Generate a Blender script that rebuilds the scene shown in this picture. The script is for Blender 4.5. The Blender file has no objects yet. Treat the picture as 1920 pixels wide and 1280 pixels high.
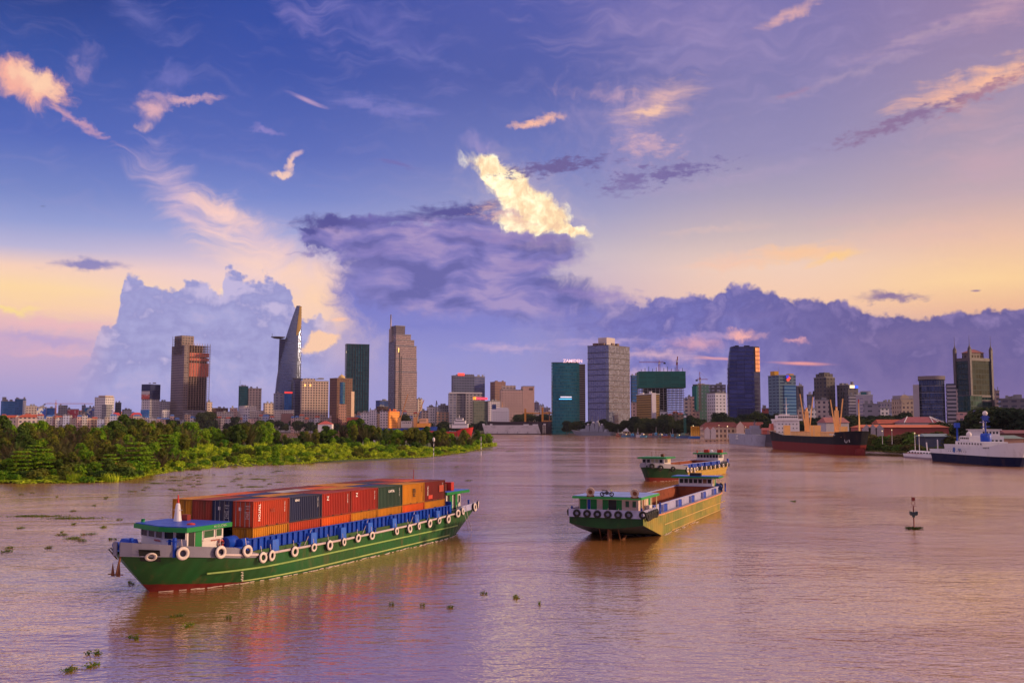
import bpy, bmesh, math, random
from mathutils import Vector, Matrix
sc = bpy.context.scene
col = sc.collection
R = math.radians
# ---------------------------------------------------------------- camera
F, YH, CH = 1880.0, 797.0, 15.2            # focal (px of 1920), horizon row, eye height above the river
PIT = math.atan((YH - 640) / F)
cd = bpy.data.cameras.new('camera'); cam = bpy.data.objects.new('camera', cd); col.objects.link(cam)
cam.location = (0, 0, CH); cam.rotation_euler = (R(90) + PIT, 0, 0)
cd.sensor_width = 36; cd.lens = 36 * F / 1920; cd.clip_start = 0.5; cd.clip_end = 40000
sc.camera = cam
vs = sc.view_settings
vs.view_transform = 'Standard'; vs.look = 'None'; vs.gamma = 1; vs.use_curve_mapping = False; vs.exposure = 0
sc.cycles.use_denoising = True; sc.cycles.use_adaptive_sampling = True; sc.cycles.adaptive_threshold = 0.006; sc.cycles.adaptive_min_samples = 8
sc.cycles.max_bounces = 5; sc.cycles.transparent_max_bounces = 8
sc.cycles.sample_clamp_indirect = 4

def ray(px, py):                            # direction of a photo pixel (1920x1280)
    a = (px - 960) / F; b = (640 - py) / F
    return Vector((a, math.cos(PIT) - b * math.sin(PIT), math.sin(PIT) + b * math.cos(PIT)))
def at(px, py, z=0.0):                      # where that sight line meets height z
    r = ray(px, py); t = (z - CH) / r.z
    return Vector((r.x * t, r.y * t, z))
def XZ(px, py, Y):                          # x and z of that sight line at distance Y
    r = ray(px, py); t = Y / r.y
    return r.x * t, CH + r.z * t
def lin(c):
    return tuple(((v / 255) / 12.92 if v / 255 <= 0.04045 else ((v / 255 + 0.055) / 1.055) ** 2.4) for v in c[:3]) + (1.0,)

# ---------------------------------------------------------------- node expressions
class NT:
    def __init__(s, tree): s.t = tree; s.n = tree.nodes; s.l = tree.links
    def node(s, typ, **kw):
        n = s.n.new(typ)
        for k, v in kw.items(): setattr(n, k, v)
        return n
    def put(s, sock, v):
        if isinstance(v, bpy.types.NodeSocket): s.l.new(v, sock)
        else: sock.default_value = v
    def m(s, op, a, b=None, c=None, clamp=False):
        n = s.node('ShaderNodeMath', operation=op); n.use_clamp = clamp
        s.put(n.inputs[0], a)
        if b is not None: s.put(n.inputs[1], b)
        if c is not None: s.put(n.inputs[2], c)
        return n.outputs[0]
    def sm(s, x, lo, hi, kind='SMOOTHSTEP', a=0.0, b=1.0):
        n = s.node('ShaderNodeMapRange', interpolation_type=kind)
        s.put(n.inputs['Value'], x); n.inputs['From Min'].default_value = lo; n.inputs['From Max'].default_value = hi
        n.inputs['To Min'].default_value = a; n.inputs['To Max'].default_value = b
        return n.outputs[0]
    def mix(s, f, a, b, bt='MIX'):
        n = s.node('ShaderNodeMix', data_type='RGBA', blend_type=bt)
        s.put(n.inputs[0], f); s.put(n.inputs[6], a); s.put(n.inputs[7], b)
        return n.outputs[2]
    def ramp(s, x, stops, interp='LINEAR'):
        n = s.node('ShaderNodeValToRGB'); cr = n.color_ramp; cr.interpolation = interp
        while len(cr.elements) > 1: cr.elements.remove(cr.elements[-1])
        for i, (p, c) in enumerate(stops):
            e = cr.elements[0] if i == 0 else cr.elements.new(p)
            e.position = p; e.color = c if len(c) == 4 else (*c, 1)
        s.put(n.inputs[0], x)
        return n.outputs[0]
    def noise(s, vec, scale, detail=4, rough=0.5, dist=0.0, dim='3D', col=False):
        n = s.node('ShaderNodeTexNoise', noise_dimensions=dim)
        if vec is not None: s.l.new(vec, n.inputs['Vector'])
        n.inputs['Scale'].default_value = scale; n.inputs['Detail'].default_value = detail
        n.inputs['Roughness'].default_value = rough; n.inputs['Distortion'].default_value = dist
        return n.outputs[1] if col else n.outputs[0]
    def voro(s, vec, scale, feat='F1', out=0, dim='3D'):
        n = s.node('ShaderNodeTexVoronoi', feature=feat, voronoi_dimensions=dim)
        if vec is not None: s.l.new(vec, n.inputs['Vector'])
        n.inputs['Scale'].default_value = scale
        return n.outputs[out]
    def map(s, vec, loc=(0, 0, 0), rot=(0, 0, 0), scale=(1, 1, 1), typ='POINT'):
        n = s.node('ShaderNodeMapping', vector_type=typ); s.l.new(vec, n.inputs['Vector'])
        n.inputs['Location'].default_value = loc; n.inputs['Rotation'].default_value = rot; n.inputs['Scale'].default_value = scale
        return n.outputs[0]
    def vm(s, op, a, b=None):
        n = s.node('ShaderNodeVectorMath', operation=op); s.put(n.inputs[0], a)
        if b is not None:
            if op == 'SCALE': s.put(n.inputs[3], b)
            else: s.put(n.inputs[1], b)
        return n.outputs[1] if op in ('LENGTH', 'DOT_PRODUCT', 'DISTANCE') else n.outputs[0]
    def curve(s, x, pts):
        n = s.node('ShaderNodeFloatCurve'); s.put(n.inputs['Value'], x)
        c = n.mapping.curves[0]
        while len(c.points) > 2: c.points.remove(c.points[1])
        c.points[0].location = pts[0]; c.points[1].location = pts[-1]
        for p in pts[1:-1]: c.points.new(*p)
        for p in c.points: p.handle_type = 'VECTOR'
        n.mapping.update()
        return n.outputs[0]

# ---------------------------------------------------------------- sky
SUN_AZ, SUN_EL = 93.0, 13.0                  # degrees right of the view axis, degrees up
KS = F / 100
def puv(px, py):                            # photo pixel -> (azimuth, elevation) in units of 100 px
    r = ray(px, py).normalized()
    return math.atan2(r.x, r.y) * KS, math.asin(r.z) * KS

def wisp_group():
    g = bpy.data.node_groups.new('cloud_wisp', 'ShaderNodeTree'); t = NT(g)
    for nm, ty in (('C', 'NodeSocketColor'), ('P', 'NodeSocketVector'), ('N', 'NodeSocketFloat'), ('Col', 'NodeSocketColor'), ('Loc', 'NodeSocketVector'),
                   ('Rot', 'NodeSocketVector'), ('Scale', 'NodeSocketVector'), ('K', 'NodeSocketFloat'), ('Off', 'NodeSocketFloat'), ('Soft', 'NodeSocketFloat'), ('Amt', 'NodeSocketFloat')):
        g.interface.new_socket(nm, in_out='INPUT', socket_type=ty)
    g.interface.new_socket('Out', in_out='OUTPUT', socket_type='NodeSocketColor')
    i = t.node('NodeGroupInput').outputs; o = t.node('NodeGroupOutput')
    n = t.node('ShaderNodeVectorMath', operation='MULTIPLY_ADD')            # serialises the layers (keeps the shader's stack small)
    t.put(n.inputs[0], i['C']); n.inputs[1].default_value = (1e-7,) * 3; t.put(n.inputs[2], i['P'])
    m = t.node('ShaderNodeMapping', vector_type='TEXTURE')
    for a, b in zip(m.inputs, (n.outputs[0], i['Loc'], i['Rot'], i['Scale'])): t.put(a, b)
    x = t.m('SUBTRACT', t.m('MULTIPLY_ADD', i['N'], i['K'], i['Off']), t.vm('LENGTH', m.outputs[0]))
    r = t.node('ShaderNodeMapRange', interpolation_type='SMOOTHSTEP')
    t.put(r.inputs[0], x); t.put(r.inputs[2], i['Soft']); t.put(r.inputs[4], i['Amt'])
    t.l.new(t.mix(r.outputs[0], i['C'], i['Col']), o.inputs[0])
    return g

def build_sky():
    WG = wisp_group()
    w = bpy.data.worlds.new('World'); sc.world = w; w.use_nodes = True
    w.node_tree.nodes.clear(); t = NT(w.node_tree)
    g = t.node('ShaderNodeTexCoord').outputs['Generated']
    xyz = t.node('ShaderNodeSeparateXYZ'); t.l.new(g, xyz.inputs[0])
    az = t.m('ARCTAN2', xyz.outputs[0], xyz.outputs[1])
    el = t.m('ARCSINE', xyz.outputs[2])
    U = t.m('MULTIPLY', az, KS); V = t.m('MULTIPLY', el, KS)
    cmb = t.node('ShaderNodeCombineXYZ'); t.l.new(U, cmb.inputs[0]); t.l.new(V, cmb.inputs[1])
    P = cmb.outputs[0]
    # --- clear sky: one vertical gradient per azimuth, blended
    vr = t.m('MULTIPLY', V, 0.1)
    cols = [
     (0,    [(0,(26,48,120)),(150,(54,80,160)),(300,(80,102,184)),(400,(118,134,198)),(450,(146,156,210)),(495,(186,180,214)),(528,(248,208,186)),(565,(255,216,164)),(600,(246,198,180)),(650,(206,170,200)),(760,(163,156,208))]),
     (480,  [(0,(46,72,158)),(150,(62,84,168)),(300,(90,108,186)),(380,(118,134,202)),(450,(160,164,214)),(520,(236,204,208)),(600,(255,212,188)),(690,(180,165,210)),(760,(160,156,208))]),
     (960,  [(0,(80,90,168)),(150,(82,94,168)),(300,(112,122,188)),(400,(152,154,200)),(480,(196,184,202)),(560,(190,170,202)),(640,(150,145,200)),(760,(160,154,208))]),
     (1440, [(0,(122,114,174)),(150,(128,122,174)),(300,(148,140,182)),(380,(172,160,184)),(450,(206,184,184)),(510,(242,206,186)),(580,(248,202,172)),(680,(180,154,190)),(760,(158,142,190))]),
     (1920, [(0,(146,124,166)),(150,(152,132,168)),(300,(168,150,174)),(400,(194,168,176)),(480,(236,192,168)),(550,(252,208,154)),(600,(238,184,150)),(700,(126,108,154)),(760,(112,98,148))]),
    ]
    base = None
    prevu = None
    for px, stops in cols:
        st = sorted((max(0, puv(960, y)[1] / 10), lin(c)) for y, c in stops)
        st = [(st[0][0] * 0 , st[0][1])] + st + [(1.0, tuple(v * 0.8 for v in st[-1][1][:3]) + (1,))]
        c = t.ramp(vr, st)
        u = puv(px, 700)[0]
        base = c if base is None else t.mix(t.sm(U, prevu, u), base, c)
        prevu = u
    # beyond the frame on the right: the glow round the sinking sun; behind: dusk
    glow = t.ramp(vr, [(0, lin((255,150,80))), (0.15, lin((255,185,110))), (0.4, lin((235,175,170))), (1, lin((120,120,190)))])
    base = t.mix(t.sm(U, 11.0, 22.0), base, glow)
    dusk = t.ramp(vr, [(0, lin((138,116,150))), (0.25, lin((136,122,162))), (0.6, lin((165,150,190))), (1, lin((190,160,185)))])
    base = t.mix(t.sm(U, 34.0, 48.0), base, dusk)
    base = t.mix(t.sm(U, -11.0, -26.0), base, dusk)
    # --- shared noises
    def noise2(v, *a, **k): return t.noise(v, *a, dim='2D', **k)
    wv = t.vm('SUBTRACT', noise2(P, 0.9, 2, 0.5, col=True), (0.5, 0.5, 0.5))
    wf = t.vm('SUBTRACT', noise2(P, 3.5, 3, 0.6, col=True), (0.5, 0.5, 0.5))
    Pw = t.vm('ADD', P, t.vm('SCALE', wv, 0.9))
    Pf = t.vm('ADD', P, t.vm('SCALE', wf, 0.28)); Pm = t.vm('ADD', P, t.vm('SCALE', wv, 0.35))
    Pwf = t.vm('ADD', Pw, t.vm('SCALE', wf, 0.2))
    NO = {'f': noise2(Pwf, 2.2, 6, 0.62),                                                  # puffy
          's': noise2(t.map(Pm, rot=(0, 0, R(-12)), scale=(0.7, 5.0, 1)), 1.0, 5, 0.62),   # streaks rising right
          'd': noise2(t.map(Pw, rot=(0, 0, R(28)), scale=(0.8, 4.0, 1)), 1.0, 5, 0.6),     # streaks falling right
          'r': noise2(t.map(P, rot=(0, 0, R(-14)), scale=(2.2, 6.0, 1)), 1.6, 3, 0.7)}     # mackerel
    Nf, Ns = NO['f'], NO['s']
    L = []                                                                # layers: (u0, u1, v0, v1, function)
    def wisp(px, py, a, b, ang, color, amt, n='f', k=1.6, soft=0.6, off=0.0):
        u, v = puv(px, py); rr = 1.0 + off + 0.36 * k; ca, sa = math.cos(R(ang)), math.sin(R(ang))
        hx = rr * math.hypot(a * ca, b * sa) / 100 + .16; hy = rr * math.hypot(a * sa, b * ca) / 100 + .16
        def f(c):
            g_ = t.node('ShaderNodeGroup'); g_.node_tree = WG
            cc = color if isinstance(color, bpy.types.NodeSocket) else lin(color)
            for k_, v_ in zip(g_.inputs, (c, P if b < 8 else Pf, NO[n], cc, (u, v, 0), (0, 0, R(ang)), (a / 100, b / 100, 1), k, 1.0 + off - k / 2, soft, amt)): t.put(k_, v_)
            return g_.outputs[0]
        L.append((u - hx, u + hx, v - hy, v + hy, f))
    # --- high thin veils
    W = [(1300,60,420,130,-10,(176,152,196),.4,'d',1.6,1.5),(700,50,260,60,-25,(140,130,200),.4,'d',1.8,1.5),(250,20,120,45,-30,(120,120,190),.5,'d',1.6,1.5),
     (560,30,120,40,-30,(150,135,200),.5,'d',1.8,1.5),(1180,250,190,120,-20,(178,156,196),.55,'f',1.8,1.6),(1120,175,110,26,-6,(214,170,186),.7,'f',2.0,1.6),
     (1230,195,110,44,18,(242,190,178),.85,'s',1.5,1.3),(1225,205,46,12,18,(250,200,170),.8,'s',1.2,1.),(1215,275,80,34,-8,(226,178,184),.65,'r',1.9,1.3),(700,200,160,22,-6,(150,140,205),.5,'s',1.8,1.2),
     (1850,152,170,32,14,(255,192,156),.98,'s',1.4,1.1),(1790,165,120,26,8,(240,180,160),.7,'s',1.8,1.2),(1840,215,130,40,14,(200,160,170),.5,'d',1.8,1.4),
     (1490,22,90,16,20,(232,176,170),.7,'s',1.7,1.1),(1880,20,120,40,10,(214,166,180),.5,'s',1.8,1.3),(1700,80,160,30,12,(180,150,190),.4,'s',1.8,1.4),
     (1850,300,160,90,12,(206,166,180),.5,'s',1.6,1.5),
     (1620,130,260,14,14,(186,160,186),.5,'s',1.6,1.3),(1400,330,220,16,8,(178,158,190),.45,'s',1.6,1.3),(1650,400,260,18,5,(206,176,182),.5,'s',1.6,1.4),(1250,100,200,12,16,(150,138,190),.5,'s',1.6,1.3),(1750,60,200,12,12,(190,160,178),.5,'s',1.5,1.2),(1330,430,160,12,4,(222,190,184),.5,'s',1.5,1.3),(800,110,220,14,-14,(116,118,184),.5,'d',1.6,1.3),(420,300,200,14,-10,(120,126,194),.5,'d',1.6,1.3),
     (1500,475,130,26,5,(255,200,150),.75,'s',1.5,1.0),(1570,480,70,12,8,(255,206,138),.9,'s',1.2,1.0),(1380,490,120,24,4,(248,196,170),.6,'s',1.7,1.2),(1700,440,220,40,4,(236,190,176),.5,'s',1.6,1.5),
     (1800,520,180,40,0,(255,214,160),.5,'s',1.4,1.4),
     (45,150,92,42,-18,(250,178,158),.95,'f',1.5,.75),(66,150,54,26,-25,(255,210,176),.85,'f',1.6,.9),(150,232,80,10,-24,(214,160,180),.75,'d',1.6,1.),
     (160,125,34,46,-30,(160,140,190),.5,'f',2.0,1.4),(155,135,20,30,40,(190,155,190),.5,'f',1.8,1.3),
     (285,208,50,30,48,(232,178,182),.9,'f',1.7,1.2),(355,190,90,11,14,(224,174,184),.85,'s',1.5,1.0),(272,236,26,16,20,(236,186,184),.7,'f',1.6,1.1),(320,150,40,50,-60,(130,125,195),.5,'f',2.,1.3),
     (530,326,26,10,4,(250,206,186),.9,'f',1.1,.8),(545,305,10,22,-14,(246,200,186),.85,'f',1.1,.8),(555,289,18,7,24,(226,184,192),.8,'f',1.1,.8),
     (575,188,45,7,-18,(196,160,196),.8,'d',1.3,1.),(500,245,40,8,-14,(150,135,200),.7,'d',1.4,1.),
     (1005,230,56,13,12,(250,188,164),.95,'f',1.2,.8),(900,270,50,26,-20,(160,145,200),.6,'f',1.8,1.3),
     # warm diagonal glow behind the left cumulus
     (340,368,140,66,-42,(226,190,208),.95,'d',1.4,1.6),(415,400,110,32,-26,(255,208,190),.95,'d',1.3,1.2),(470,446,180,66,-24,(246,206,206),.95,'d',1.2,1.6),
     (500,500,190,60,-20,(255,214,194),.9,'d',1.2,1.5),(590,560,110,100,-35,(255,212,178),.95,'f',.8,1.2),(60,562,260,44,-3,(255,216,160),.9,'s',.8,1.4),(20,580,80,10,0,(255,226,130),.8,'s',1.0,1.2),
     (120,612,160,18,-2,(240,184,190),.6,'s',1.4,1.1),(90,635,150,14,-4,(184,160,206),.8,'s',1.4,1.),(140,662,150,12,-2,(232,180,194),.5,'s',1.5,1.2),
     (165,496,88,15,4,(118,118,186),.85,'s',1.4,.9)]
    W += [(1250,325,130,17,6,(118,104,160),.95,'r',2.6,.9),(1180,345,70,24,10,(126,112,166),.8,'r',3.0,1.),(1700,222,170,16,15,(140,112,152),.95,'r',2.0,.9),(1850,170,110,13,22,(168,122,146),.85,'r',1.8,1.),
          (1490,175,55,7,10,(160,130,168),.8,'r',1.8,1.1),(750,308,50,6,-12,(116,108,176),.8,'r',2.2,1.),(1830,545,12,3,0,(150,118,150),.9,'r',.8,.8)]
    def veil(n, lo, hi, amt, color, v0, fl=None):
        def f(c):
            m = t.m('MULTIPLY', t.sm(NO[n], lo, hi, b=amt), t.sm(V, v0, v0 + 1.5)); return t.mix(m, c, lin(color))
        L.append((-12, 12, v0, 10, f))
    veil('d', .48, .80, .10, (176, 158, 200), 2.4)
    for q in W: wisp(*q)
    # --- anvil: dark lilac mass of tattered lobes
    Nb = noise2(t.map(Pm, rot=(0, 0, R(-6)), scale=(0.55, 1.7, 1)), 1.5, 4, 0.52)
    s_ = t.m('MULTIPLY_ADD', t.m('SUBTRACT', Ns, 0.5), 0.35, t.m('MULTIPLY_ADD', t.m('SUBTRACT', Nb, 0.5), 2.4, 0.5))
    ac = t.ramp(s_, [(0.2, lin((90,88,154))), (0.42, lin((118,112,178))), (0.6, lin((142,128,188))), (0.85, lin((178,154,196)))])
    vlow = t.ramp(t.sm(V, 0.0, 4.2, 'LINEAR'), [(0, lin((160,154,212))), (0.3, lin((146,146,210))), (0.5, lin((122,124,200))), (0.75, lin((128,122,192))), (1, lin((118,108,180)))])
    ac2 = t.mix(0.7, vlow, ac)
    for q in [(880,740,330,120,0,vlow,1.,'f',.5,1.1),(840,620,270,110,0,vlow,1.,'f',.5,.7),(740,560,140,90,-14,vlow,1.,'f',.5,.45),(815,520,215,90,-4,ac2,1.,'f',.6,.45),(790,466,225,62,-2,ac2,1.,'f',.7,.40),(960,480,160,56,4,ac2,1.,'f',.5,.40),
              (900,425,200,30,2,ac2,.95,'s',1.1,.5),(650,436,100,36,6,ac2,1.,'f',.9,.3),(1010,555,190,60,-6,ac2,1.,'f',.7,.6),(1130,555,120,22,-8,(150,130,190),.9,'s',1.0,.9),
              (1150,620,260,60,0,vlow,.9,'f',.6,1.0)]:
        wisp(*q)
    for q in [(610,418,74,20,8,(84,80,150),.95,'f',1.2,.7),(860,396,150,20,5,(84,78,148),.95,'s',1.5,.8),(700,410,90,12,3,(98,92,166),.7,'s',1.6,1.),(575,432,26,9,0,(80,78,150),.9,'f',1.0,.7),
              (600,470,70,8,8,(110,104,176),.7,'s',1.6,1.),(1010,500,140,24,2,(140,122,182),.5,'s',1.8,1.3),(950,450,140,24,-4,(160,136,188),.6,'s',1.8,1.3),
              (760,470,160,16,3,(140,124,188),.5,'s',1.6,1.3),(690,520,70,60,-30,(140,132,198),.5,'f',1.4,1.4),(820,600,160,20,0,(130,132,206),.6,'f',1.4,1.2)]:
        wisp(*q)
    # --- the sunlit tower above the anvil
    lv = t.voro(Pf, 5.0, dim='2D'); lv2 = t.voro(Pf, 11.0, dim='2D')
    lit = t.ramp(t.m('ADD', t.m('MULTIPLY_ADD', t.m('SUBTRACT', Nf, 0.5), 1.3, 0.62), t.m('MULTIPLY', t.m('ADD', lv, t.m('MULTIPLY', lv2, .5)), -0.24)), [(0.05, lin((240,190,160))), (0.35, lin((255,222,176))), (0.62, (1.22, 1.06, .70)), (0.9, (1.7, 1.55, 1.1))])
    wisp(985, 375, 170, 95, -34, (240, 204, 192), .6, 'f', 1.0, 1.5)
    for q in [(912,312,52,25,-24,lit,.9,'f',1.3,.8),(955,348,62,40,-35,lit,1.,'f',.8,.4),(1008,392,80,40,-30,lit,1.,'f',.7,.35),(1066,430,52,15,-12,lit,1.,'f',.8,.4),(985,420,66,24,-8,lit,.95,'f',1.4,.6),(925,325,50,28,-40,lit,1.,'f',.8,.4),
              (950,405,70,20,-12,(236,186,172),.6,'r',2.2,1.)]:
        wisp(*q)
    wisp(1045, 312, 120, 18, 7, (108, 94, 150), .95, 'r', 2.4, .8)
    wisp(1010, 448, 120, 10, 0, (140, 120, 178), .7, 's', 1.6, .9)
    # --- cumulus banks bounded by an outline over azimuth
    u0, u1 = puv(-200, 700)[0], puv(2120, 700)[0]
    un = t.sm(U, u0, u1, 'LINEAR')
    def outl(pts):
        P_ = [((puv(x, y)[0] - u0) / (u1 - u0), puv(x, y)[1] / 10) for x, y in pts]
        P_[0] = (0.0, P_[0][1]); P_[-1] = (1.0, P_[-1][1])
        return t.m('MULTIPLY', t.curve(un, P_), 10.0)
    b1 = t.voro(Pf, 2.0, dim='2D'); b2 = t.voro(Pf, 4.6, dim='2D'); b3 = t.voro(P, 11.0, dim='2D')
    bil = t.m('ADD', t.m('ADD', t.m('MULTIPLY', t.m('SUBTRACT', 0.45, b1), 0.42), t.m('MULTIPLY', t.m('SUBTRACT', 0.45, b2), 0.26)), t.m('MULTIPLY', t.m('SUBTRACT', 0.45, b3), 0.12))
    def bank(pts, color, edge, bamt, fade, box):
        def f(c):
            d = t.m('SUBTRACT', t.m('MULTIPLY_ADD', bil, bamt, outl(pts)), V)
            m = t.m('MULTIPLY', t.sm(d, 0.0, edge), t.sm(U, puv(fade[0], 700)[0], puv(fade[1], 700)[0]))
            if fade[0] == 660: m = t.m('MULTIPLY', m, t.sm(U, puv(100, 700)[0], puv(228, 700)[0]))
            return t.mix(m, c, color(d))
        L.append((*box, f))
    def lc(d):
        s = t.m('ADD', t.m('MULTIPLY', d, 0.16), t.m('ADD', t.m('MULTIPLY', t.m('SUBTRACT', Nf, 0.5), 0.5), t.m('MULTIPLY', t.m('SUBTRACT', Nb, 0.5), 0.9)))
        e = t.m('ADD', s, t.m('MULTIPLY', bil, 0.6))
        return t.ramp(t.m('ADD', e, 0.15), [(0.0, lin((194,182,220))), (0.2, lin((152,150,204))), (0.45, lin((166,164,214))), (0.7, lin((184,174,216)))])
    bank([(-200,780),(60,770),(110,740),(150,696),(172,660),(182,632),(196,608),(216,600),(224,570),(232,524),(244,514),(262,520),(290,534),(330,545),(342,535),(360,520),(395,522),(408,540),(416,550),(420,512),(428,504),(446,510),(480,520),(510,520),(530,530),(545,545),(556,580),(575,600),(598,584),(622,596),(640,610),(700,612),(2120,612)],
         lc, .11, .62, (660, 570), (-12, 0 + puv(690, 600)[0], -9, 3.4))
    wisp(598, 640, 44, 20, 32, (255, 206, 170), .95, 'f', 1.2, .45)
    wisp(636, 599, 24, 6, 6, (255, 200, 170), .9, 'f', 1.2, .7)
    wisp(415, 548, 7, 9, 0, (250, 220, 190), .8, 'f', .8, .7)
    def rc(d):
        s = t.m('ADD', t.m('MULTIPLY', d, 0.28), t.m('MULTIPLY', t.m('SUBTRACT', Nf, 0.5), 0.8))
        s = t.m('SUBTRACT', s, t.m('MULTIPLY', bil, 0.6))
        a = t.ramp(t.m('ADD', s, 0.2), [(0.05, lin((150,136,194))), (0.28, lin((104,102,176))), (0.5, lin((120,118,192))), (0.75, lin((146,142,206))), (1, lin((160,152,208)))])
        b = t.ramp(t.m('ADD', s, 0.2), [(0.05, lin((134,116,172))), (0.28, lin((98,88,150))), (0.6, lin((112,98,156))), (1, lin((118,104,160)))])
        return t.mix(t.sm(U, 2.2, 7.2), a, b)
    bank([(-200,560),(1000,575),(1180,566),(1240,556),(1290,550),(1340,556),(1350,535),(1375,528),(1420,528),(1450,538),(1466,552),(1500,560),(1570,562),(1640,580),(1700,585),(1760,590),(1790,580),(1850,578),(1900,580),(2120,570)],
         rc, .10, .42, (960, 1250), (puv(950, 600)[0], 12, -9, 3.4))
    wisp(1670, 556, 80, 12, 0, (122, 102, 156), .9, 's', 1.2, .9)
    # --- lit rags under the bank
    for q in [(1320,630,110,13,0,(176,150,200),.7,'s',1.8,1.1),(1390,630,60,15,-3,(250,178,170),.9,'f',1.7,1.),(1310,646,70,18,0,(232,170,182),.7,'f',1.9,1.1),(1500,681,74,5,-3,(250,160,152),.9,'s',1.0,1.),(1350,672,70,5,-4,(244,166,164),.85,'s',1.2,1.),
              (1240,665,120,18,-3,(218,176,196),.95,'s',1.5,1.3),(960,655,130,14,-2,(200,172,208),.95,'s',1.2,1.3),(1130,640,120,12,0,(186,162,206),.9,'s',1.5,1.3),(1200,600,240,12,4,(96,92,170),.6,'s',1.8,1.2),(1420,590,160,14,0,(120,108,172),.5,'s',1.8,1.2),(1225,700,100,12,0,(212,176,202),.9,'s',1.2,1.3),
              (1490,640,30,8,-6,(226,160,174),.8,'f',1.2,1.),(1700,640,200,30,0,(130,110,162),.5,'s',1.6,1.5),(800,610,160,16,-2,(118,122,200),.5,'s',1.5,1.3),(1050,600,160,18,4,(116,116,194),.5,'s',1.5,1.3)]:
        wisp(*q)
    # --- lowest air: clouds thin out towards the horizon
    def haze(c):
        hz = t.mix(t.sm(U, 1.0, 9.0), lin((160,156,214)), lin((124,106,160)))
        return t.mix(t.sm(V, 1.2, -0.1, b=0.75), c, hz)
    L.append((-12, 12, -9, 1.3, haze))
    def bgd(c):
        b = t.node('ShaderNodeBackground'); t.put(b.inputs[0], c); return b.outputs[0]
    def mixs(f, a, b):
        n = t.node('ShaderNodeMixShader'); t.l.new(f, n.inputs[0]); t.l.new(a, n.inputs[1]); t.l.new(b, n.inputs[2]); return n.outputs[0]
    def tile(a0, a1, v0, v1):
        c = base
        for q in L:
            if q[0] < a1 and q[1] > a0 and q[2] < v1 and q[3] > v0: c = q[4](c)
        return bgd(c)
    def split(a0, a1, v0, v1, us, vsp):
        if us:
            k = us[len(us) // 2]
            return mixs(t.m('GREATER_THAN', U, k), split(a0, k, v0, v1, us[:len(us) // 2], vsp), split(k, a1, v0, v1, us[len(us) // 2 + 1:], vsp))
        if vsp:
            k = vsp[len(vsp) // 2]
            return mixs(t.m('GREATER_THAN', V, k), split(a0, a1, v0, k, us, vsp[:len(vsp) // 2]), split(a0, a1, k, v1, us, vsp[len(vsp) // 2 + 1:]))
        return tile(a0, a1, v0, v1)
    inside = split(-11, 11, -9, 9.2, [-5.8, -2.6, 0.8, 4.6], [1.9, 4.1])
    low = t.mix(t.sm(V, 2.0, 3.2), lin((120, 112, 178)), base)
    lowbase = t.mix(t.sm(V, 8.4, 11.0), base, (.85, .62, .68, 1))  # unseen sky overhead made brighter to lift water reflections and ambient light
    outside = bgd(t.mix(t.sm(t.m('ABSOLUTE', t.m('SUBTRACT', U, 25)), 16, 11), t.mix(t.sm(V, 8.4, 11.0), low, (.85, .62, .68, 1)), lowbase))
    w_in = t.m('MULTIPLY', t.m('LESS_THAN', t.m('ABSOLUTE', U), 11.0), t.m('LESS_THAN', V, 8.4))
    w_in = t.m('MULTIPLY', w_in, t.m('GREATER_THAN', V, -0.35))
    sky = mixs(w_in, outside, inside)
    # physical sky, very low, shares the sun's direction
    ns = t.node('ShaderNodeTexSky', sky_type='NISHITA'); ns.sun_disc = False
    ns.sun_elevation = R(SUN_EL); ns.sun_rotation = R(SUN_AZ)
    bg2 = t.node('ShaderNodeBackground'); t.l.new(ns.outputs[0], bg2.inputs[0]); bg2.inputs[1].default_value = 0.004
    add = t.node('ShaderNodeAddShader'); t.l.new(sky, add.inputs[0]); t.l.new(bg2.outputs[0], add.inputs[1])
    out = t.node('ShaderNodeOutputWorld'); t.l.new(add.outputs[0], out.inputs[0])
    w.cycles.sampling_method = 'MANUAL'; w.cycles.sample_map_resolution = 512
build_sky()
sl = bpy.data.lights.new('sun', 'SUN'); so = bpy.data.objects.new('sun', sl); col.objects.link(so)
sl.energy = 3.9; sl.angle = R(2.0); sl.color = (1.0, 0.66, 0.38)
sd = Vector((math.sin(R(SUN_AZ)) * math.cos(R(SUN_EL)), math.cos(R(SUN_AZ)) * math.cos(R(SUN_EL)), math.sin(R(SUN_EL))))
so.rotation_euler = sd.to_track_quat('Z', 'Y').to_euler()

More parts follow.
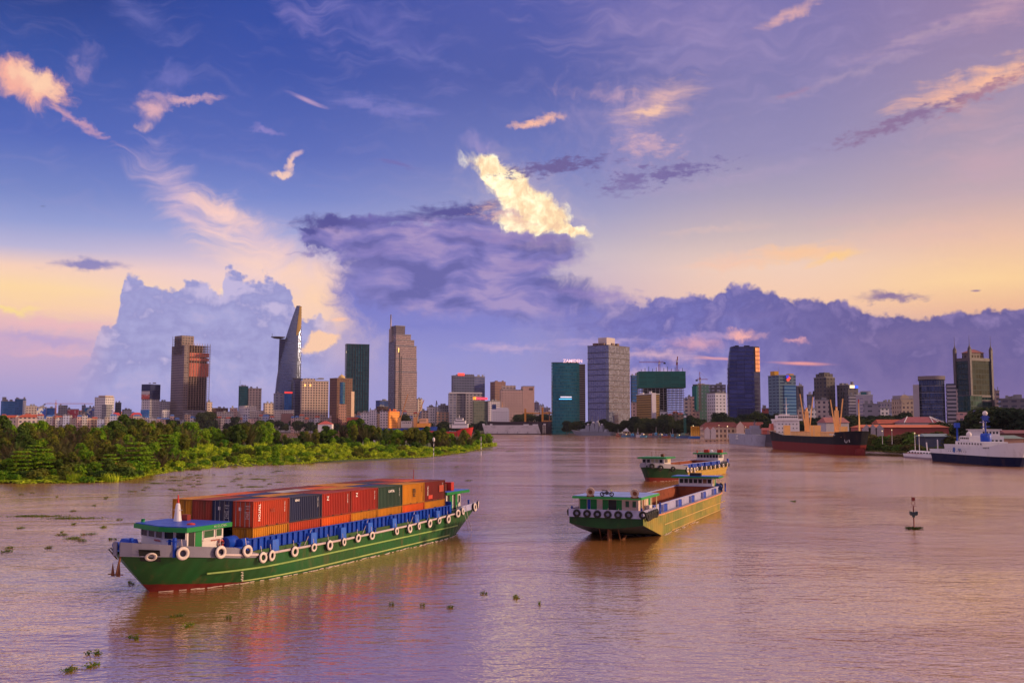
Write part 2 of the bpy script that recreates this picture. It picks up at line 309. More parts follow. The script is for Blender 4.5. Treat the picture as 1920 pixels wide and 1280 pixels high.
# ---------------------------------------------------------------- mesh helpers
class MB:
    def __init__(s): s.v = []; s.f = []; s.uv = []; s.mi = []; s.sm = []
    def face(s, idx, uv=None, mi=0, sm=False):
        s.f.append(tuple(idx)); s.uv.append(uv); s.mi.append(mi); s.sm.append(sm)
    def poly(s, pts, mi=0, uv=None):
        n = len(s.v); s.v += [tuple(p) for p in pts]; s.face(range(n, n + len(pts)), uv, mi); return s
    def box(s, x0, x1, y0, y1, z0, z1, mi=0):
        return s.prism([(x0, y0), (x1, y0), (x1, y1), (x0, y1)], z0, z1, mi)
    def prism(s, pts, z0, z1, mi=0, mt=None, top=None, caps=True):
        # walls over a counter-clockwise footprint; uv = metres along the wall and up
        n = len(s.v); k = len(pts); tp = top or pts; mt = mi if mt is None else mt
        zt = z1 if isinstance(z1, (list, tuple)) else [z1] * k
        s.v += [(p[0], p[1], z0) for p in pts] + [(p[0], p[1], z) for p, z in zip(tp, zt)]
        u = 0
        for i in range(k):
            j = (i + 1) % k; d = math.hypot(pts[j][0] - pts[i][0], pts[j][1] - pts[i][1])
            s.face((n + i, n + j, n + k + j, n + k + i), ((u, z0), (u + d, z0), (u + d, zt[j]), (u, zt[i])), mi); u = math.ceil((u + d) / 30) * 30
        if caps:
            s.face([n + k + i for i in range(k)], None, mt); s.face([n + i for i in range(k)][::-1], None, mt)
        return s
    def obox(s, c, ax, ay, az, mi=0):        # box from centre and three half-axis vectors
        c, ax, ay, az = map(Vector, (c, ax, ay, az)); n = len(s.v)
        for sz in (-1, 1):
            for sx, sy in ((-1, -1), (1, -1), (1, 1), (-1, 1)): s.v.append(tuple(c + ax * sx + ay * sy + az * sz))
        for f in ((3, 2, 1, 0), (4, 5, 6, 7), (0, 1, 5, 4), (1, 2, 6, 5), (2, 3, 7, 6), (3, 0, 4, 7)): s.face([n + i for i in f], None, mi)
        return s
    def bar(s, a, b, w, h=None, mi=0):
        a, b = Vector(a), Vector(b); d = b - a
        if d.length < 1e-6: return s
        z = d.normalized(); x = z.cross(Vector((0, 0, 1)))
        if x.length < 1e-3: x = Vector((1, 0, 0))
        x.normalize(); y = z.cross(x)
        return s.obox((a + b) / 2, x * w / 2, y * (h or w) / 2, d / 2, mi)
    def cyl(s, a, b, r, r2=None, n=10, mi=0, caps=True):
        a, b = Vector(a), Vector(b); z = (b - a).normalized(); x = z.cross(Vector((0, 0, 1)))
        if x.length < 1e-3: x = Vector((1, 0, 0))
        x.normalize(); y = z.cross(x); r2 = r if r2 is None else r2; k = len(s.v)
        for p, q in ((a, r), (b, r2)):
            for i in range(n):
                t = 2 * math.pi * i / n; s.v.append(tuple(p + (x * math.cos(t) + y * math.sin(t)) * q))
        for i in range(n):
            j = (i + 1) % n; s.face((k + i, k + n + i, k + n + j, k + j)[::-1], None, mi, True)
        if caps: s.face([k + i for i in range(n)][::1], None, mi); s.face([k + n + i for i in range(n)][::-1], None, mi)
        return s
    def lathe(s, c, prof, n=14, mi=0):
        k = len(s.v); c = Vector(c)
        for r, z in prof:
            for i in range(n):
                t = 2 * math.pi * i / n; s.v.append((c.x + r * math.cos(t), c.y + r * math.sin(t), c.z + z))
        for q in range(len(prof) - 1):
            for i in range(n):
                j = (i + 1) % n; s.face((k + q * n + i, k + q * n + j, k + (q + 1) * n + j, k + (q + 1) * n + i), None, mi, True)
        return s
    def torus(s, c, ax, R_, r, n=16, m=8, mi=0, sq=1.0):
        c, ax = Vector(c), Vector(ax).normalized(); x = ax.cross(Vector((0, 0, 1)))
        if x.length < 1e-3: x = Vector((1, 0, 0))
        x.normalize(); y = ax.cross(x); k = len(s.v)
        for i in range(n):
            t = 2 * math.pi * i / n; d = x * math.cos(t) + y * math.sin(t)
            for j in range(m):
                u = 2 * math.pi * j / m; s.v.append(tuple(c + d * (R_ + r * math.cos(u)) + ax * (r * sq * math.sin(u))))
        for i in range(n):
            for j in range(m):
                s.face((k + i * m + j, k + ((i + 1) % n) * m + j, k + ((i + 1) % n) * m + (j + 1) % m, k + i * m + (j + 1) % m), None, mi, True)
        return s
    def grid(s, rows, mi=0, sm=True, flip=False, uv=None):
        # rows: list of equal-length point lists
        k = len(s.v); m = len(rows[0])
        for r in rows: s.v += [tuple(p) for p in r]
        for i in range(len(rows) - 1):
            for j in range(m - 1):
                q = (k + i * m + j, k + i * m + j + 1, k + (i + 1) * m + j + 1, k + (i + 1) * m + j)
                s.face(q[::-1] if flip else q, None, mi, sm)
        return s
    def build(s, name, mats, parent=None, loc=None):
        me = bpy.data.meshes.new(name); me.from_pydata([tuple(v) for v in s.v], [], s.f)
        if any(u for u in s.uv):
            ul = me.uv_layers.new(name='UVMap'); d = []
            for f, u in zip(s.f, s.uv):
                for i in range(len(f)): d += list(u[i]) if u else [0.0, 0.0]
            ul.data.foreach_set('uv', d)
        for m_ in (mats if isinstance(mats, (list, tuple)) else [mats]): me.materials.append(m_)
        me.polygons.foreach_set('material_index', s.mi); me.polygons.foreach_set('use_smooth', s.sm)
        me.update()
        o = bpy.data.objects.new(name, me); col.objects.link(o)
        if parent: o.parent = parent
        if loc: o.location = loc
        return o

def fix(o):                                   # consistent outward normals
    b = bmesh.new(); b.from_mesh(o.data); bmesh.ops.recalc_face_normals(b, faces=b.faces); b.to_mesh(o.data); b.free(); return o
def tag(o, label=None, cat=None, group=None, kind=None):
    for k, v in (('label', label), ('category', cat), ('group', group), ('kind', kind)):
        if v: o[k] = v
    return o
def thing(name, label, cat, loc=(0, 0, 0), rz=0.0, group=None, scale=None):
    o = bpy.data.objects.new(name, None); col.objects.link(o); o.location = loc; o.rotation_euler = (0, 0, rz)
    if scale: o.scale = scale if isinstance(scale, tuple) else (scale,) * 3
    return tag(o, label, cat, group)
def dup(root, loc=None, rz=None, label=None, scale=None, group=None):
    r = root.copy(); col.objects.link(r)
    if loc is not None: r.location = loc
    if rz is not None: r.rotation_euler = (0, 0, rz)
    if scale is not None: r.scale = scale if isinstance(scale, tuple) else (scale,) * 3
    tag(r, label, None, group)
    def kids(a, b):
        for ch in a.children:
            c = ch.copy(); col.objects.link(c); c.parent = b; kids(ch, c)
    kids(root, r)
    return r
def text(name, s, size, mat, parent, M, ext=0.01, bold=False):
    cu = bpy.data.curves.new(name, 'FONT'); cu.body = s; cu.size = size; cu.extrude = ext; cu.align_x = 'CENTER'; cu.align_y = 'CENTER'
    if bold: cu.offset = size * 0.02
    cu.resolution_u = 2; tmp = bpy.data.objects.new('tmp', cu)
    me = bpy.data.meshes.new_from_object(tmp); bpy.data.objects.remove(tmp)
    me.materials.clear(); me.materials.append(mat); o = bpy.data.objects.new(name, me); col.objects.link(o)
    o.parent = parent; o.matrix_local = M; return o
def face_M(p, nrm, up=(0, 0, 1)):             # a frame whose z is the face normal and y is up
    z = Vector(nrm).normalized(); x = Vector(up).cross(z).normalized(); y = z.cross(x)
    m = Matrix((x, y, z)).transposed().to_4x4(); m.translation = Vector(p); return m
ORD = 'first second third fourth fifth sixth seventh eighth ninth tenth eleventh twelfth thirteenth fourteenth fifteenth sixteenth seventeenth eighteenth nineteenth twentieth twenty-first twenty-second twenty-third twenty-fourth twenty-fifth'.split()

# ---------------------------------------------------------------- materials
MC = {}
def new_mat(name):
    m = bpy.data.materials.new(name); m.use_nodes = True; t = NT(m.node_tree); b = t.n['Principled BSDF']; return m, t, b
def paint(c, rough=0.55, dirt=0.25, scale=0.6, metal=0.0, dark=(0.09, 0.055, 0.03), streak=False, bump=0.0):
    """painted or plain surface: base colour (linear), mottled with grime whose shape does not follow the light"""
    key = ('p', c, rough, dirt, scale, metal, streak, bump)
    if key in MC: return MC[key]
    m, t, b = new_mat('paint'); b.inputs['Specular IOR Level'].default_value = .3
    P = t.node('ShaderNodeTexCoord').outputs['Object']
    Q = t.map(P, scale=(1, 1, 0.12 if streak else 1))
    n = t.noise(Q, scale, 5, 0.65)
    f = t.sm(n, 0.46, 0.78, b=dirt)
    n2 = t.noise(P, scale * 0.23, 2, 0.5)
    base = t.mix(t.sm(n2, 0.3, 0.7, b=min(1, dirt)), (*c, 1), (*[v * 0.72 for v in c], 1))
    t.put(b.inputs['Base Color'], t.mix(f, base, (*dark, 1)))
    t.put(b.inputs['Roughness'], t.sm(n, 0.3, 0.8, 'LINEAR', rough * 0.8, min(1, rough * 1.25)))
    b.inputs['Metallic'].default_value = metal
    if bump:
        bn = t.node('ShaderNodeBump'); bn.inputs['Strength'].default_value = bump; bn.inputs['Distance'].default_value = 0.05
        t.l.new(t.noise(P, scale * 3, 3), bn.inputs['Height']); t.l.new(bn.outputs[0], b.inputs['Normal'])
    MC[key] = m; return m
def emit(c, s=1.0):
    key = ('e', c, s)
    if key in MC: return MC[key]
    m, t, b = new_mat('lit'); b.inputs['Base Color'].default_value = (*c, 1); b.inputs['Emission Color'].default_value = (*c, 1); b.inputs['Emission Strength'].default_value = s
    m.cycles.emission_sampling = 'NONE'
    MC[key] = m; return m
def facade(wall, glass, fl=3.4, bay=3.0, fh=0.55, fw=0.6, metal=0.0, gr=0.12, lit=0.0, var=0.5, wr=0.75, slab=0.0, litc=(1.0, 0.72, 0.35), grad=None):
    """storeys of windows: UV in metres; every pane its own blind / curtain tone, bevelled into the wall by bump"""
    key = ('f', wall, glass, fl, bay, fh, fw, metal, gr, lit, var, slab, grad)
    if key in MC: return MC[key]
    m, t, b = new_mat('facade')
    uv = t.node('ShaderNodeTexCoord').outputs['UV']; s = t.node('ShaderNodeSeparateXYZ'); t.l.new(uv, s.inputs[0])
    if fl < 3.9 and bay < 9: fl *= 1.45; bay *= 1.6
    u = t.m('DIVIDE', s.outputs[0], bay); v = t.m('DIVIDE', s.outputs[1], fl)
    fu = t.m('ABSOLUTE', t.m('SUBTRACT', t.m('FRACT', u), 0.5)); fv = t.m('ABSOLUTE', t.m('SUBTRACT', t.m('FRACT', v), 0.5))
    mu = t.m('LESS_THAN', fu, fw / 2); mv = t.m('LESS_THAN', fv, fh / 2); w = t.m('MULTIPLY', mu, mv)
    c = t.node('ShaderNodeCombineXYZ'); t.l.new(t.m('FLOOR', u), c.inputs[0]); t.l.new(t.m('FLOOR', v), c.inputs[1])
    wn = t.node('ShaderNodeTexWhiteNoise', noise_dimensions='2D'); t.l.new(c.outputs[0], wn.inputs[0])
    rnd = wn.outputs[0]
    g = t.mix(t.m('MULTIPLY', rnd, var), (*glass, 1), (*[min(1, v_ * 2.2 + 0.02) for v_ in glass], 1))
    P = t.node('ShaderNodeTexCoord').outputs['Object']
    n = t.noise(P, 0.05, 4, 0.6)
    wl = t.mix(t.sm(n, 0.35, 0.75, b=0.45), (*wall, 1), (*[v_ * 0.62 for v_ in wall], 1))
    if slab:
        wl = t.mix(t.m('GREATER_THAN', fv, 0.5 - slab), wl, (*[v_ * 0.35 for v_ in wall], 1))
    t.put(b.inputs['Base Color'], t.mix(w, wl, g))
    t.put(b.inputs['Metallic'], t.m('MULTIPLY', w, metal))
    t.put(b.inputs['Roughness'], t.mix(w, (wr,) * 3 + (1,), t.mix(rnd, (gr,) * 3 + (1,), (gr * 2,) * 3 + (1,))))
    bn = t.node('ShaderNodeBump'); bn.inputs['Strength'].default_value = 0.35; bn.inputs['Distance'].default_value = 0.6
    t.l.new(t.m('ADD', t.m('MULTIPLY', t.m('SUBTRACT', 1.0, w), 0.5), t.m('MULTIPLY', t.noise(P, 0.11, 2), 0.5)), bn.inputs['Height']); t.l.new(bn.outputs[0], b.inputs['Normal'])
    if lit:
        b.inputs['Emission Color'].default_value = (*litc, 1)
        t.put(b.inputs['Emission Strength'], t.m('MULTIPLY', w, t.m('GREATER_THAN', rnd, 1 - lit))); m.cycles.emission_sampling = 'NONE'
    MC[key] = m; return m

WHITE = paint((0.62, 0.60, 0.60), 0.5, 0.15); DARK = paint((0.02, 0.02, 0.025), 0.5, 0.1); GREY = paint((0.25, 0.24, 0.26), 0.7, 0.3)
GLASSD = paint((0.012, 0.014, 0.018), 0.12, 0.0); RUST = paint((0.14, 0.045, 0.02), 0.8, 0.6, 1.2); STEEL = paint((0.3, 0.3, 0.32), 0.4, 0.2)

# ---------------------------------------------------------------- setting: water and land
def water():
    m, t, b = new_mat('river_water')
    P = t.node('ShaderNodeNewGeometry').outputs['Position']
    wv = t.vm('SUBTRACT', t.noise(P, 0.012, 2, 0.5, dim='2D', col=True), (0.5, 0.5, 0.5))
    Pw = t.vm('ADD', P, t.vm('SCALE', wv, 55.0))
    patch = t.noise(t.map(Pw, rot=(0, 0, R(-20)), scale=(0.6, 1.0, 1)), 0.016, 4, 0.6, dim='2D')     # currents: slick and ruffled water
    ruff = t.sm(patch, 0.40, 0.60, a=0.38, b=1.0)
    n1 = t.noise(t.map(P, rot=(0, 0, R(8)), scale=(0.65, 1.35, 1)), 0.85, 3, 0.6, dim='2D')
    n2 = t.noise(t.map(P, rot=(0, 0, R(-15)), scale=(0.55, 1.3, 1)), 0.24, 3, 0.55, dim='2D')
    n3 = t.noise(t.map(Pw, rot=(0, 0, R(-24)), scale=(0.5, 1.0, 1)), 0.05, 2, 0.5, dim='2D')
    # churned water round the moving barges
    for (wx, wy, wr) in ((3, 160, 26), (-30, 98, 16), (22, 140, 18), (62, 200, 26), (82, 330, 34)):
        dd = t.vm('LENGTH', t.vm('SUBTRACT', Pw, (wx, wy, 0))); ruff = t.m('ADD', ruff, t.sm(dd, wr, wr * .3, b=.55))
    h = t.m('ADD', t.m('MULTIPLY', t.m('MULTIPLY', n1, ruff), 0.42), t.m('ADD', t.m('MULTIPLY', t.m('MULTIPLY', n2, ruff), 0.55), t.m('MULTIPLY', n3, 1.0)))
    bn = t.node('ShaderNodeBump'); bn.inputs['Strength'].default_value = 1.0; bn.inputs['Distance'].default_value = WAVE
    t.l.new(h, bn.inputs['Height']); t.l.new(bn.outputs[0], b.inputs['Normal'])
    mud = t.mix(t.sm(t.noise(Pw, 0.03, 3, dim='2D'), 0.3, 0.7), (0.36, 0.15, 0.04, 1), (0.30, 0.13, 0.04, 1))
    t.put(b.inputs['Base Color'], mud)
    t.put(b.inputs['Roughness'], t.sm(patch, 0.35, 0.65, a=0.08, b=0.17))
    b.inputs['IOR'].default_value = 3.6; b.inputs['Specular Tint'].default_value = (1.0, .94, .90, 1)
    b.inputs['Specular IOR Level'].default_value = 1.0
    # the river runs to the horizon: one sheet
    q = MB(); q.poly([(-30000, -3000, 0), (30000, -3000, 0), (30000, 32000, 0), (-30000, 32000, 0)])
    tag(q.build('river_water', m), kind='structure')
WAVE = 0.37
water()

def ground_mat(a, b_, sc_=0.3):
    m, t, b = new_mat('ground'); P = t.node('ShaderNodeNewGeometry').outputs['Position']
    n = t.noise(P, sc_, 6, 0.65)
    t.put(b.inputs['Base Color'], t.mix(t.sm(n, 0.35, 0.65), (*a, 1), (*b_, 1))); b.inputs['Roughness'].default_value = 0.95
    return m
def shore(pts):
    return [at(*p)[:2] for p in pts]
# far bank with the city: a sheet with a quay face, out to the horizon
S = shore([(1060, 814), (1160, 816.5), (1250, 818.5), (1330, 820.5), (1420, 826), (1500, 831), (1600, 838), (1660, 848), (1720, 851), (1800, 855), (1920, 861), (2200, 880)])
S = [(-9000, 1990), (-900, 1990), (-200, 1985), (S[0][0] - 40, 1850)] + S
bank = S + [(3000, 300), (12000, 300), (25000, 30000), (-25000, 30000)]
q = MB(); q.prism(bank, -1.5, 2.0, mt=1)
tag(q.build('city_ground', [paint((0.16, 0.15, 0.14), 0.9, 0.6, 0.3), ground_mat((0.05, 0.055, 0.035), (0.10, 0.09, 0.075), 0.05)]), kind='structure')

# left bank: low mud-and-grass land, rising a little away from the water
LB = shore([(-700, 925), (-200, 912), (0, 906), (110, 905), (215, 902), (250, 893), (320, 882), (400, 875), (500, 871), (620, 867), (720, 863), (800, 858), (870, 850), (930, 838), (936, 832)])
LBK = [(-30, 810), (-110, 840), (-300, 900), (-900, 1000), (-2500, 1100)]
LBP = [tuple(p) for p in LB] + LBK + [(-2500, 240)]
def seg_d(p, a, b):
    a, b, p = Vector(a), Vector(b), Vector(p); d = b - a; k = max(0, min(1, (p - a).dot(d) / d.length_squared)); return (a + d * k - p).length
def inside(p, poly):
    c = False; n = len(poly)
    for i in range(n):
        a, b = poly[i], poly[(i + 1) % n]
        if (a[1] > p[1]) != (b[1] > p[1]) and p[0] < (b[0] - a[0]) * (p[1] - a[1]) / (b[1] - a[1]) + a[0]: c = not c
    return c
LBL = [tuple(p) for p in LB] + LBK
def bank_z(x, y):
    d = min(seg_d((x, y), LBL[i], LBL[i + 1]) for i in range(len(LBL) - 1))
    if not inside((x, y), LBP): return -0.25 * d
    return min(2.6, 0.15 + d * 0.05)
rng = random.Random(3)
q = MB(); rows = []
for j in range(0, 66):
    yy = 235 + j * 12.0; r_ = []
    for i in range(0, 60):
        xx = -620 + i * 11.0
        r_.append((xx, yy, max(-2, bank_z(xx, yy)) + rng.uniform(-.15, .15)))
    rows.append(r_)
q.grid(rows); tag(q.build('bank_ground', ground_mat((0.035, 0.06, 0.012), (0.07, 0.075, 0.02), 0.2)), kind='structure')

# ---------------------------------------------------------------- city buildings
G0 = 2.0                                     # ground level of the city bank
class Bld:
    """a building given by the photo columns of its left edge, nearest corner and right edge, its roof row and its distance"""
    def __init__(s, name, label, cat, x0, xc, x1, ytop, Y, phi=None, group=None):
        k = Y / F; s.Y = Y
        wl, wr = max(0, xc - x0) * k, max(0, x1 - xc) * k
        if phi is None: phi = 25 if wr >= wl else 62
        azd = math.degrees(math.atan((xc - 960) / F))
        if wl < 1 or wr < 1:                  # one face seen
            phi = -azd; s.A = wl + wr; s.B = max(12, min(s.A, 30)); xc = x0
        else:
            phi -= azd; tx = lambda q_: XZ(q_, 797, 1.0)[0]; c_, s_ = math.cos(R(phi)), math.sin(R(phi)); Xc = tx(xc) * Y
            s.A = (tx(x1) * Y - Xc) / (c_ - tx(x1) * s_); s.B = (Xc - tx(x0) * Y) / (s_ + tx(x0) * c_)
            if s.A < 2 or s.A > 160: s.A = wr
            if s.B < 2 or s.B > 160: s.B = min(60, wl * 2)
        s.phi = phi
        p = XZ(xc, 797, Y); top = XZ(xc, ytop, Y)[1]
        s.H = top - G0; s.k = k
        s.o = thing(name, label, cat, (p[0], Y, G0), R(phi), group)
    def z(s, py): return XZ(0, py, s.Y)[1] - G0
    def body(s, mat, z0=-2.0, z1=None, x=(0, 1), y=(0, 1), name='facade', roofm=None, parapet=0.9, ch=0.0):
        z1 = s.H if z1 is None else z1; A, B = s.A, s.B
        x0, x1, y0, y1 = A * x[0], A * x[1], B * y[0], B * y[1]
        pts = [(x0, y0), (x1, y0), (x1, y1), (x0, y1)]
        if ch: c = ch; pts = [(x0 + c, y0), (x1 - c, y0), (x1, y0 + c), (x1, y1 - c), (x1 - c, y1), (x0 + c, y1), (x0, y1 - c), (x0, y0 + c)]
        q = MB(); q.prism(pts, z0, z1); o = q.build(name, mat, s.o)
        if parapet:
            q = MB(); e = 0.35
            q.prism([(p[0] + (e if p[0] > (x0 + x1) / 2 else -e), p[1] + (e if p[1] > (y0 + y1) / 2 else -e)) for p in pts], z1 + 0.01, z1 + parapet)
            q.build('parapet', roofm or GREY, s.o)
        return o
    def box(s, name, mat, x, y, z0, z1):
        q = MB(); q.box(s.A * x[0], s.A * x[1], s.B * y[0], s.B * y[1], z0, z1); return q.build(name, mat, s.o)
    def clutter(s, n=4, seed=1, h=3.5, mat=None, z=None):
        r = random.Random(seed); z = s.H + 0.9 if z is None else z
        for i in range(n):
            w = r.uniform(.08, .22); d = r.uniform(.15, .3); cx = r.uniform(.05, .95 - w); cy = r.uniform(.08, .6)
            s.box('plant_room' if i % 2 == 0 else 'water_tank', mat or GREY, (cx, cx + w), (cy, cy + d), z + .003 * i, z + h * r.uniform(.5, 1.2))
    def mast(s, x, y, z0, h, r=0.35, mat=None):
        q = MB(); q.cyl((s.A * x, s.B * y, z0), (s.A * x, s.B * y, z0 + h), r, r * .4, 6); return q.build('mast', mat or GREY, s.o)

def simple(name, label, cat, x0, xc, x1, ytop, Y, mat, roofm=None, clut=3, seed=0, phi=None, group=None, h=3.5, ch=0.0):
    b = Bld(name, label, cat, x0, xc, x1, ytop, Y, phi, group); b.body(mat, roofm=roofm, ch=ch)
    if clut: b.clutter(clut, seed or int(x0), h, roofm)
    return b
# facade kinds
cream = facade((0.50, 0.42, 0.38), (0.05, 0.05, 0.07), 3.5, 3.2, .5, .55)
creamb = facade((0.52, 0.40, 0.33), (0.05, 0.05, 0.08), 3.6, 4.2, .45, .5)
white = facade((0.62, 0.58, 0.60), (0.05, 0.06, 0.09), 3.6, 3.4, .45, .5)
whitef = facade((0.58, 0.55, 0.60), (0.08, 0.09, 0.13), 3.2, 2.6, .5, .55)
greyf = facade((0.26, 0.25, 0.28), (0.05, 0.06, 0.09), 3.5, 3.0, .55, .6)
pinkf = facade((0.60, 0.40, 0.34), (0.07, 0.05, 0.07), 3.6, 3.4, .4, .42)
mauve = facade((0.22, 0.20, 0.30), (0.06, 0.07, 0.12), 3.5, 2.8, .55, .6)
colonial = facade((0.62, 0.54, 0.48), (0.08, 0.07, 0.08), 4.4, 3.6, .55, .5)
bluegl = facade((0.03, 0.10, 0.25), (0.03, 0.14, 0.38), 3.6, 2.4, .8, .85, .5, .12)
browncl = facade((0.13, 0.055, 0.035), (0.04, 0.02, 0.02), 3.4, 2.6, .5, .5)
REDT = paint((0.36, 0.075, 0.04), .8, .5, .4); ORT = paint((0.55, 0.14, 0.06), .8, .4, .3)
BLUEP = paint((0.02, 0.10, 0.42), .6, .3); TEALN = paint((0.005, 0.12, 0.11), .85, .5, .5, streak=True)

def advert(b, x, z0, z1, c1, c2, seed=1, y=-0.02, name='billboard'):
    """a printed sheet with blotches of a second colour, hung on the face"""
    key = ('ad', c1, c2, seed)
    if key not in MC:
        m, t, bs = new_mat('poster'); P = t.node('ShaderNodeTexCoord').outputs['Object']
        t.put(bs.inputs['Base Color'], t.mix(t.m('GREATER_THAN', t.noise(t.map(P, loc=(seed * 7, 0, 0)), 0.14, 2), 0.54), (*c1, 1), (*c2, 1))); MC[key] = m
    q = MB(); q.box(b.A * x[0], b.A * x[1], -1.0, -0.4, z0, z1); return q.build(name, MC[key], b.o)

# ---- far left shore
b = simple('office_block', 'small blue netted block at the far left edge of the skyline', 'building', 0, 5, 27, 752, 2150, facade((0.02, .14, .36), (0.015, .10, .28), 3.4, 3, .4, .9), seed=3)
b.box('stair_tower', GREY, (0, .25), (.1, .6), b.H, b.z(744))
b = simple('office_block', 'light blue glass block with a pale end, second block from the left edge', 'building', 26, 27, 47, 748, 2170, bluegl)
b.box('side_wall', whitef, (.72, 1.02), (-.03, .9), -2, b.H - 2)
for i, (x0, x1, y, m, lb) in enumerate([
    (47, 66, 761, cream, 'low cream block with round roof shapes beside the blue glass block'),
    (66, 84, 763, cream, 'low block under a blue poster with a white figure, left of the orange crane'),
    (84, 102, 765, bluegl, 'striped white and blue low block directly left of the orange tower crane'),
    (108, 124, 760, greyf, 'thin open-floored concrete block right of the orange tower crane'),
    (124, 145, 767, pinkf, 'low block carrying a red and pink poster'),
    (145, 158, 772, creamb, 'low house with dark roof right of the red poster'),
    (158, 176, 764, whitef, 'white and light blue poster-covered block left of the white hotel'),
    (152, 159, 760, mauve, 'narrow dark blue block behind the poster-covered block')]):
    b = simple('low_block', lb, 'building', x0, x0, x1, y, 2050 + 12 * i, m, clut=2, seed=i + 5)
    if 'blue poster' in lb: advert(b, (.05, .95), 3, b.H - 2, (.02, .10, .50), (.6, .6, .6), 1)
    if 'red and pink' in lb: advert(b, (.0, 1), 3, b.H - 1, (.45, .04, .07), (.6, .3, .3), 2)
    if 'light blue poster' in lb: advert(b, (.0, .45), 2, b.H - 1, (.03, .35, .65), (.05, .12, .45), 3); advert(b, (.5, .95), 2, b.H - 6, (.5, .5, .6), (.12, .12, .45), 4)
b = Bld('hotel', 'white stepped hotel tower with flat crown left of the dark cylinder', 'building', 176, 196, 213, 742, 2060, 40)
b.body(white, z1=b.z(745)); b.box('upper_storeys', creamb, (.05, .95), (.05, .7), b.z(744), b.z(741)); b.box('lower_wing', greyf, (-.15, .45), (-.25, .2), -2, b.z(758)); advert(b, (.45, 1.02), 3, b.z(765), (.5, .5, .62), (.16, .16, .4), 5)
simple('office_tower', 'small dark rounded tower right of the white stepped hotel', 'building', 213, 217, 228, 755, 2100, facade((.05, .05, .08), (.03, .04, .07), 3.5, 2, .6, .8, .4), ch=4)
for x0, x1, y, c, lb in [(210, 224, 773, (.5, .05, .05), 'red-roofed low hall left of the grey flats'), (245, 264, 773, (.55, .05, .05), 'red-roofed low hall just left of the dark blue topped tower'), (8, 34, 778, (.40, .07, .03), 'orange tiled house with a gabled front at the far left behind the trees'), (34, 66, 777, (.42, .08, .035), 'long orange tiled house behind the trees at the left')]:
    b = Bld('red_roofed_house', lb, 'house', x0, x0, x1, y + 5, 1300 if y > 775 else 2020); b.body(cream, parapet=0)
    q = MB(); e = 1; A, B, H = b.A, b.B, b.H; hh = b.z(y) - H
    q.prism([(-e, -e), (A + e, -e), (A + e, B + e), (-e, B + e)], H + .01, H + hh, top=[(A * .2, B * .45), (A * .8, B * .45), (A * .8, B * .55), (A * .2, B * .55)]); q.build('roof', paint(c, .8, .4, .4), b.o)
    if 'gabled' in lb: q = MB(); q.prism([(A * .7, -3), (A * .95, -3), (A * .95, 0), (A * .7, 0)], -2, [H, H, H + .1, H + .1]); q.poly([(A * .66, -3.2, H), (A * .99, -3.2, H), (A * .825, -3.2, H + hh)]); q.build('gable', paint((.7, .55, .42)), b.o)
simple('flats', 'pale grey flats with teal panel between the dark cylinder and the red-roofed hall', 'building', 228, 232, 246, 768, 2110, whitef)
b = Bld('advert_tower', 'tower wrapped in dark blue netting over white lower floors with a red advert', 'building', 264, 280, 298, 719, 2080, 50)
b.body(white, z1=b.z(748)); zt = b.z(748)
q = MB(); q.box(-.6, b.A + .6, -.6, b.B + .6, zt, b.z(720)); q.build('blue_netting', facade((0.012, .02, .10), (0.006, .01, .05), 3.6, 50, .3, 1), b.o)
q = MB(); q.box(-1.6, -.7, b.B * .05, b.B * .98, b.z(748), b.z(739)); q.build('red_advert', paint((.5, .08, .07), .6, .9, .15, dark=(.7, .6, .6)), b.o)
q = MB(); q.box(-1.6, -.7, b.B * .05, b.B * .98, b.z(738.8), b.z(733)); q.build('white_advert', paint((.5, .46, .48)), b.o)
q = MB(); q.box(-1.9, -.7, b.B * .05, b.B * 1.0, b.z(781), b.z(768)); q.build('blue_billboard', paint((.03, .2, .55), .5, .5, .1, dark=(.4, .5, .6)), b.o)
b.clutter(3, 7, 2.5)
simple('flats', 'white slab of flats between the blue-netted tower and the concrete skeleton', 'building', 298, 300, 318, 753, 2120, whitef)
simple('flats', 'low white house at the foot of the concrete skeleton tower', 'building', 302, 304, 318, 769, 2040, whitef, clut=1)

# ---- the unfinished concrete tower
b = Bld('concrete_skeleton_tower', 'unfinished bare concrete tower with a red-lined open floor grid', 'building', 318, 342, 391, 642, 2090, 28)
A, B, H = b.A, b.B, b.H
q = MB(); q.box(0, A * .16, 0, B, -2, H * .97); q.build('glazed_wing', facade((.20, .15, .15), (.07, .06, .075), 3.6, 3, .6, .7, .3), b.o)
q = MB(); q.box(A * .2, A * .93, B * .12, B * .9, -2, b.z(668)); q.build('core', paint((.05, .035, .04)), b.o)
nf = int((H + 2) / 3.75)
for i in range(nf):
    z = i * 3.75 + .3
    q = MB(); q.box(A * .165, A * (1.0 if z < b.z(700) else 1.03), -.4 if z > b.z(760) else -3.5, B * 1.0, z, z + .5); q.build('floor_slab', paint((.34, .23, .20), .9, .3), b.o)
q = MB()
for i in range(9):
    for y_ in (0.0, B * .98): x_ = A * (.18 + .81 * i / 8); q.box(x_ - .4, x_ + .4, y_, y_ + .7, -2, H)
for i in range(1, 5): q.box(A * .985, A * .985 + .7, B * i / 5, B * i / 5 + .7, -2, H)
tag(q.build('columns', paint((.36, .25, .21), .9, .3), b.o), kind='stuff')
red = paint((.62, .15, .10), .8, .5, .2)
for y0, y1 in ((660, 668), (670, 675), (679, 705)):
    q = MB(); q.box(A * .22, A * .96, .9, 1.4, b.z(y1), b.z(y0)); q.build('brick_infill', red, b.o)
q = MB(); q.box(A * .0, A * .45, B * .2, B * .8, H * .97 - .5, b.z(628)); q.build('crown', facade((.26, .19, .18), (.04, .04, .05), 3.7, 4, .6, .7), b.o)
q = MB()
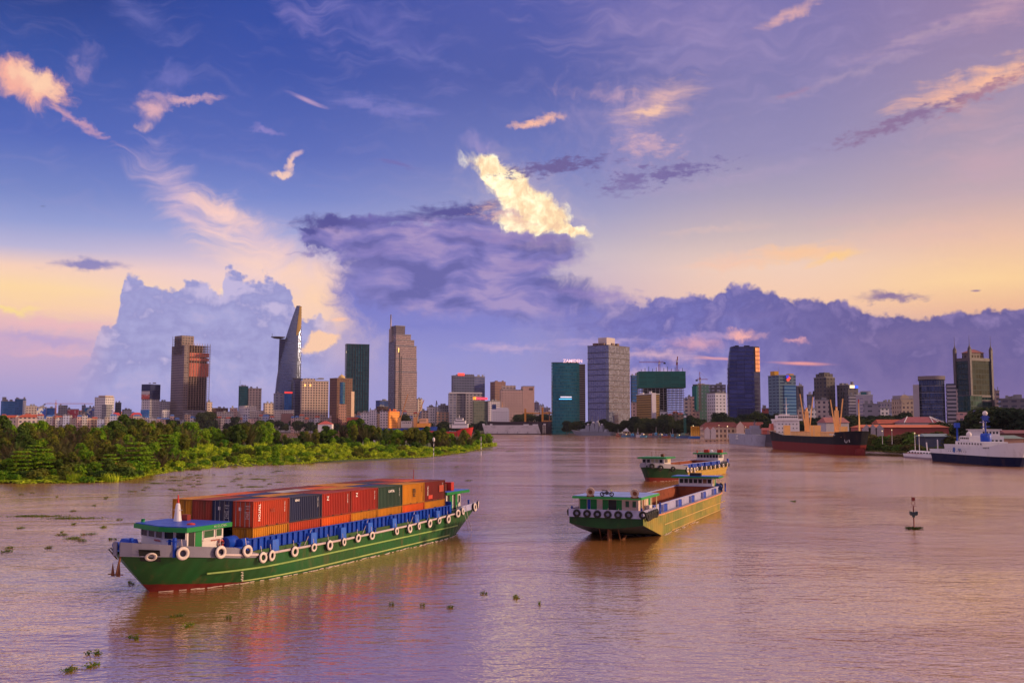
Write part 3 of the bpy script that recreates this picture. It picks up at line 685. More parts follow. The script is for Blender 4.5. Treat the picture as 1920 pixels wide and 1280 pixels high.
for i in range(9):
    zz = b.z(662) + i * 3.75; q.box(-3.2, 0, B * .15, B * .85, zz, zz + .4)
for y_ in (.15, .5, .83): q.box(-3.2, -2.6, B * y_, B * y_ + .6, b.z(664), b.z(628))
q.build('open_balconies', paint((.12, .09, .085)), b.o)
q = MB(); q.box(-.5, A * 1.02, -4, -.6, -2, b.z(768)); q.build('podium', facade((.28, .24, .27), (.05, .045, .06), 4.2, 20, .45, .95), b.o)

for x0, xc, x1, y, m, lb in [(386, 388, 397, 754, creamb, 'small yellow block right beside the concrete skeleton tower'), (397, 399, 427, 765, facade((.13, .07, .06), (.05, .03, .03), 3.6, 3.4, .4, .5), 'low brown terrace block right of the yellow block'),
        (406, 408, 438, 772, colonial, 'low white arcaded house in front of the brown terrace'), (430, 433, 445, 765, pinkf, 'small pink block left of the teal and beige towers'), (493, 496, 512, 756, creamb, 'plain beige block immediately left of the tapered tower'),
        (372, 374, 388, 776, paint((.5, .1, .08), .8), 'flat red-roofed shed at the foot of the concrete skeleton')]:
    simple('low_block', lb, 'building', x0, xc, x1, y, 2000 + x0 % 40, m, clut=2, seed=x0)
b = simple('office_tower', 'teal glass office tower with antenna left of its beige twin', 'building', 446, 449, 464, 724, 2080, facade((.02, .09, .10), (.02, .14, .15), 3.5, 3, .6, .9, .4), seed=4); b.mast(.02, .3, b.H, 14, .5)
simple('office_tower', 'beige punched-window tower right of the teal glass tower', 'building', 464, 466, 489, 728, 2085, creamb, seed=9)
b = Bld('colonial_block', 'long white colonial waterfront block with rows of arched windows', 'building', 444, 460, 512, 770, 2010, 12)
b.body(colonial, roofm=WHITE); b.box('raised_wing', colonial, (.0, .42), (.1, .8), b.H, b.z(760)); b.box('corner_block', white, (-.06, .12), (-.1, .5), -2, b.z(766))
b = Bld('colonial_block', 'second white waterfront block with pink mansard front below the tapered tower', 'building', 512, 514, 551, 769, 1995, 8); b.body(colonial, roofm=WHITE); b.box('mansard', paint((.3, .16, .14)), (.35, .95), (-.12, .0), 3, b.z(775))

# ---- tapered lotus-bud tower
b = Bld('tapered_tower', 'tall tapered glass tower with a round helipad sticking out near the top', 'building', 513, 520, 563, 573, 2120, 20)
gl = facade((.09, .10, .15), (.10, .13, .22), 4.0, 1.8, .74, .82, .75, .10, 0, .5)
W = 50 * b.k
def bud(z):                                   # half width (x), half depth (y) and centre against height
    t_ = z / b.H
    pts = [(0, .50), (.25, .485), (.42, .445), (.55, .395), (.68, .325), (.78, .26), (.9, .17), (1.0, .09)]
    for (a, p), (c, q_) in zip(pts, pts[1:]):
        if t_ <= c: return (p + (q_ - p) * (t_ - a) / (c - a)) * W
    return .09 * W
right_x = [(0, .50), (.6, .46), (1.0, .40)]
def rx(z):
    t_ = z / b.H; return (.5 - .05 * t_) * W
rows = []
for i in range(0, 45):
    z = b.H * i / 44; hw = bud(z); cx = rx(z) - hw; r_ = []
    for k in range(25):
        a = 2 * math.pi * k / 24; ca, sa = math.cos(a), math.sin(a)
        r_.append((cx + hw * math.copysign(abs(ca) ** .75, ca), hw * .85 * math.copysign(abs(sa) ** .75, sa), z))
    rows.append(r_)
q = MB(); q.grid(rows)
# give the skin UVs in metres
for fi, f in enumerate(q.f):
    i, k = divmod(fi, 24); q.uv[fi] = tuple((k_ * W * 3 / 24, b.H * i_ / 44) for i_, k_ in ((i, k), (i, k + 1), (i + 1, k + 1), (i + 1, k)))
b.o.rotation_euler = (0, 0, R(12)); b.o.location.x = XZ(538, 797, b.Y)[0]
q.build('glass_skin', gl, b.o)
# golden sunlight painted on the cut face near the tip, turned right
rows = []
for i in range(12):
    z = b.H * (.76 + .235 * i / 11); hw = bud(z) + .5; cx = rx(z) - hw + .5; r_ = []
    for k in range(6):
        a = R(-78 + 75 * k / 5 * min(1, i / 6 + .15)); ca, sa = math.cos(a), math.sin(a)
        if k == 0 or True: r_.append((cx + hw * abs(ca) ** .75, hw * .85 * math.copysign(abs(sa) ** .75, sa), z))
    rows.append(r_)
q = MB(); q.grid(rows); q.build('painted_sunlit_tip', facade((.30, .19, .06), (.20, .14, .05), 4, 1.8, .6, .7, .8, .25), b.o)
q = MB()
for i in range(30):
    z = b.H * (.32 + .67 * i / 29); q.box(rx(z) - .2, rx(z) + 1.0, -1, 1, z, z + 1.6)
q.build('edge_fins', paint((.35, .24, .16)), b.o)
z = b.z(668)
q = MB(); q.lathe((-W * .28, -6, z), [(0, 5), (2, 5.3), (0, 5.2)]); 
q = MB(); q.lathe((-W * .38, -4, b.z(633)), [(0, -3.5), (9, -2.2), (15, 0), (15, .8), (0, .8)], 20); q.build('helipad', paint((.06, .055, .075)), b.o)
q = MB(); q.prism([(-W * .42, -8), (-W * .05, -9), (-W * .05, 8), (-W * .42, 8)], -2, b.z(636), top=[(-W * .33, -8), (-W * .02, -9), (-W * .02, 8), (-W * .33, 8)]); q.build('side_wing', facade((.05, .05, .09), (.03, .035, .07), 4.0, 2.4, .7, .8, .6), b.o)
q = MB(); q.cyl((-W * .6, -4, b.z(633)), (-W * .6, -4, b.z(626)), .5, .3, 6); q.build('mast', DARK, b.o)
b = simple('office_tower', 'slim grey blue tower with flat overhanging roof at the tapered tower\'s right foot', 'building', 549, 552, 564, 711, 2070, facade((.07, .07, .12), (.06, .07, .14), 3.8, 2, .7, .8, .5), clut=0)
b.box('roof_slab', DARK, (-.2, 1.3), (-.1, 1.1), b.H + .95, b.H + 2.4)
b = simple('office_block', 'grey block beside a blue glass block under the tapered tower', 'building', 512, 514, 532, 738, 2035, facade((.24, .25, .34), (.08, .10, .18), 3.8, 6, .5, .5), clut=1)
b = simple('office_block', 'small blue glass block with a glowing red roof sign under the tapered tower', 'building', 532, 533, 546, 738, 2033, facade((.03, .1, .3), (.02, .14, .42), 4.2, 4, .75, .9, .4), clut=0)
q = MB(); q.box(-1, b.A + 1, -1.2, -.4, b.H + 1, b.z(734)); q.build('red_sign', emit((.9, .05, .05), .8), b.o)

b = Bld('hotel', 'wide beige slab hotel with a grid of dark windows', 'building', 562, 565, 615, 711, 2030, 12)
b.body(facade((.56, .42, .34), (.05, .04, .05), 3.5, 3.4, .55, .6), z1=b.z(714)); b.box('upper_storeys', creamb, (.05, .5), (.1, .7), b.z(713), b.z(709)); b.clutter(5, 12, 3)
for i in range(2): q = MB(); q.box(b.A * (.08 + .2 * i), b.A * (.14 + .2 * i), -.6, -.2, b.z(724), b.z(720)); q.build('lamp_sign', emit((1, .55, .15), 1.2), b.o)
b = Bld('brown_tower', 'brown clad tower with a curved blue glass bay and a domed crown', 'building', 617, 631, 660, 709, 1960, 35)
b.body(browncl, roofm=paint((.12, .05, .035))); A, B = b.A, b.B
q = MB(); n = 8; q.prism([(A * (.18 + .34 * i / n), -3.2 * math.sin(math.pi * i / n) - .3) for i in range(n + 1)] + [(A * .52, 1), (A * .18, 1)], b.z(757), b.z(716)); q.build('glass_bay', facade((.03, .06, .10), (.03, .13, .22), 3.8, 3, .8, .9, .6), b.o)
q = MB(); q.box(A * .1, A * .6, -.8, -.1, -2, b.z(757)); q.build('pink_front', facade((.30, .15, .12), (.06, .04, .05), 3.6, 3, .45, .5), b.o)
q = MB(); q.box(A * .92, A * 1.12, -.5, B * .6, -2, b.z(733)); q.build('pale_edge', paint((.6, .42, .30)), b.o)
q = MB(); q.lathe((A * .36, B * .15, b.H + .9), [(6.5, 0), (6.5, 3), (4, 5), (1, 7), (0, 7.2)], 16); q.build('crown', paint((.6, .42, .18)), b.o); b.mast(.36, .15, b.H + 7, 6, .4)
b = Bld('green_glass_tower', 'dark green glass slab tower with vertical black fins', 'building', 645, 648, 691, 645, 2060, 10)
b.body(facade((.01, .035, .035), (.012, .085, .085), 3.7, 3.0, .72, .78, .55, .10, .004, .8), roofm=paint((.02, .05, .05)))
for i in range(9): q = MB(); x_ = b.A * (.03 + .94 * i / 8); q.box(x_ - .4, x_ + .4, -.9, -.01, 12, b.H + .5); q.build('fin', DARK, b.o)
q = MB(); q.box(-3, b.A + 3, -8, -1, -2, 18); q.build('podium', facade((.03, .035, .05), (.02, .02, .03), 3.8, 30, .5, 1), b.o)

simple('office_block', 'small blue glass cube tower between green slab and stepped tower', 'building', 704, 712, 727, 751, 2110, facade((.03, .05, .16), (.04, .10, .32), 3.6, 3, .7, .8, .5))
simple('low_block', 'brown open-floored block under the small blue glass cube', 'building', 706, 709, 728, 762, 2050, facade((.14, .07, .05), (.04, .03, .03), 3.6, 4, .5, .7))
for x0, x1, y, m, lb in [(676, 694, 774, white, 'low white house row right of the green slab tower, nearest it'), (692, 706, 769, whitef, 'taller white house left of the brown block'), (712, 727, 771, white, 'white columned house left of the orange block'), (650, 672, 782, paint((.5, .1, .06)), 'red roofed low shed behind the trees below the brown tower')]:
    simple('low_block', lb, 'building', x0, x0, x1, y, 1940, m, clut=2, seed=x0)
b = simple('orange_block', 'bright orange sunlit block between the green slab and the stepped tower', 'building', 727, 730, 750, 771, 1900, facade((.80, .30, .05), (.25, .10, .03), 3.4, 3.4, .4, .4), paint((.5, .12, .05)), phi=60)

# ---- stepped tower with a spire
b = Bld('stepped_tower', 'tall stepped pink-lit tower with a needle spire on its left', 'building', 728, 741, 781, 611, 2150, 25)
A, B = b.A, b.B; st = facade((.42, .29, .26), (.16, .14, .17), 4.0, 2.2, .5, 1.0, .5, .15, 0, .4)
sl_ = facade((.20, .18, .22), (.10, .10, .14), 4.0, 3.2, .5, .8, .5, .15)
for i, (xr, yr, w) in enumerate([(1.0, 697, 0), (.985, 672, 0), (.97, 648, .0), (.86, 637, .0), (.70, 627, .0), (.42, 611, .0)]):
    z0 = -2 if i == 0 else [0, 697, 672, 648, 637, 627][i] and b.z([0, 697, 672, 648, 637, 627][i])
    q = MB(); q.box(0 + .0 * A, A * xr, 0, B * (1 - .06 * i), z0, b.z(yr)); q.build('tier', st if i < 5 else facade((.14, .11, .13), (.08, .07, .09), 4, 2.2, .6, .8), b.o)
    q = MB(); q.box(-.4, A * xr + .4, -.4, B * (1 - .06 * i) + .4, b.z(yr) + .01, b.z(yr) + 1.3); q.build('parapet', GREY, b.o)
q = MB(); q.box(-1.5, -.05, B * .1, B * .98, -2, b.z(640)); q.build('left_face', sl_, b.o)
for x_, y1_ in ((.16, 655), (.24, 668)): q = MB(); q.box(A * x_, A * x_ + 1.2, -.6, -.02, 0, b.z(y1_)); q.build('dark_rib', DARK, b.o)
q = MB(); q.box(-4, 0.4, B * .55, B * .8, b.z(640), b.z(615)); q.cyl((-2, B * .65, b.z(615)), (-2, B * .65, b.z(588)), 2.0, 1.3, 6); q.build('spire', paint((.40, .33, .33)), b.o)
q = MB(); q.box(A * .10, A * .14, -1.2, -.4, b.z(660), b.z(652)); q.build('lamp', emit((1, .7, .2), 1.0), b.o)

for x0, xc, x1, y, Y, m, lb in [(781, 783, 792, 748, 2080, facade((.55, .45, .38), (.12, .05, .05), 3.6, 6, .6, .35), 'slim white tower with dark window strip right of the stepped tower'),
        (800, 806, 822, 763, 2000, white, 'white terraced roofs left of the grey derrick'), (822, 825, 842, 760, 2020, greyf, 'dark balconied block right of the grey derrick'), (818, 820, 841, 772, 1930, facade((.42, .26, .18), (.06, .12, .12), 3.6, 5, .5, .5), 'low peach house with green shutters'),
        (790, 792, 803, 770, 1950, creamb, 'small beige house behind the orange ship cranes')]:
    simple('flats', lb, 'building', x0, xc, x1, y, Y, m, clut=3, seed=x0)
b = Bld('twin_grey_tower', 'blue grey tower with rounded balconies and a red roof sign', 'building', 846, 850, 889, 704, 2000, 14)
b.body(facade((.12, .13, .22), (.03, .05, .08), 3.6, 3.4, .5, .6, .2), roofm=GREY); b.box('upper_storeys', mauve, (.2, 1), (.1, .9), b.H, b.z(701))
q = MB(); q.box(b.A * .2, b.A * .52, -1, -.3, b.z(704), b.z(699)); q.build('red_sign', emit((.9, .08, .06), .9), b.o)
b = simple('twin_grey_tower', 'plain lilac glass tower attached to the right of the red-signed tower', 'building', 888, 889, 909, 706, 2030, facade((.11, .12, .22), (.09, .11, .22), 3.6, 2.4, .6, .8, .4)); b.mast(.95, .2, b.H, 8)
b = Bld('grey_residential_tower', 'grey residential block with a recessed middle in front of the blue grey towers', 'building', 840, 842, 904, 738, 1930, 6)
b.body(facade((.32, .30, .34), (.12, .13, .18), 3.4, 4.4, .62, .7), x=(0, .22)); b.body(facade((.17, .16, .18), (.05, .05, .06), 3.4, 8, .45, .8), x=(.22, .5), y=(.12, 1)); b.body(facade((.33, .30, .31), (.06, .06, .08), 3.4, 4.4, .5, .5), x=(.5, 1)); b.box('roof_frame', WHITE, (.0, 1), (.0, .1), b.H + 1, b.H + 3)
b = simple('green_block', 'olive green office block with a curved red and orange roof sign', 'building', 886, 888, 915, 752, 1900, facade((.10, .11, .09), (.06, .08, .07), 3.8, 3, .6, .6))
q = MB(); q.cyl((b.A * .02, -2, b.H + 3), (b.A * .02, -2, b.H + 8.5), 3, 3, 12); q.build('round_sign', emit((1, .4, .05), .7), b.o)
q = MB(); q.bar((b.A * .1, -2, b.H + 5.5), (b.A * .92, -2, b.H + 5.2), 1, 4.5); q.build('ribbon_sign', emit((.8, .05, .12), .7), b.o)
b = simple('hotel', 'white hotel with square dark windows between green block and pink hotel', 'building', 914, 916, 938, 752, 1910, facade((.55, .50, .56), (.03, .04, .07), 4, 4, .5, .55))
b = simple('hotel', 'brown brick hotel with ornate parapet behind the pink hotel', 'building', 919, 928, 948, 716, 2020, facade((.28, .15, .12), (.10, .08, .10), 3.6, 2.6, .5, .5), paint((.25, .15, .14)))
b = Bld('pink_hotel', 'large pink slab hotel with a regular grid of small windows', 'building', 937, 940, 1002, 731, 1960, 5)
b.body(pinkf, x=(0, .66)); b.body(paint((.60, .38, .32), .8), x=(.66, 1), z1=b.z(724)); b.box('side_tower', creamb, (.05, .45), (.3, .8), b.H, b.z(722)); b.clutter(3, 3, 3)
q = MB(); q.box(b.A * .84, b.A * .96, -.5, -.02, b.z(731), b.z(727)); q.build('sign_panel', paint((.2, .12, .1)), b.o)
for x0, x1, y, m, lb in [(1002, 1011, 755, mauve, 'small lilac block right of the pink hotel'), (1010, 1020, 760, whitef, 'distant pale flats between the pink hotel and teal tower, left one'), (1020, 1032, 765, mauve, 'distant pale flats between the pink hotel and teal tower, right one')]:
    simple('flats', lb, 'building', x0, x0, x1, y, 2060, m, seed=x0)

# ---- centre right towers
b = Bld('teal_glass_tower', 'teal glass tower with dark ribbed right side and rooftop lettering', 'building', 1034, 1036, 1098, 681, 1680, 8)
A, B = b.A, b.B
q = MB(); q.box(0, A * .82, 0, B, -2, b.H); q.build('glass_front', facade((.008, .10, .11), (.008, .13, .15), 3.7, 2.0, .7, .85, .45, .1, 0, .6), b.o)
q = MB(); q.box(A * .82 + .01, A, .8, B, -2, b.H - 1); q.build('ribbed_side', facade((.11, .09, .11), (.02, .02, .03), 3.7, 40, .45, 1.0), b.o)
q = MB(); q.box(0, A * .8, 0, B, b.H + .01, b.H + 2); q.build('parapet', paint((.03, .08, .09)), b.o)
text('rooftop_lettering', 'ZAMIDEN', 7.5, emit((.9, .55, .62), 1.0), b.o, face_M((A * .62, -.6, b.H + 4), (0, -1, 0)), .3, True)
q = MB(); q.box(A * .2, A * .58, -.7, -.05, b.z(748.5), b.z(747)); q.build('neon_bar', emit((.1, .5, 1), 1.6), b.o)
q = MB(); q.box(A * .24, A * .58, -.7, -.05, b.z(745), b.z(743)); q.build('screen', emit((.9, .8, .95), .8), b.o); b.clutter(3, 5, 3)
b = Bld('grey_glass_tower', 'broad grey blue glass tower with dark floor bands and a white roof box', 'building', 1100, 1140, 1184, 647, 1600, 56)
A, B = b.A, b.B; b.body(facade((.10, .11, .17), (.17, .19, .30), 1.8, 2.3, .88, .80, .7, .12, 0, .35), ch=3.5, roofm=paint((.08, .06, .07)))
for i in range(11):
    z = b.z(660 + i * 10.6); q = MB(); c = 3.6; e = .25
    q.prism([(c, -e), (A - c, -e), (A + e, c), (A + e, B - c), (A - c, B + e), (c, B + e), (-e, B - c), (-e, c)], z - .5, z + .5); q.build('floor_band', paint((.03, .03, .055)), b.o)
b.box('roof_box', paint((.50, .44, .46)), (.15, .5), (.2, .6), b.H + .9, b.z(631)); b.clutter(6, 21, 4, paint((.16, .09, .08))); b.mast(.3, .3, b.z(631), 5, .2)
simple('office_tower', 'narrow bright blue glass tower seen behind the broad grey glass tower', 'building', 1183, 1186, 1197, 704, 1700, facade((.02, .06, .16), (.02, .12, .30), 3.6, 3, .5, .9, .4))
simple('low_block', 'pink low block between the broad grey glass tower and the ochre block', 'building', 1184, 1186, 1196, 755, 1500, pinkf, clut=1)
b = Bld('netted_construction', 'tower under construction wrapped in dark green netting above open floors', 'building', 1196, 1262, 1285, 696, 1500, 60)
b = Bld('netted_construction', 'tower under construction wrapped in dark green netting above open floors', 'building', 1196, 1200, 1285, 696, 1500, 6) if not bpy.data.objects.remove(b.o) else b
A, B = b.A, b.B
nf = int(b.z(726) / 3.6)
for i in range(nf + 1): q = MB(); q.box(0, A, 0, B, i * 3.6, i * 3.6 + .45); q.build('floor_slab', paint((.28, .26, .27), .9, .3), b.o)
q = MB()
for i in range(12):
    for y_ in (0.1, B * .5, B - 1): q.box(A * i / 11.5, A * i / 11.5 + .8, y_, y_ + .8, -2, b.z(727))
tag(q.build('columns', paint((.30, .28, .29), .9, .3), b.o), kind='stuff')
q = MB(); q.box(A * .1, A * .62, B * .3, B * .7, -2, b.z(728)); q.build('core', DARK, b.o)
q = MB(); q.box(-1, A + 1.4, -1, B + 1, b.z(727), b.H); q.build('green_netting', facade((.006, .12, .10), (.004, .085, .075), 3.6, 12, .85, .9, 0, .8, 0, .3, .9), b.o)
for i in range(12): q = MB(); x_ = A * (i + .5) / 12; q.box(x_ - .35, x_ + .35, 0, .7, b.H, b.H + 3 + (i * 7 % 5)); q.build('rebar_column', paint((.05, .10, .10)), b.o)
b = simple('ochre_block', 'ochre banded block with a white edge in front of the netted construction', 'building', 1194, 1222, 1237, 739, 1430, facade((.26, .15, .035), (.06, .04, .02), 3.4, 40, .35, 1.0), WHITE, phi=30, clut=2)
b.box('white_edge', paint((.55, .5, .58)), (-.02, .5), (-.04, -.01), -2, b.H + 2)
for i, (x0, x1, y, m, lb) in enumerate([(1238, 1250, 772, white, 'small white house with square windows below the netted construction'), (1283, 1295, 748, creamb, 'stacked beige hillside house right of the netted construction, upper left'), (1290, 1302, 744, pinkf, 'stacked pinkish hillside house, upper right of the hillside group'), (1284, 1300, 760, white, 'white house in the middle of the hillside group'), (1298, 1312, 772, pinkf, 'pink house at the right foot of the hillside group'), (1284, 1297, 774, mauve, 'mauve house at the left foot of the hillside group'), (1312, 1326, 778, facade((.6, .35, .15), (.1, .05, .04), 3.6, 3), 'orange low house under the teal netted tower')]):
    simple('hillside_house', lb, 'house', x0, x0, x1, y, 1420 + 14 * i, m, clut=3, seed=i + 40, h=2.5)
b = Bld('netted_construction', 'teal netted tower under construction behind the white flats', 'building', 1300, 1308, 1331, 721, 1480, 30); b.body(facade((.02, .09, .10), (.12, .12, .2), 3.6, 3.6, .35, .3)); b.clutter(3, 4, 2)
q = MB(); q.box(-1.4, -.05, 0, b.B, 0, b.H - 2); q.build('teal_netting', paint((.01, .16, .17), .8), b.o)
simple('office_tower', 'dark unfinished top floors showing above the white flats', 'building', 1331, 1333, 1362, 722, 1500, facade((.09, .08, .10), (.25, .25, .36), 3.6, 5, .4, .5), phi=8, seed=6)
b = simple('white_flats', 'white apartment block with rows of small windows left of the dark blue tower', 'building', 1326, 1342, 1363, 737, 1440, facade((.62, .60, .70), (.05, .05, .09), 3.3, 3.6, .4, .4), phi=30)

b = Bld('dark_blue_tower', 'dark blue glass tower bulging towards its base with lit right edge', 'building', 1363, 1366, 1428, 650, 1290, 5)
A, B = b.A, b.B; dg = facade((.03, .035, .07), (.05, .06, .13), 3.7, 6, .86, .96, .75, .08, 0, .5)
lv = [(-2, 0, 1), (b.z(745), 0, 1), (b.z(690), .01, 1), (b.z(665), .055, 1), (b.H, .10, .985)]
for i in range(4):
    (z0, a0, c0), (z1, a1, c1) = lv[i], lv[i + 1]
    def fp(a, c): return [(A * (a + .04), -1.5), (A * .80, -3), (A * (c - .01), 2), (A * c, B * .9), (A * (a + .02), B), (A * a, 2)]
    q = MB(); q.prism(fp(a0, c0), z0, z1, top=fp(a1, c1), caps=(i == 3)); q.build('glass_facade', dg, b.o)
q = MB(); q.prism([(A * .845, -3.2), (A * .99, 1.6), (A * .99, 2), (A * .83, -2.6)], b.z(697), b.z(652)); q.build('painted_sunlit_edge', facade((.40, .15, .07), (.30, .12, .06), 3.7, 3, .8, .9, .5, .3), b.o); b.clutter(6, 8, 2, DARK, z=b.H)  # low sun on the right edge is painted in as orange cladding
q = MB(); q.box(A * .28, A * .8, -4, -3.1, 2, b.z(765)); q.build('entrance_hall', facade((.02, .025, .05), (.03, .035, .08), 4, 4, .8, .9, .6), b.o)
simple('low_block', 'small red brick house right of the dark blue tower', 'building', 1429, 1430, 1444, 766, 1250, facade((.35, .07, .06), (.1, .04, .04), 3.4, 3.4, .4, .4), seed=2)
b = Bld('blue_office_tower', 'blue panelled office tower with yellow roof boxes and a round logo', 'building', 1442, 1462, 1494, 704, 1180, 30)
b.body(facade((.10, .17, .24), (.02, .03, .08), 3.8, 9, .32, .7), z1=b.z(704), roofm=paint((.2, .24, .3)))
q = MB(); q.box(b.A * .3, b.A * .99, -.6, -.01, 5, b.z(722)); q.build('glass_front', facade((.10, .24, .42), (.05, .14, .30), 3.8, 40, .5, 1, .5), b.o)
YB = paint((.55, .27, .02)); b.box('yellow_box', YB, (-.05, .2), (.3, .7), b.H + .9, b.z(695)); b.box('yellow_box', YB, (.7, .95), (.1, .4), b.H + .9, b.z(700)); b.mast(.25, .4, b.H, 11, .25)
for c, dx, dz in (((.02, .05, .7), .50, 0), ((.85, .06, .05), .58, -1.5), ((.7, .08, .05), .52, -3.5)): q = MB(); q.cyl((b.A * dx, -1.2, b.z(706) + dz), (b.A * dx, -.7, b.z(706) + dz), 2.1, 2.1, 16); q.build('logo_disc', emit(c, .6), b.o)
simple('office_tower', 'slim dark tower right behind the blue panelled office tower', 'building', 1494, 1496, 1508, 724, 1300, facade((.07, .06, .10), (.04, .04, .07), 3.6, 3, .5, .6))
simple('office_block', 'slim dark blue block with a green edge left of the dark crowned tower', 'building', 1514, 1516, 1525, 740, 1330, facade((.05, .06, .12), (.05, .07, .15), 3.6, 3, .6, .8))
b = Bld('dark_residential_tower', 'dark stepped residential tower with hipped crown', 'building', 1525, 1548, 1571, 708, 1220, 42)
dr = facade((.085, .072, .075), (.03, .03, .04), 3.3, 3.2, .5, .5); b.body(dr, ch=3); b.box('upper_storeys', dr, (.1, .8), (.1, .8), b.H, b.z(700)); b.box('crown', DARK, (.25, .7), (.25, .7), b.z(700), b.z(697.5)); b.mast(.4, .4, b.z(698), 5, .2)
simple('flats', 'beige flats with square windows below the dark stepped tower', 'building', 1528, 1532, 1555, 750, 1150, facade((.48, .38, .36), (.06, .05, .07), 3.6, 3.6, .45, .45), phi=15)
simple('flats', 'white flats left of the beige ones behind the cargo ship masts', 'building', 1512, 1514, 1531, 766, 1120, whitef)
simple('flats', 'reddish low block right of the blue panelled office tower', 'building', 1495, 1497, 1513, 768, 1150, facade((.42, .30, .28), (.1, .06, .06), 3.4, 3.2), seed=4)
b = simple('office_tower', 'dark grey tower with a small blue and white lit sign at its corner', 'building', 1571, 1592, 1611, 722, 1210, facade((.10, .09, .11), (.04, .04, .06), 3.4, 4, .5, .4), phi=35); b.mast(.6, .3, b.H, 6, .2)
q = MB(); q.box(b.A * .15, b.A * .6, -1, -.3, b.H - 3.5, b.H); q.build('lit_sign', emit((.9, .75, .5), 1), b.o); q = MB(); q.box(b.A * .62, b.A * .95, -1, -.3, b.H - 3.5, b.H); q.build('blue_sign', emit((.02, .1, .9), 1), b.o)
b = simple('office_block', 'white panelled block with teal screen in the roof, right of the signed tower', 'building', 1603, 1606, 1638, 741, 1150, facade((.48, .42, .50), (.2, .18, .3), 3.8, 12, .3, .3), WHITE, phi=8)
b.box('upper_storeys', paint((.35, .32, .38)), (.35, .9), (.1, .8), b.H, b.z(733)); b.box('teal_screen', paint((.02, .14, .16)), (.3, .65), (.05, .09), b.H, b.z(735))
simple('office_block', 'white block with stacked balconies in front of the dark signed tower', 'building', 1592, 1594, 1606, 742, 1130, facade((.40, .38, .42), (.1, .09, .12), 3.4, 20, .5, 1.0))
simple('office_block', 'low lilac grey block at the right end of the white group', 'building', 1619, 1622, 1651, 758, 1100, facade((.30, .27, .33), (.10, .10, .13), 3.6, 7, .35, .4), phi=10)
simple('flats', 'distant mauve flats in the gap left of the beige palace-roofed block', 'building', 1646, 1648, 1673, 754, 1500, mauve)
simple('low_block', 'small white distant house in front of the mauve flats', 'building', 1650, 1652, 1668, 766, 1300, white, clut=1)
b = Bld('beige_block', 'beige block with curved palace-like gable right of the mauve flats', 'building', 1673, 1692, 1717, 748, 1120, 30); b.body(facade((.40, .30, .25), (.10, .07, .08), 3.5, 3, .5, .5), roofm=paint((.3, .26, .3)))
b.box('roof', paint((.28, .25, .32)), (.0, 1), (.05, .9), b.H + .9, b.z(741)); q = MB(); q.cyl((b.A * .25, -.2, b.H), (b.A * .25, 2.5, b.H), 5, 5, 18); q.build('gable', paint((.4, .3, .25)), b.o); b.mast(.25, .05, b.H + 4, 5, .25)

b = Bld('cylinder_office', 'round-fronted dark glass office with pale slab wings on both sides', 'building', 1714, 1716, 1790, 712, 900, 4)
A, B = b.A, b.B; q = MB(); n = 14
q.prism([(A * (.14 + .58 * i / n), 2 - 6 * math.sin(math.pi * i / n)) for i in range(n + 1)] + [(A * .72, B), (A * .14, B)], -2, b.H); q.build('glass_drum', facade((.05, .05, .08), (.035, .05, .09), 3.7, 1.6, .85, .85, .6, .1, 0, .8), b.o)
for i in range(8):
    z = 5 + i * (b.H - 8) / 7.5; q = MB(); q.prism([(A * (.14 + .58 * i_ / n), 1.8 - 6 * math.sin(math.pi * i_ / n)) for i_ in range(n + 1)] + [(A * .72, 3), (A * .14, 3)], z, z + .3); q.build('floor_band', paint((.28, .28, .34)), b.o)
q = MB(); q.prism([(A * (.12 + .62 * i / n), 1 - 6 * math.sin(math.pi * i / n)) for i in range(n + 1)] + [(A * .74, B), (A * .12, B)], b.H + .01, b.H + 3.2); q.build('crown', paint((.20, .16, .17)), b.o)
b.box('roof_box', DARK, (.3, .6), (.3, .6), b.H + 3.2, b.z(704)); b.box('left_wing', facade((.42, .36, .40), (.12, .1, .12), 3.7, 30, .4, .3), (0, .138), (.0, .9), -2, b.z(721)); b.box('right_wing', facade((.36, .32, .36), (.04, .04, .05), 3.4, 40, .5, 1), (.76, .97), (.0, .9), -2, b.z(720))
simple('flats', 'beige flats squeezed between the round-fronted office and the three-spired tower', 'building', 1784, 1786, 1798, 731, 1000, facade((.4, .3, .28), (.08, .07, .09), 3.4, 3), clut=2)

b = Bld('three_spired_tower', 'dark green glass tower with three tall spires and a small pavilion on top', 'building', 1795, 1823, 1863, 673, 1000, 50)
A, B = b.A, b.B; PK = paint((.11, .09, .11)); b.body(facade((.006, .022, .022), (.005, .026, .026), 3.7, 2.4, .8, .85, .0, .08, 0, .5), roofm=PK, parapet=1.5)
for z0_, z1_ in ((b.z(753), b.z(749)), (b.z(744), b.z(740)), (b.H - 1.5, b.H + .5)): q = MB(); q.box(-.5, A + .5, -.5, B + .5, z0_, z1_); q.build('stone_band', PK, b.o)
for x_, y_ in ((0, 0), (A, 0), (0, B)):
    q = MB(); q.box(x_ - 1.3, x_ + 1.3, y_ - 1.3, y_ + 1.3, -2, b.z(654)); q.build('corner_pier', PK, b.o)
    q = MB(); q.lathe((x_, y_, b.z(654)), [(1.7, 0), (1.7, .8), (.6, 3), (.25, 5), (.10, 14), (0, 14)], 8); q.build('spire', PK, b.o)
q = MB(); q.prism([(A * .2, B * .2), (A * .8, B * .2), (A * .8, B * .8), (A * .2, B * .8)], b.H + 1.5, b.z(660)); q.build('pavilion', facade((.16, .12, .12), (.015, .015, .02), 6.5, 4, .7, .6), b.o)
q = MB(); q.prism([(A * .16, B * .16), (A * .84, B * .16), (A * .84, B * .84), (A * .16, B * .84)], b.z(660), b.z(653), top=[(A * .45, B * .45), (A * .55, B * .45), (A * .55, B * .55), (A * .45, B * .55)]); q.build('roof', paint((.22, .06, .05)), b.o)
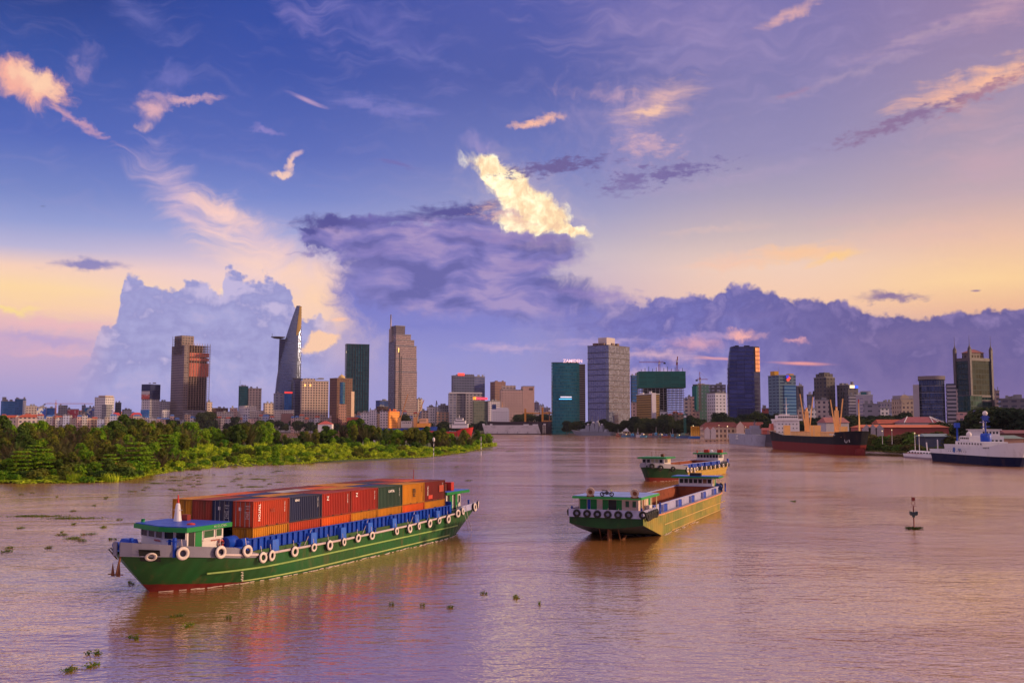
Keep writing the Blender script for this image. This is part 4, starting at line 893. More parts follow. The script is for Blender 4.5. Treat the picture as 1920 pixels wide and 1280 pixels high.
q = MB(); q.box(-6, A * .35, -4, B * .6, -2, b.z(742)); q.build('lower_wing', facade((.02, .05, .05), (.015, .06, .06), 3.7, 2.4, .8, .85, .5), b.o)
simple('flats', 'pinkish slab with balconies right of the three-spired tower', 'building', 1864, 1868, 1876, 733, 1050, facade((.36, .25, .24), (.06, .05, .06), 3.3, 4, .5, .7), clut=2)
simple('flats', 'wide dim terraced block at the right edge of the skyline', 'building', 1874, 1878, 1930, 748, 1000, facade((.16, .14, .17), (.05, .05, .07), 3.4, 5, .4, .6), phi=6, clut=6)
b = simple('school_block', 'pink four-storey block with blue roof below the three-spired tower', 'building', 1794, 1797, 1850, 775, 760, facade((.55, .32, .30), (.10, .08, .10), 3.4, 3, .5, .45), paint((.6, .35, .3)), phi=6, clut=0)
b.box('blue_roof', paint((.06, .08, .2)), (.6, 1.05), (.1, .9), b.H + .9, b.H + 2.5)

# ---- waterfront sheds and halls with pitched red roofs
def hall(label, x0, x1, ye, yr, Y, phi, wallm, roofm, depth=16, hip=.12, name='red_roofed_hall', overh=.8, cat='building', zb=-2):
    p = XZ(x0, 797, Y); k = Y / F; L_ = (x1 - x0) * k / math.cos(R(phi))
    o = thing(name, label, cat, (p[0], Y, G0), R(phi)); He = XZ(0, ye, Y)[1] - G0; Hr = XZ(0, yr, Y)[1] - G0
    q = MB(); q.prism([(0, 0), (L_, 0), (L_, depth), (0, depth)], zb, He); q.build('wall', wallm, o)
    q = MB(); e = overh; q.prism([(-e, -e), (L_ + e, -e), (L_ + e, depth + e), (-e, depth + e)], He + .01, Hr, top=[(L_ * hip, depth * .49), (L_ * (1 - hip), depth * .49), (L_ * (1 - hip), depth * .51), (L_ * hip, depth * .51)]); q.build('roof', roofm, o)
    return o, L_, He, Hr
cw = facade((.55, .38, .26), (.06, .04, .04), 5, 4, .5, .45)
def gables(o, pos, w, He, h, m=None):
    for x_ in pos:
        q = MB(); q.prism([(x_ - w / 2, -1.3), (x_ + w / 2, -1.3), (x_ + w / 2, 0), (x_ - w / 2, 0)], 0, He); q.poly([(x_ - w / 2 - .5, -1.35, He), (x_ + w / 2 + .5, -1.35, He), (x_, -1.35, He + h)]); q.build('gable', m or paint((.5, .42, .42)), o)
hall('dark red roofed colonial hall left of the grey naval ship', 1318, 1388, 800, 791, 1010, 0, cw, paint((.17, .04, .035), .8, .5, .4))
o, L_, He, Hr = hall('colonial museum hall with white gabled front behind the grey naval ship', 1383, 1440, 801, 791, 990, 0, cw, paint((.20, .045, .04), .8, .5, .4)); gables(o, [L_ * .08], 7, He + 1, 5, paint((.62, .45, .38)))
o, L_, He, Hr = hall('low waterside hall with two small gables left of the museum hall', 1320, 1342, 806, 800, 960, 0, cw, paint((.18, .05, .045)), 8); gables(o, [L_ * .25, L_ * .75], 5, He, 3)
hall('bright red flat-roofed shed between museum hall and cargo ship', 1430, 1465, 806, 802, 900, 0, paint((.42, .10, .07)), paint((.40, .08, .06)), 10, .02)
o, L_, He, Hr = hall('long red roofed warehouse with row of grey gables on its left', 1617, 1778, 801, 796, 640, 0, paint((.32, .07, .06)), ORT, 22, .03)
gables(o, [L_ * .04, L_ * .11, L_ * .19], 5, He - 1, 3, paint((.32, .28, .33)))
hall('red roofed hall with cream triangular gable behind the long warehouse', 1648, 1700, 794, 786, 760, 0, paint((.45, .28, .2)), REDT, 14, .02)
o, L_, He, Hr = hall('hipped red roof with white ridge lines above the long warehouse', 1697, 1768, 792, 781, 740, 0, paint((.60, .5, .45)), paint((.26, .05, .06)), 20, .2)
for xa, xb in ((-.8, .2), (L_ + .8, None), (L_ * .8 - 2, None), (L_ * .8 + 2.5, None)):
    a_ = xa if xb is not None or xa > L_ else xa
    q = MB(); q.bar((xa, -.9, He + .1), (L_ * .2 if xb is not None else L_ * .8, 9.8, Hr + .2), .5); q.build('ridge_line', WHITE, o)
o, L_, He, Hr = hall('pale hall with a red pitched roof behind the cargo ship\'s bow cranes', 1549, 1595, 792, 782, 820, 12, paint((.42, .38, .42)), paint((.3, .10, .09)), 14, .05)
o, L_, He, Hr = hall('steep roofed grey house with towers behind the cargo ship', 1540, 1572, 795, 778, 860, 0, paint((.36, .28, .34)), paint((.2, .14, .17)), 8, .4)
hall('long low dock shed with blue grey roof behind the moored hydrofoil', 1734, 1785, 818, 813, 500, 3, paint((.06, .07, .12)), paint((.16, .22, .24)), 10, .05)
hall('dark red dock shed at the right edge behind the white ship', 1885, 1960, 812, 806, 520, 0, paint((.2, .06, .05)), paint((.18, .05, .05)), 14, .03)
hall('pale green roofed dock shed right behind the white ship', 1860, 1920, 822, 816, 440, 4, paint((.35, .2, .15)), paint((.14, .2, .17)), 12, .05)
hall('white boathouse with a rounded roof beside the grey warship', 1171, 1215, 808, 802, 1480, 4, cw, paint((.5, .5, .56)), 12, .1, 'boathouse')
hall('long white and blue sunshade pavilion roof behind the left bank trees', 523, 556, 797, 794, 1990, 0, WHITE, paint((.1, .25, .55)), 12, .1, 'pavilion')
hall('small pavilion with red hipped roof behind the left bank trees', 596, 622, 795, 789, 1500, 0, WHITE, paint((.5, .08, .06)), 14, .4, 'pavilion')

# ---- small pale houses filling the foot of the skyline
hr = random.Random(99)
HW = [('white', (.62, .58, .60)), ('cream', (.60, .50, .42)), ('pink', (.58, .38, .34)), ('pale blue', (.38, .42, .58)), ('grey', (.34, .33, .38)), ('peach', (.62, .42, .28)), ('beige', (.48, .40, .34))]
HR_ = [('flat-roofed', None), ('red-roofed', (.42, .09, .05)), ('flat-roofed', None), ('blue-roofed', (.05, .14, .38))]
MK = [(0, 'left edge'), (55, 'blue glass block'), (105, 'orange tower crane'), (195, 'white stepped hotel'), (280, 'blue-netted tower'), (355, 'concrete skeleton tower'), (457, 'teal office tower'), (540, 'tapered tower'), (590, 'beige slab hotel'), (638, 'brown tower'), (668, 'green slab tower'), (740, 'orange block'), (790, 'ship cranes'), (820, 'grey derrick'), (870, 'twin grey towers'), (970, 'pink hotel'), (1020, 'distant flats'), (1060, 'teal glass tower'), (1140, 'broad glass tower'), (1215, 'ochre block'), (1290, 'hillside houses'), (1345, 'white apartment block'), (1400, 'dark blue tower'), (1437, 'red brick house'), (1470, 'blue panelled tower'), (1540, 'dark stepped tower'), (1600, 'signed tower'), (1650, 'mauve flats'), (1700, 'palace-roofed block')]
cnt_ = {}
for (xa, xb, ya, yb, Yc, st_) in ((2, 700, 777, 787, 1990, 7.5), (0, 330, 768, 778, 2230, 10), (385, 520, 772, 780, 2150, 9), (655, 900, 768, 780, 2040, 8), (1000, 1034, 768, 780, 2000, 8), (1184, 1365, 770, 784, 1580, 8), (1425, 1445, 772, 782, 1350, 9), (1495, 1720, 768, 780, 1450, 11)):
    px = xa
    while px < xb:
        w = st_ * hr.uniform(.8, 1.7); top = hr.uniform(ya, yb); (cn, c_), (rn, rc_) = hr.choice(HW), hr.choice(HR_); Yh = Yc * hr.uniform(.985, 1.02)
        mk = min(MK, key=lambda q_: abs(q_[0] - px))[1]; lb_ = 'small %s %s house under the %s' % (cn, rn, mk); cnt_[lb_] = cnt_.get(lb_, 0) + 1
        if cnt_[lb_] > 1: lb_ += ', %s from left' % ORD[cnt_[lb_] - 1]
        b = Bld('small_house', lb_, 'house', px, px, px + w, top, Yh, group='small houses at the foot of the skyline'); b.body(facade(c_, (.06, .05, .07), 3.4, 3.2, .45, .5), parapet=0 if rc_ else .7)
        if rc_: q = MB(); A_, B_, H_ = b.A, b.B, b.H; q.prism([(-.6, -.6), (A_ + .6, -.6), (A_ + .6, B_ + .6), (-.6, B_ + .6)], H_ + .01, H_ + 3.0, top=[(A_ * .15, B_ * .48), (A_ * .85, B_ * .48), (A_ * .85, B_ * .52), (A_ * .15, B_ * .52)]); q.build('roof', paint(rc_, .8, .4, .4), b.o)
        elif hr.random() < .6: b.box('water_tank', paint((.3, .3, .34)), (.2, .45), (.2, .5), b.H + .7, b.H + 2.6)
        px += w * hr.uniform(.8, 1.25)
# ---- tower cranes
def crane(label, px, ytop, ybase, Y, jl, jr, col_, az=0, luff=None, name='tower_crane'):
    x, z1 = XZ(px, ytop, Y); z0 = XZ(px, ybase, Y)[1]; k = Y / F
    o = thing(name, label, 'crane', (x, Y, z0), R(az)); H = z1 - z0; m = paint(col_, .6, .3)
    q = MB(); s_ = 1.0
    for sx in (-s_, s_):
        for sy in (-s_, s_): q.bar((sx, sy, 0), (sx, sy, H * .86), .35)
    n = max(3, int(H / 3.5))
    for i in range(n):
        a, c = H * .86 * i / n, H * .86 * (i + 1) / n
        q.bar((-s_, -s_, a), (s_, -s_, c), .25); q.bar((s_, s_, a), (s_, -s_, c), .25)
    q.build('mast', m, o)
    zj = H * .8
    if luff is None:
        q = MB(); L1, L2 = jl * k, jr * k
        for dz in (0, 1.3): q.bar((-L1, 0, zj + dz), (L2, 0, zj + dz * .8), .35)
        for i in range(int((L1 + L2) / 3)): xx = -L1 + i * 3; q.bar((xx, 0, zj), (xx + 1.5, 0, zj + 1.3), .2); q.bar((xx + 1.5, 0, zj + 1.3), (xx + 3, 0, zj), .2)
        q.build('jib', m, o)
        q = MB(); q.bar((0, 0, H * .8), (0, 0, H), .7); q.bar((0, 0, H), (-L1 * .8, 0, zj + 1.3), .12); q.bar((0, 0, H), (L2 * .8, 0, zj + 1.3), .12); q.build('tie_bars', m, o)
        q = MB(); xx = min(L1, L2); sgn = -1 if L1 < L2 else 1; q.box(sgn * xx - 1.5, sgn * xx + 1.5, -1, 1, zj - 2.2, zj); q.build('counterweight', DARK, o)
    else:
        q = MB(); q.bar((0, 0, H * .5), (luff[0] * k, 0, H * .5 + luff[1] * k), 1.3); q.build('jib', m, o)
    q = MB(); q.box(-1.3, 1.3, -2.4, -1.1, zj - 2.6, zj); q.build('cab', WHITE, o)
    return o
crane('orange tower crane rising over the low blocks at the far left', 105, 750, 785, 2000, 21, 70, (.55, .16, .03))
crane('long-jibbed tower crane above the green netted construction', 1236, 675, 697, 1500, 38, 10, (.35, .10, .07))
crane('upright folded-jib crane on the right of the green netted construction', 1269, 670, 698, 1505, 4, 4, (.30, .08, .05), luff=(1.5, 16))
crane('reddish tower crane over the teal netted tower', 1312, 697, 770, 1460, 6, 15, (.35, .12, .12))
crane('dark slewing harbour crane beside the teal glass tower', 1030, 760, 800, 1600, 5, 5, (.06, .06, .09), luff=(1, 5), name='harbour_crane')
crane('thin green crane post in front of the riverside trees', 1284, 770, 812, 1200, 4, 2, (.02, .18, .15), name='harbour_crane')

# ---------------------------------------------------------------- vegetation
def leafmat(c1, c2, c3=None):
    key = ('l', c1, c2, c3)
    if key in MC: return MC[key]
    m, t, b = new_mat('foliage')
    oi = t.node('ShaderNodeObjectInfo'); P = t.node('ShaderNodeTexCoord').outputs['Object']
    n = t.noise(P, 0.55, 3, 0.6); f = t.m('ADD', t.m('MULTIPLY', t.sm(n, 0.35, 0.65), 0.7), t.m('MULTIPLY', oi.outputs['Random'], 0.35))
    c = t.mix(f, (*c1, 1), (*c2, 1))
    if c3: c = t.mix(t.sm(t.noise(P, 1.3, 2), 0.60, 0.72), c, (*c3, 1))
    t.put(b.inputs['Base Color'], c); b.inputs['Roughness'].default_value = 0.8; b.inputs['Specular IOR Level'].default_value = .12
    tr = t.node('ShaderNodeBsdfTranslucent'); t.l.new(c, tr.inputs[0])
    mx = t.node('ShaderNodeMixShader'); mx.inputs[0].default_value = 0.28
    t.l.new(b.outputs[0], mx.inputs[1]); t.l.new(tr.outputs[0], mx.inputs[2]); t.l.new(mx.outputs[0], t.n['Material Output'].inputs[0])
    MC[key] = m; return m
LG = leafmat((.05, .17, .008), (.25, .41, .018), (.38, .30, .03))      # bright mixed green
LD = leafmat((.025, .07, .01), (.11, .17, .025))                   # dark green
LO = leafmat((.06, .10, .012), (.21, .22, .025), (.26, .14, .04))      # olive
LB_ = leafmat((.030, .030, .016), (.085, .055, .028), (.12, .06, .03))  # brownish palm
LY = leafmat((.16, .30, .010), (.55, .64, .03))                        # yellow green
LU = leafmat((.012, .028, .018), (.035, .055, .028))                   # city trees, deep green
BARK = paint((.10, .07, .05), .9, .4)
def leaf(q, p, s, d, r):
    d = Vector(d).normalized(); u = d.cross(Vector((r.uniform(-1, 1), r.uniform(-1, 1), r.uniform(-1, 1))))
    if u.length < .01: u = Vector((1, 0, 0))
    u.normalize(); w = d.cross(u); p = Vector(p); n = len(q.v)
    q.v += [tuple(p - u * s), tuple(p + w * s * .55 + d * s * .2), tuple(p + u * s), tuple(p - w * s * .55 + d * s * .2)]; q.face((n, n + 1, n + 2, n + 3))
def blob_leaves(q, c, rad, n, s, r, up=.35):
    for _ in range(n):
        d = Vector((r.gauss(0, 1), r.gauss(0, 1), r.gauss(0, 1))).normalized()
        if d.z < -.35 and r.random() < .6: d.z = -d.z
        k = r.uniform(.62, 1.08); p = (c[0] + d.x * rad[0] * k, c[1] + d.y * rad[1] * k, c[2] + d.z * rad[2] * k)
        leaf(q, p, s * r.uniform(.6, 1.35), d + Vector((r.uniform(-.7, .7), r.uniform(-.7, .7), up + r.uniform(-.4, .6))), r)
def core(q, c, rad, r):
    rows = []
    for i in range(6):
        a = math.pi * i / 5; rows.append([(c[0] + rad[0] * math.sin(a) * math.cos(b_) * f_, c[1] + rad[1] * math.sin(a) * math.sin(b_) * f_, c[2] + rad[2] * math.cos(a)) for b_, f_ in [(2 * math.pi * j / 7, r.uniform(.8, 1.1) if 0 < j < 7 else 1) for j in range(8)]])
    q.grid(rows, sm=False)
def tree_root(name, label, cat='tree'): return thing(name, label, cat)
def make_tree(name, label, H, Rr, seed, mat, nb=11, nl=230, s=.42, trunk=.3, spread=1.0, low=.25):
    r = random.Random(seed); o = tree_root(name, label)
    q = MB(); q.cyl((0, 0, -.5), (r.uniform(-.3, .3), 0, H * .55), H * .028, H * .016, 7)
    bl = []
    for i in range(nb):
        a = r.uniform(0, 2 * math.pi); zz = r.uniform(low, .88); rr = Rr * spread * math.sqrt(max(.05, 1 - abs(zz - .5) * 1.5)) * r.uniform(.25, .8)
        br = Rr * r.uniform(.28, .48); c = (math.cos(a) * rr, math.sin(a) * rr, H * zz)
        bl.append((c, (br * 1.1, br * 1.1, br * .8))); q.bar((0, 0, H * min(zz, .5) * .8), (c[0] * .8, c[1] * .8, c[2] * .95), H * .012)
    bl.append(((0, 0, H - Rr * .38), (Rr * .45, Rr * .45, Rr * .4)))
    q.build('trunk', BARK, o)
    q = MB()
    for c, rad in bl:
        core(q, c, [v * .66 for v in rad], r); blob_leaves(q, c, rad, nl, s, r)
    q.build('crown', mat, o); return o
def make_tier(label, seed):
    r = random.Random(seed); o = tree_root('tiered_tree', label); H = 8
    q = MB(); q.cyl((0, 0, -.5), (0, 0, H * .95), .22, .07, 7); p = MB()
    for i in range(6):
        z = H * (.22 + .145 * i); R_ = 4.6 * (1 - .13 * i) * r.uniform(.85, 1.1)
        for k in range(7):
            a = k * .9 + i * 1.3 + r.uniform(-.2, .2); L_ = R_ * r.uniform(.6, 1.05); e = (math.cos(a) * L_, math.sin(a) * L_, z + .25)
            q.bar((0, 0, z - .3), e, .08)
            for f_ in (.45, .75, 1.0): blob_leaves(p, (e[0] * f_, e[1] * f_, z + .1), (1.15, 1.15, .26), 46, .30, r, up=1.2)
    q.build('trunk', BARK, o); p.build('crown', LG, o); return o
def make_nipa(label, seed, H=8.0, mat=None, n=15):
    r = random.Random(seed); o = tree_root('nipa_palm', label, 'palm'); q = MB(); st = MB()
    for i in range(n):
        a = 2 * math.pi * i / n + r.uniform(-.2, .2); L_ = H * r.uniform(.75, 1.1); lean = r.uniform(.12, .62); pts = []
        for k in range(9):
            f_ = k / 8; out = L_ * (lean * f_ + .45 * lean * f_ ** 3) ; pts.append(Vector((math.cos(a) * out, math.sin(a) * out, L_ * (f_ - .38 * lean * f_ ** 2.6))))
        for k in range(8):
            st.bar(pts[k], pts[k + 1], .10 * (1 - k / 9))
            if k < 1: continue
            d = (pts[k + 1] - pts[k]).normalized(); side = d.cross(Vector((0, 0, 1))).normalized()
            for e in range(3):
                p = pts[k].lerp(pts[k + 1], e / 3)
                for sg in (-1, 1):
                    ln = 1.15 * (1 - .5 * abs(k - 3.5) / 4) * r.uniform(.8, 1.2); tip = p + side * sg * ln + d * ln * .55 + Vector((0, 0, -ln * .30)); w = d * .11
                    m_ = len(q.v); q.v += [tuple(p - w), tuple(p + w), tuple(tip)]; q.face((m_, m_ + 1, m_ + 2))
    st.build('stems', paint((.10, .08, .035), .8), o); q.build('fronds', mat or LB_, o); return o
def make_bush(label, seed, mat, H=2.6, Rr=2.6, nl=130, nb=6, s=.3, name='bush'):
    r = random.Random(seed); o = tree_root(name, label, 'bush'); q = MB(); st = MB()
    for i in range(nb):
        a = r.uniform(0, 6.28); d = r.uniform(0, .65) * Rr; c = (math.cos(a) * d, math.sin(a) * d, H * r.uniform(.3, .62)); rad = (Rr * r.uniform(.35, .55), Rr * r.uniform(.35, .55), H * r.uniform(.3, .42))
        core(q, c, [v * .7 for v in rad], r); blob_leaves(q, c, rad, nl, s, r); st.bar((0, 0, -.3), c, .09)
    st.build('stems', BARK, o); q.build('leaves', mat, o); return o
def make_reed(label, seed, mat, H=2.4, Rr=1.6, n=150):
    r = random.Random(seed); o = tree_root('reed_clump', label, 'reeds'); q = MB()
    for i in range(n):
        a = r.uniform(0, 6.28); d = Rr * math.sqrt(r.random()); x, y = math.cos(a) * d, math.sin(a) * d; h = H * r.uniform(.5, 1.1); l = Vector((r.uniform(-.5, .5), r.uniform(-.5, .5), 0)) * h * .6; w = r.uniform(.04, .09)
        m_ = len(q.v); q.v += [(x - w, y, 0), (x + w, y, 0), (x + l.x * .4 + w, y + l.y * .4, h * .6), (x + l.x * .4 - w, y + l.y * .4, h * .6), (x + l.x, y + l.y, h)]; q.face((m_, m_ + 1, m_ + 2, m_ + 3)); q.face((m_ + 3, m_ + 2, m_ + 4))
    q.build('blades', mat, o); return o

SHY = [(-150, 262), (0, 268), (200, 269), (250, 286), (330, 332), (450, 356), (600, 415), (700, 444), (800, 478), (870, 552), (930, 735)]
def lerp_t(tab, x):
    if x <= tab[0][0]: return tab[0][1]
    for (a, p), (c, q_) in zip(tab, tab[1:]):
        if x <= c: return p + (q_ - p) * (x - a) / (c - a)
    return tab[-1][1]
CREST = [(-150, 782), (0, 784), (60, 787), (100, 786), (200, 786), (240, 781), (260, 783), (300, 789), (350, 788), (370, 792), (400, 800), (440, 801), (455, 787), (480, 784), (505, 790), (520, 802), (560, 806), (600, 803), (640, 790), (670, 786), (700, 796), (740, 800), (780, 800), (840, 806), (880, 802), (910, 806), (935, 822)]
PROT = {
 'tree': [make_tree('bank_tree', 'x', 10, 4.2, 1, LG), make_tree('bank_tree', 'x', 10, 3.6, 2, LO, nb=9), make_tree('bank_tree', 'x', 11, 3.4, 3, LD, nb=12), make_tree('bank_tree', 'x', 10, 3.0, 4, LO, nb=13, s=.3, spread=.8)],
 'nipa': [make_nipa('x', 11), make_nipa('x', 12, 8, LD, 13), make_nipa('x', 13, 8, leafmat((.05, .07, .02), (.12, .10, .03)), 17)],
 'bush': [make_bush('x', 21, LG), make_bush('x', 22, LY), make_bush('x', 23, LD), make_bush('x', 24, LO)],
 'tier': [make_tier('x', 31)],
 'reed': [make_reed('x', 41, LY), make_reed('x', 42, LO)],
}
BASEH = {'tree': 10.5, 'nipa': 8.5, 'bush': 2.8, 'tier': 8.0, 'reed': 2.4}
ADJ = {'tree': ['bright green leafy', 'olive green', 'dark dense', 'slim feathery olive'], 'nipa': ['brownish', 'dark green', 'olive'], 'bush': ['bright green', 'yellow green', 'dark green', 'olive'], 'tier': ['flat-tiered bright green'], 'reed': ['yellow green', 'olive brown']}
NOUN = {'tree': 'tree', 'nipa': 'nipa palm', 'bush': 'bush', 'tier': 'tree', 'reed': 'reed clump'}
GRP = {'tree': 'trees on the left bank', 'nipa': 'nipa palms on the left bank', 'bush': 'bushes on the left bank', 'tier': 'flat-tiered trees on the left bank', 'reed': 'reed clumps along the left bank'}
used_p = set(); NPL = {}
def place(kind, vi, x, y, top_z, rnd, zone):
    o0 = PROT[kind][vi]; g = bank_z(x, y); h = max(.8, top_z - g); sz = h / BASEH[kind]
    sx = sz if kind != 'tree' else (sz * .5 + .5) if sz > 1 else sz
    if kind == 'nipa': sx = (sz + .9) / 2
    sx *= rnd.uniform(.88, 1.15)
    lab = '%s %s %s' % (ADJ[kind][vi], NOUN[kind], zone)
    key = (kind, vi)
    o = dup(o0) if key in used_p else o0
    used_p.add(key); o.location = (x, y, g - .05); o.rotation_euler = (0, 0, rnd.uniform(0, 6.28)); o.scale = (sx, sx, sz)
    tag(o, lab, None, GRP[kind]); NPL[kind] = NPL.get(kind, 0) + 1
rnd = random.Random(77)
LM = [(20, 'picture\'s left edge'), (50, 'blue glass block'), (105, 'orange tower crane'), (135, 'red poster'), (195, 'white stepped hotel'), (220, 'dark cylinder'), (280, 'blue-netted tower'), (308, 'white slab of flats'), (355, 'concrete skeleton tower'), (415, 'brown terrace block'),
      (457, 'teal office tower'), (480, 'beige twin tower'), (525, 'helipad wing'), (548, 'tapered tower'), (590, 'beige slab hotel'), (638, 'brown tower'), (668, 'green slab tower'), (700, 'white house row'), (738, 'orange block'), (755, 'stepped tower'), (790, 'orange ship cranes'), (820, 'grey derrick'), (865, 'red ship'), (900, 'green office block'), (925, 'floating dock')]
def zone(px, d, Y):
    dep = 'at the water\'s edge' if d < 9 else 'near the front' if d < 22 else 'in front growth' if d < 40 else 'in middle growth' if d < 70 else 'in rear growth' if d < 110 else 'on the crest'
    return '%s under the %s' % (dep, min(LM, key=lambda q_: abs(q_[0] - px))[1])
def crest_z(px, Y, row=None): return CH + (797 - 2 - (lerp_t(CREST, px) if row is None else row)) / F * Y
# left wooded part
for d, step, row in ((3, 20, 886), (8, 22, 872), (15, 23, 858), (25, 24, 845), (38, 25, 834), (54, 24, 824), (74, 22, 813), (96, 20, 803), (122, 17, 794), (150, 15, None), (178, 14, None)):
    px = -60 + rnd.uniform(0, 15)
    while px < 345 + (0 if d < 60 else 20):
        Ys = lerp_t(SHY, px); Y = Ys + d * rnd.uniform(.9, 1.12) + (rnd.uniform(-3, 3) if d < 9 else 0); x = XZ(px, 797, Y)[0]
        cr = lerp_t(CREST, px); rr = cr if row is None else max(cr + 2, row)
        tz = crest_z(px, Y, rr + rnd.uniform(-5, 7) + (rnd.uniform(0, 8) if row is None and rnd.random() < .4 else 0))
        k = rnd.random()
        if d < 6: kind, vi = ('bush', rnd.choice((0, 2, 0, 3))) if k < .8 else ('reed', 0)
        elif d < 20: kind, vi = ('bush', rnd.choice((0, 2, 3))) if k < .35 else ('tree', rnd.choice((0, 0, 2))) if k < .94 else ('tier', 0)
        elif d < 50: kind, vi = ('tree', rnd.choice((0, 1, 3, 1))) if k < .6 else ('nipa', rnd.choice((0, 2))) if k < .97 else ('tier', 0)
        else: kind, vi = ('nipa', rnd.choice((0, 0, 1, 2))) if k < .5 else ('tree', rnd.choice((1, 2, 3, 0)))
        place(kind, vi, x, Y, tz, rnd, zone(px, d, Y))
        px += step * rnd.uniform(.75, 1.25)
# the flat-tiered trees the eye picks out at the left water edge
for px, py, row in ((238, 892, 826), (190, 898, 848), (262, 888, 846), (60, 902, 838), (20, 903, 842), (300, 872, 812)):
    p = at(px, py); place('tier', 0, p.x, p.y + 6, crest_z(px, p.y + 6, row), rnd, 'standing out by the water, %s from the left of six' % ORD[[20, 60, 190, 238, 262, 300].index(px)])
# middle and right part: low scrub in front, taller growth behind
for d, step, row in ((5, 30, -1), (14, 26, -1), (26, 26, -1), (42, 26, -1), (60, 24, -1), (80, 22, -1), (102, 20, -1), (125, 18, 832), (150, 15, 820), (178, 12, None), (205, 12, None)):
    px = 330 + rnd.uniform(0, 15)
    while px < 925:
        Ys = lerp_t(SHY, px); dd = d * (1 if px < 640 else max(.25, 1 - (px - 640) / 390)); Y = Ys + dd * rnd.uniform(.9, 1.1); x = XZ(px, 797, Y)[0]
        cr = lerp_t(CREST, px); k = rnd.random()
        if row == -1:
            kind, vi = ('bush', rnd.choice((1, 0, 1, 0, 1, 3, 1))) if k < .84 else ('reed', rnd.choice((0, 0, 1))) if k < .96 else ('tree', 0)
            g = bank_z(x, Y); tz = g + rnd.uniform(1.4, 3.2) * (1 if k < .96 else 2.0) + dd * .018
        else:
            rr = cr if row is None else max(cr + 3, row)
            tz = crest_z(px, Y, rr + rnd.uniform(-4, 7)); 
            if row is not None and rnd.random() < .35: tz -= rnd.uniform(1, 4)
            kind, vi = ('tree', rnd.choice((0, 1, 2, 3))) if k < .6 else ('nipa', rnd.choice((0, 1, 1, 2))) if k < .85 else ('bush', rnd.choice((0, 2)))
            if kind == 'bush': tz = min(tz, bank_z(x, Y) + 6)
        place(kind, vi, x, Y, tz, rnd, zone(px, dd, Y))
        px += step * rnd.uniform(.75, 1.25)
by = {}
for k_ in GRP.values():
    for o_ in col.objects:
        if o_.get('group') == k_: by.setdefault(o_['label'], []).append(o_)
for lb_, os_ in by.items():
    if len(os_) > 1:
        for i_, o_ in enumerate(sorted(os_, key=lambda q_: q_.location.x / q_.location.y)): o_['label'] = '%s, %s from left' % (lb_, ORD[min(i_, 24)])
# grass and creepers over the whole bank: nobody could count it
q = MB(); r = random.Random(5)
for _ in range(34000):
    px = r.uniform(-90, 932); d = r.uniform(-2.5, 150) if px > 330 else r.uniform(-2, 70)
    if r.random() < .10: d = r.uniform(-3, 4) + 3 * math.sin(px * .09) * math.sin(px * .031)
    Y = lerp_t(SHY, px) + d * (1 if px < 640 else .8); x = XZ(px, 797, Y)[0]; g = bank_z(x, Y)
    if g < -.8: continue
    leaf(q, (x, Y, max(g, 0) + r.uniform(.05, .9 if d > 4 else .35)), r.uniform(.35, .8), (r.uniform(-.6, .6), r.uniform(-.6, .6), 1), r)
tag(q.build('grass', leafmat((.13, .26, .010), (.48, .56, .025), (.30, .22, .04))), 'yellow green grass and creepers spread over the left bank', 'grass', kind='stuff')

# ---- riverside trees of the city
ct = [make_tree('riverside_tree', 'x', 18, 9, 51, LU, nb=14, nl=210, s=.95, low=.3), make_tree('riverside_tree', 'x', 16, 10, 52, leafmat((.02, .04, .015), (.06, .075, .025)), nb=16, nl=190, s=.95, low=.3)]
cu = set(); r = random.Random(9)
def ctree(px, top, Y, lab, wide=1.0):
    i = r.randrange(2); o = dup(ct[i]) if i in cu else ct[i]; cu.add(i)
    x = XZ(px, 797, Y)[0]; h = max(4, CH + (797 - top) / F * Y - G0); s_ = h / (18.5 if i == 0 else 16.5)
    o.location = (x, Y, G0 - .3); o.rotation_euler = (0, 0, r.uniform(0, 6.28)); sx = s_ * .6 + .3; o.scale = (sx * wide, sx * wide, s_)
    tag(o, lab, None, 'trees along the city riverfront')
runs = [(318, 560, 1960, 789, 10, 'below the white colonial blocks'), (562, 700, 1900, 792, 9, 'below the beige hotel and brown tower'), (750, 905, 1850, 793, 9, 'behind the red and blue ships'),
        (1062, 1200, 1540, 791, 8, 'below the teal and grey towers'), (1190, 1330, 1330, 789, 8, 'below the green netted tower'), (1205, 1320, 1390, 783, 9, 'behind the netted construction trees'),
        (1340, 1500, 1080, 785, 9, 'in front of the dark blue tower'), (1350, 1450, 1150, 779, 12, 'in the rear row by the dark blue tower'), (1440, 1560, 950, 790, 10, 'behind the cargo ship\'s bridge'), (1545, 1720, 860, 786, 11, 'above the long red warehouse roof'),
        (1585, 1700, 1000, 778, 13, 'in the rear row above the red warehouse'), (1760, 1800, 700, 795, 11, 'beside the pink four-storey block')]
for x0, x1, Y, top, st_, lab in runs:
    px = x0; n = 0
    while px < x1:
        bump = 6 * math.sin(px * .11) + 4 * math.sin(px * .31)
        ctree(px, top + bump * .5 + r.uniform(-3, 5), Y * r.uniform(.98, 1.03), ORD[min(n, 24)] + ' dark tree from the left ' + lab); px += st_ * r.uniform(.7, 1.5); n += 1
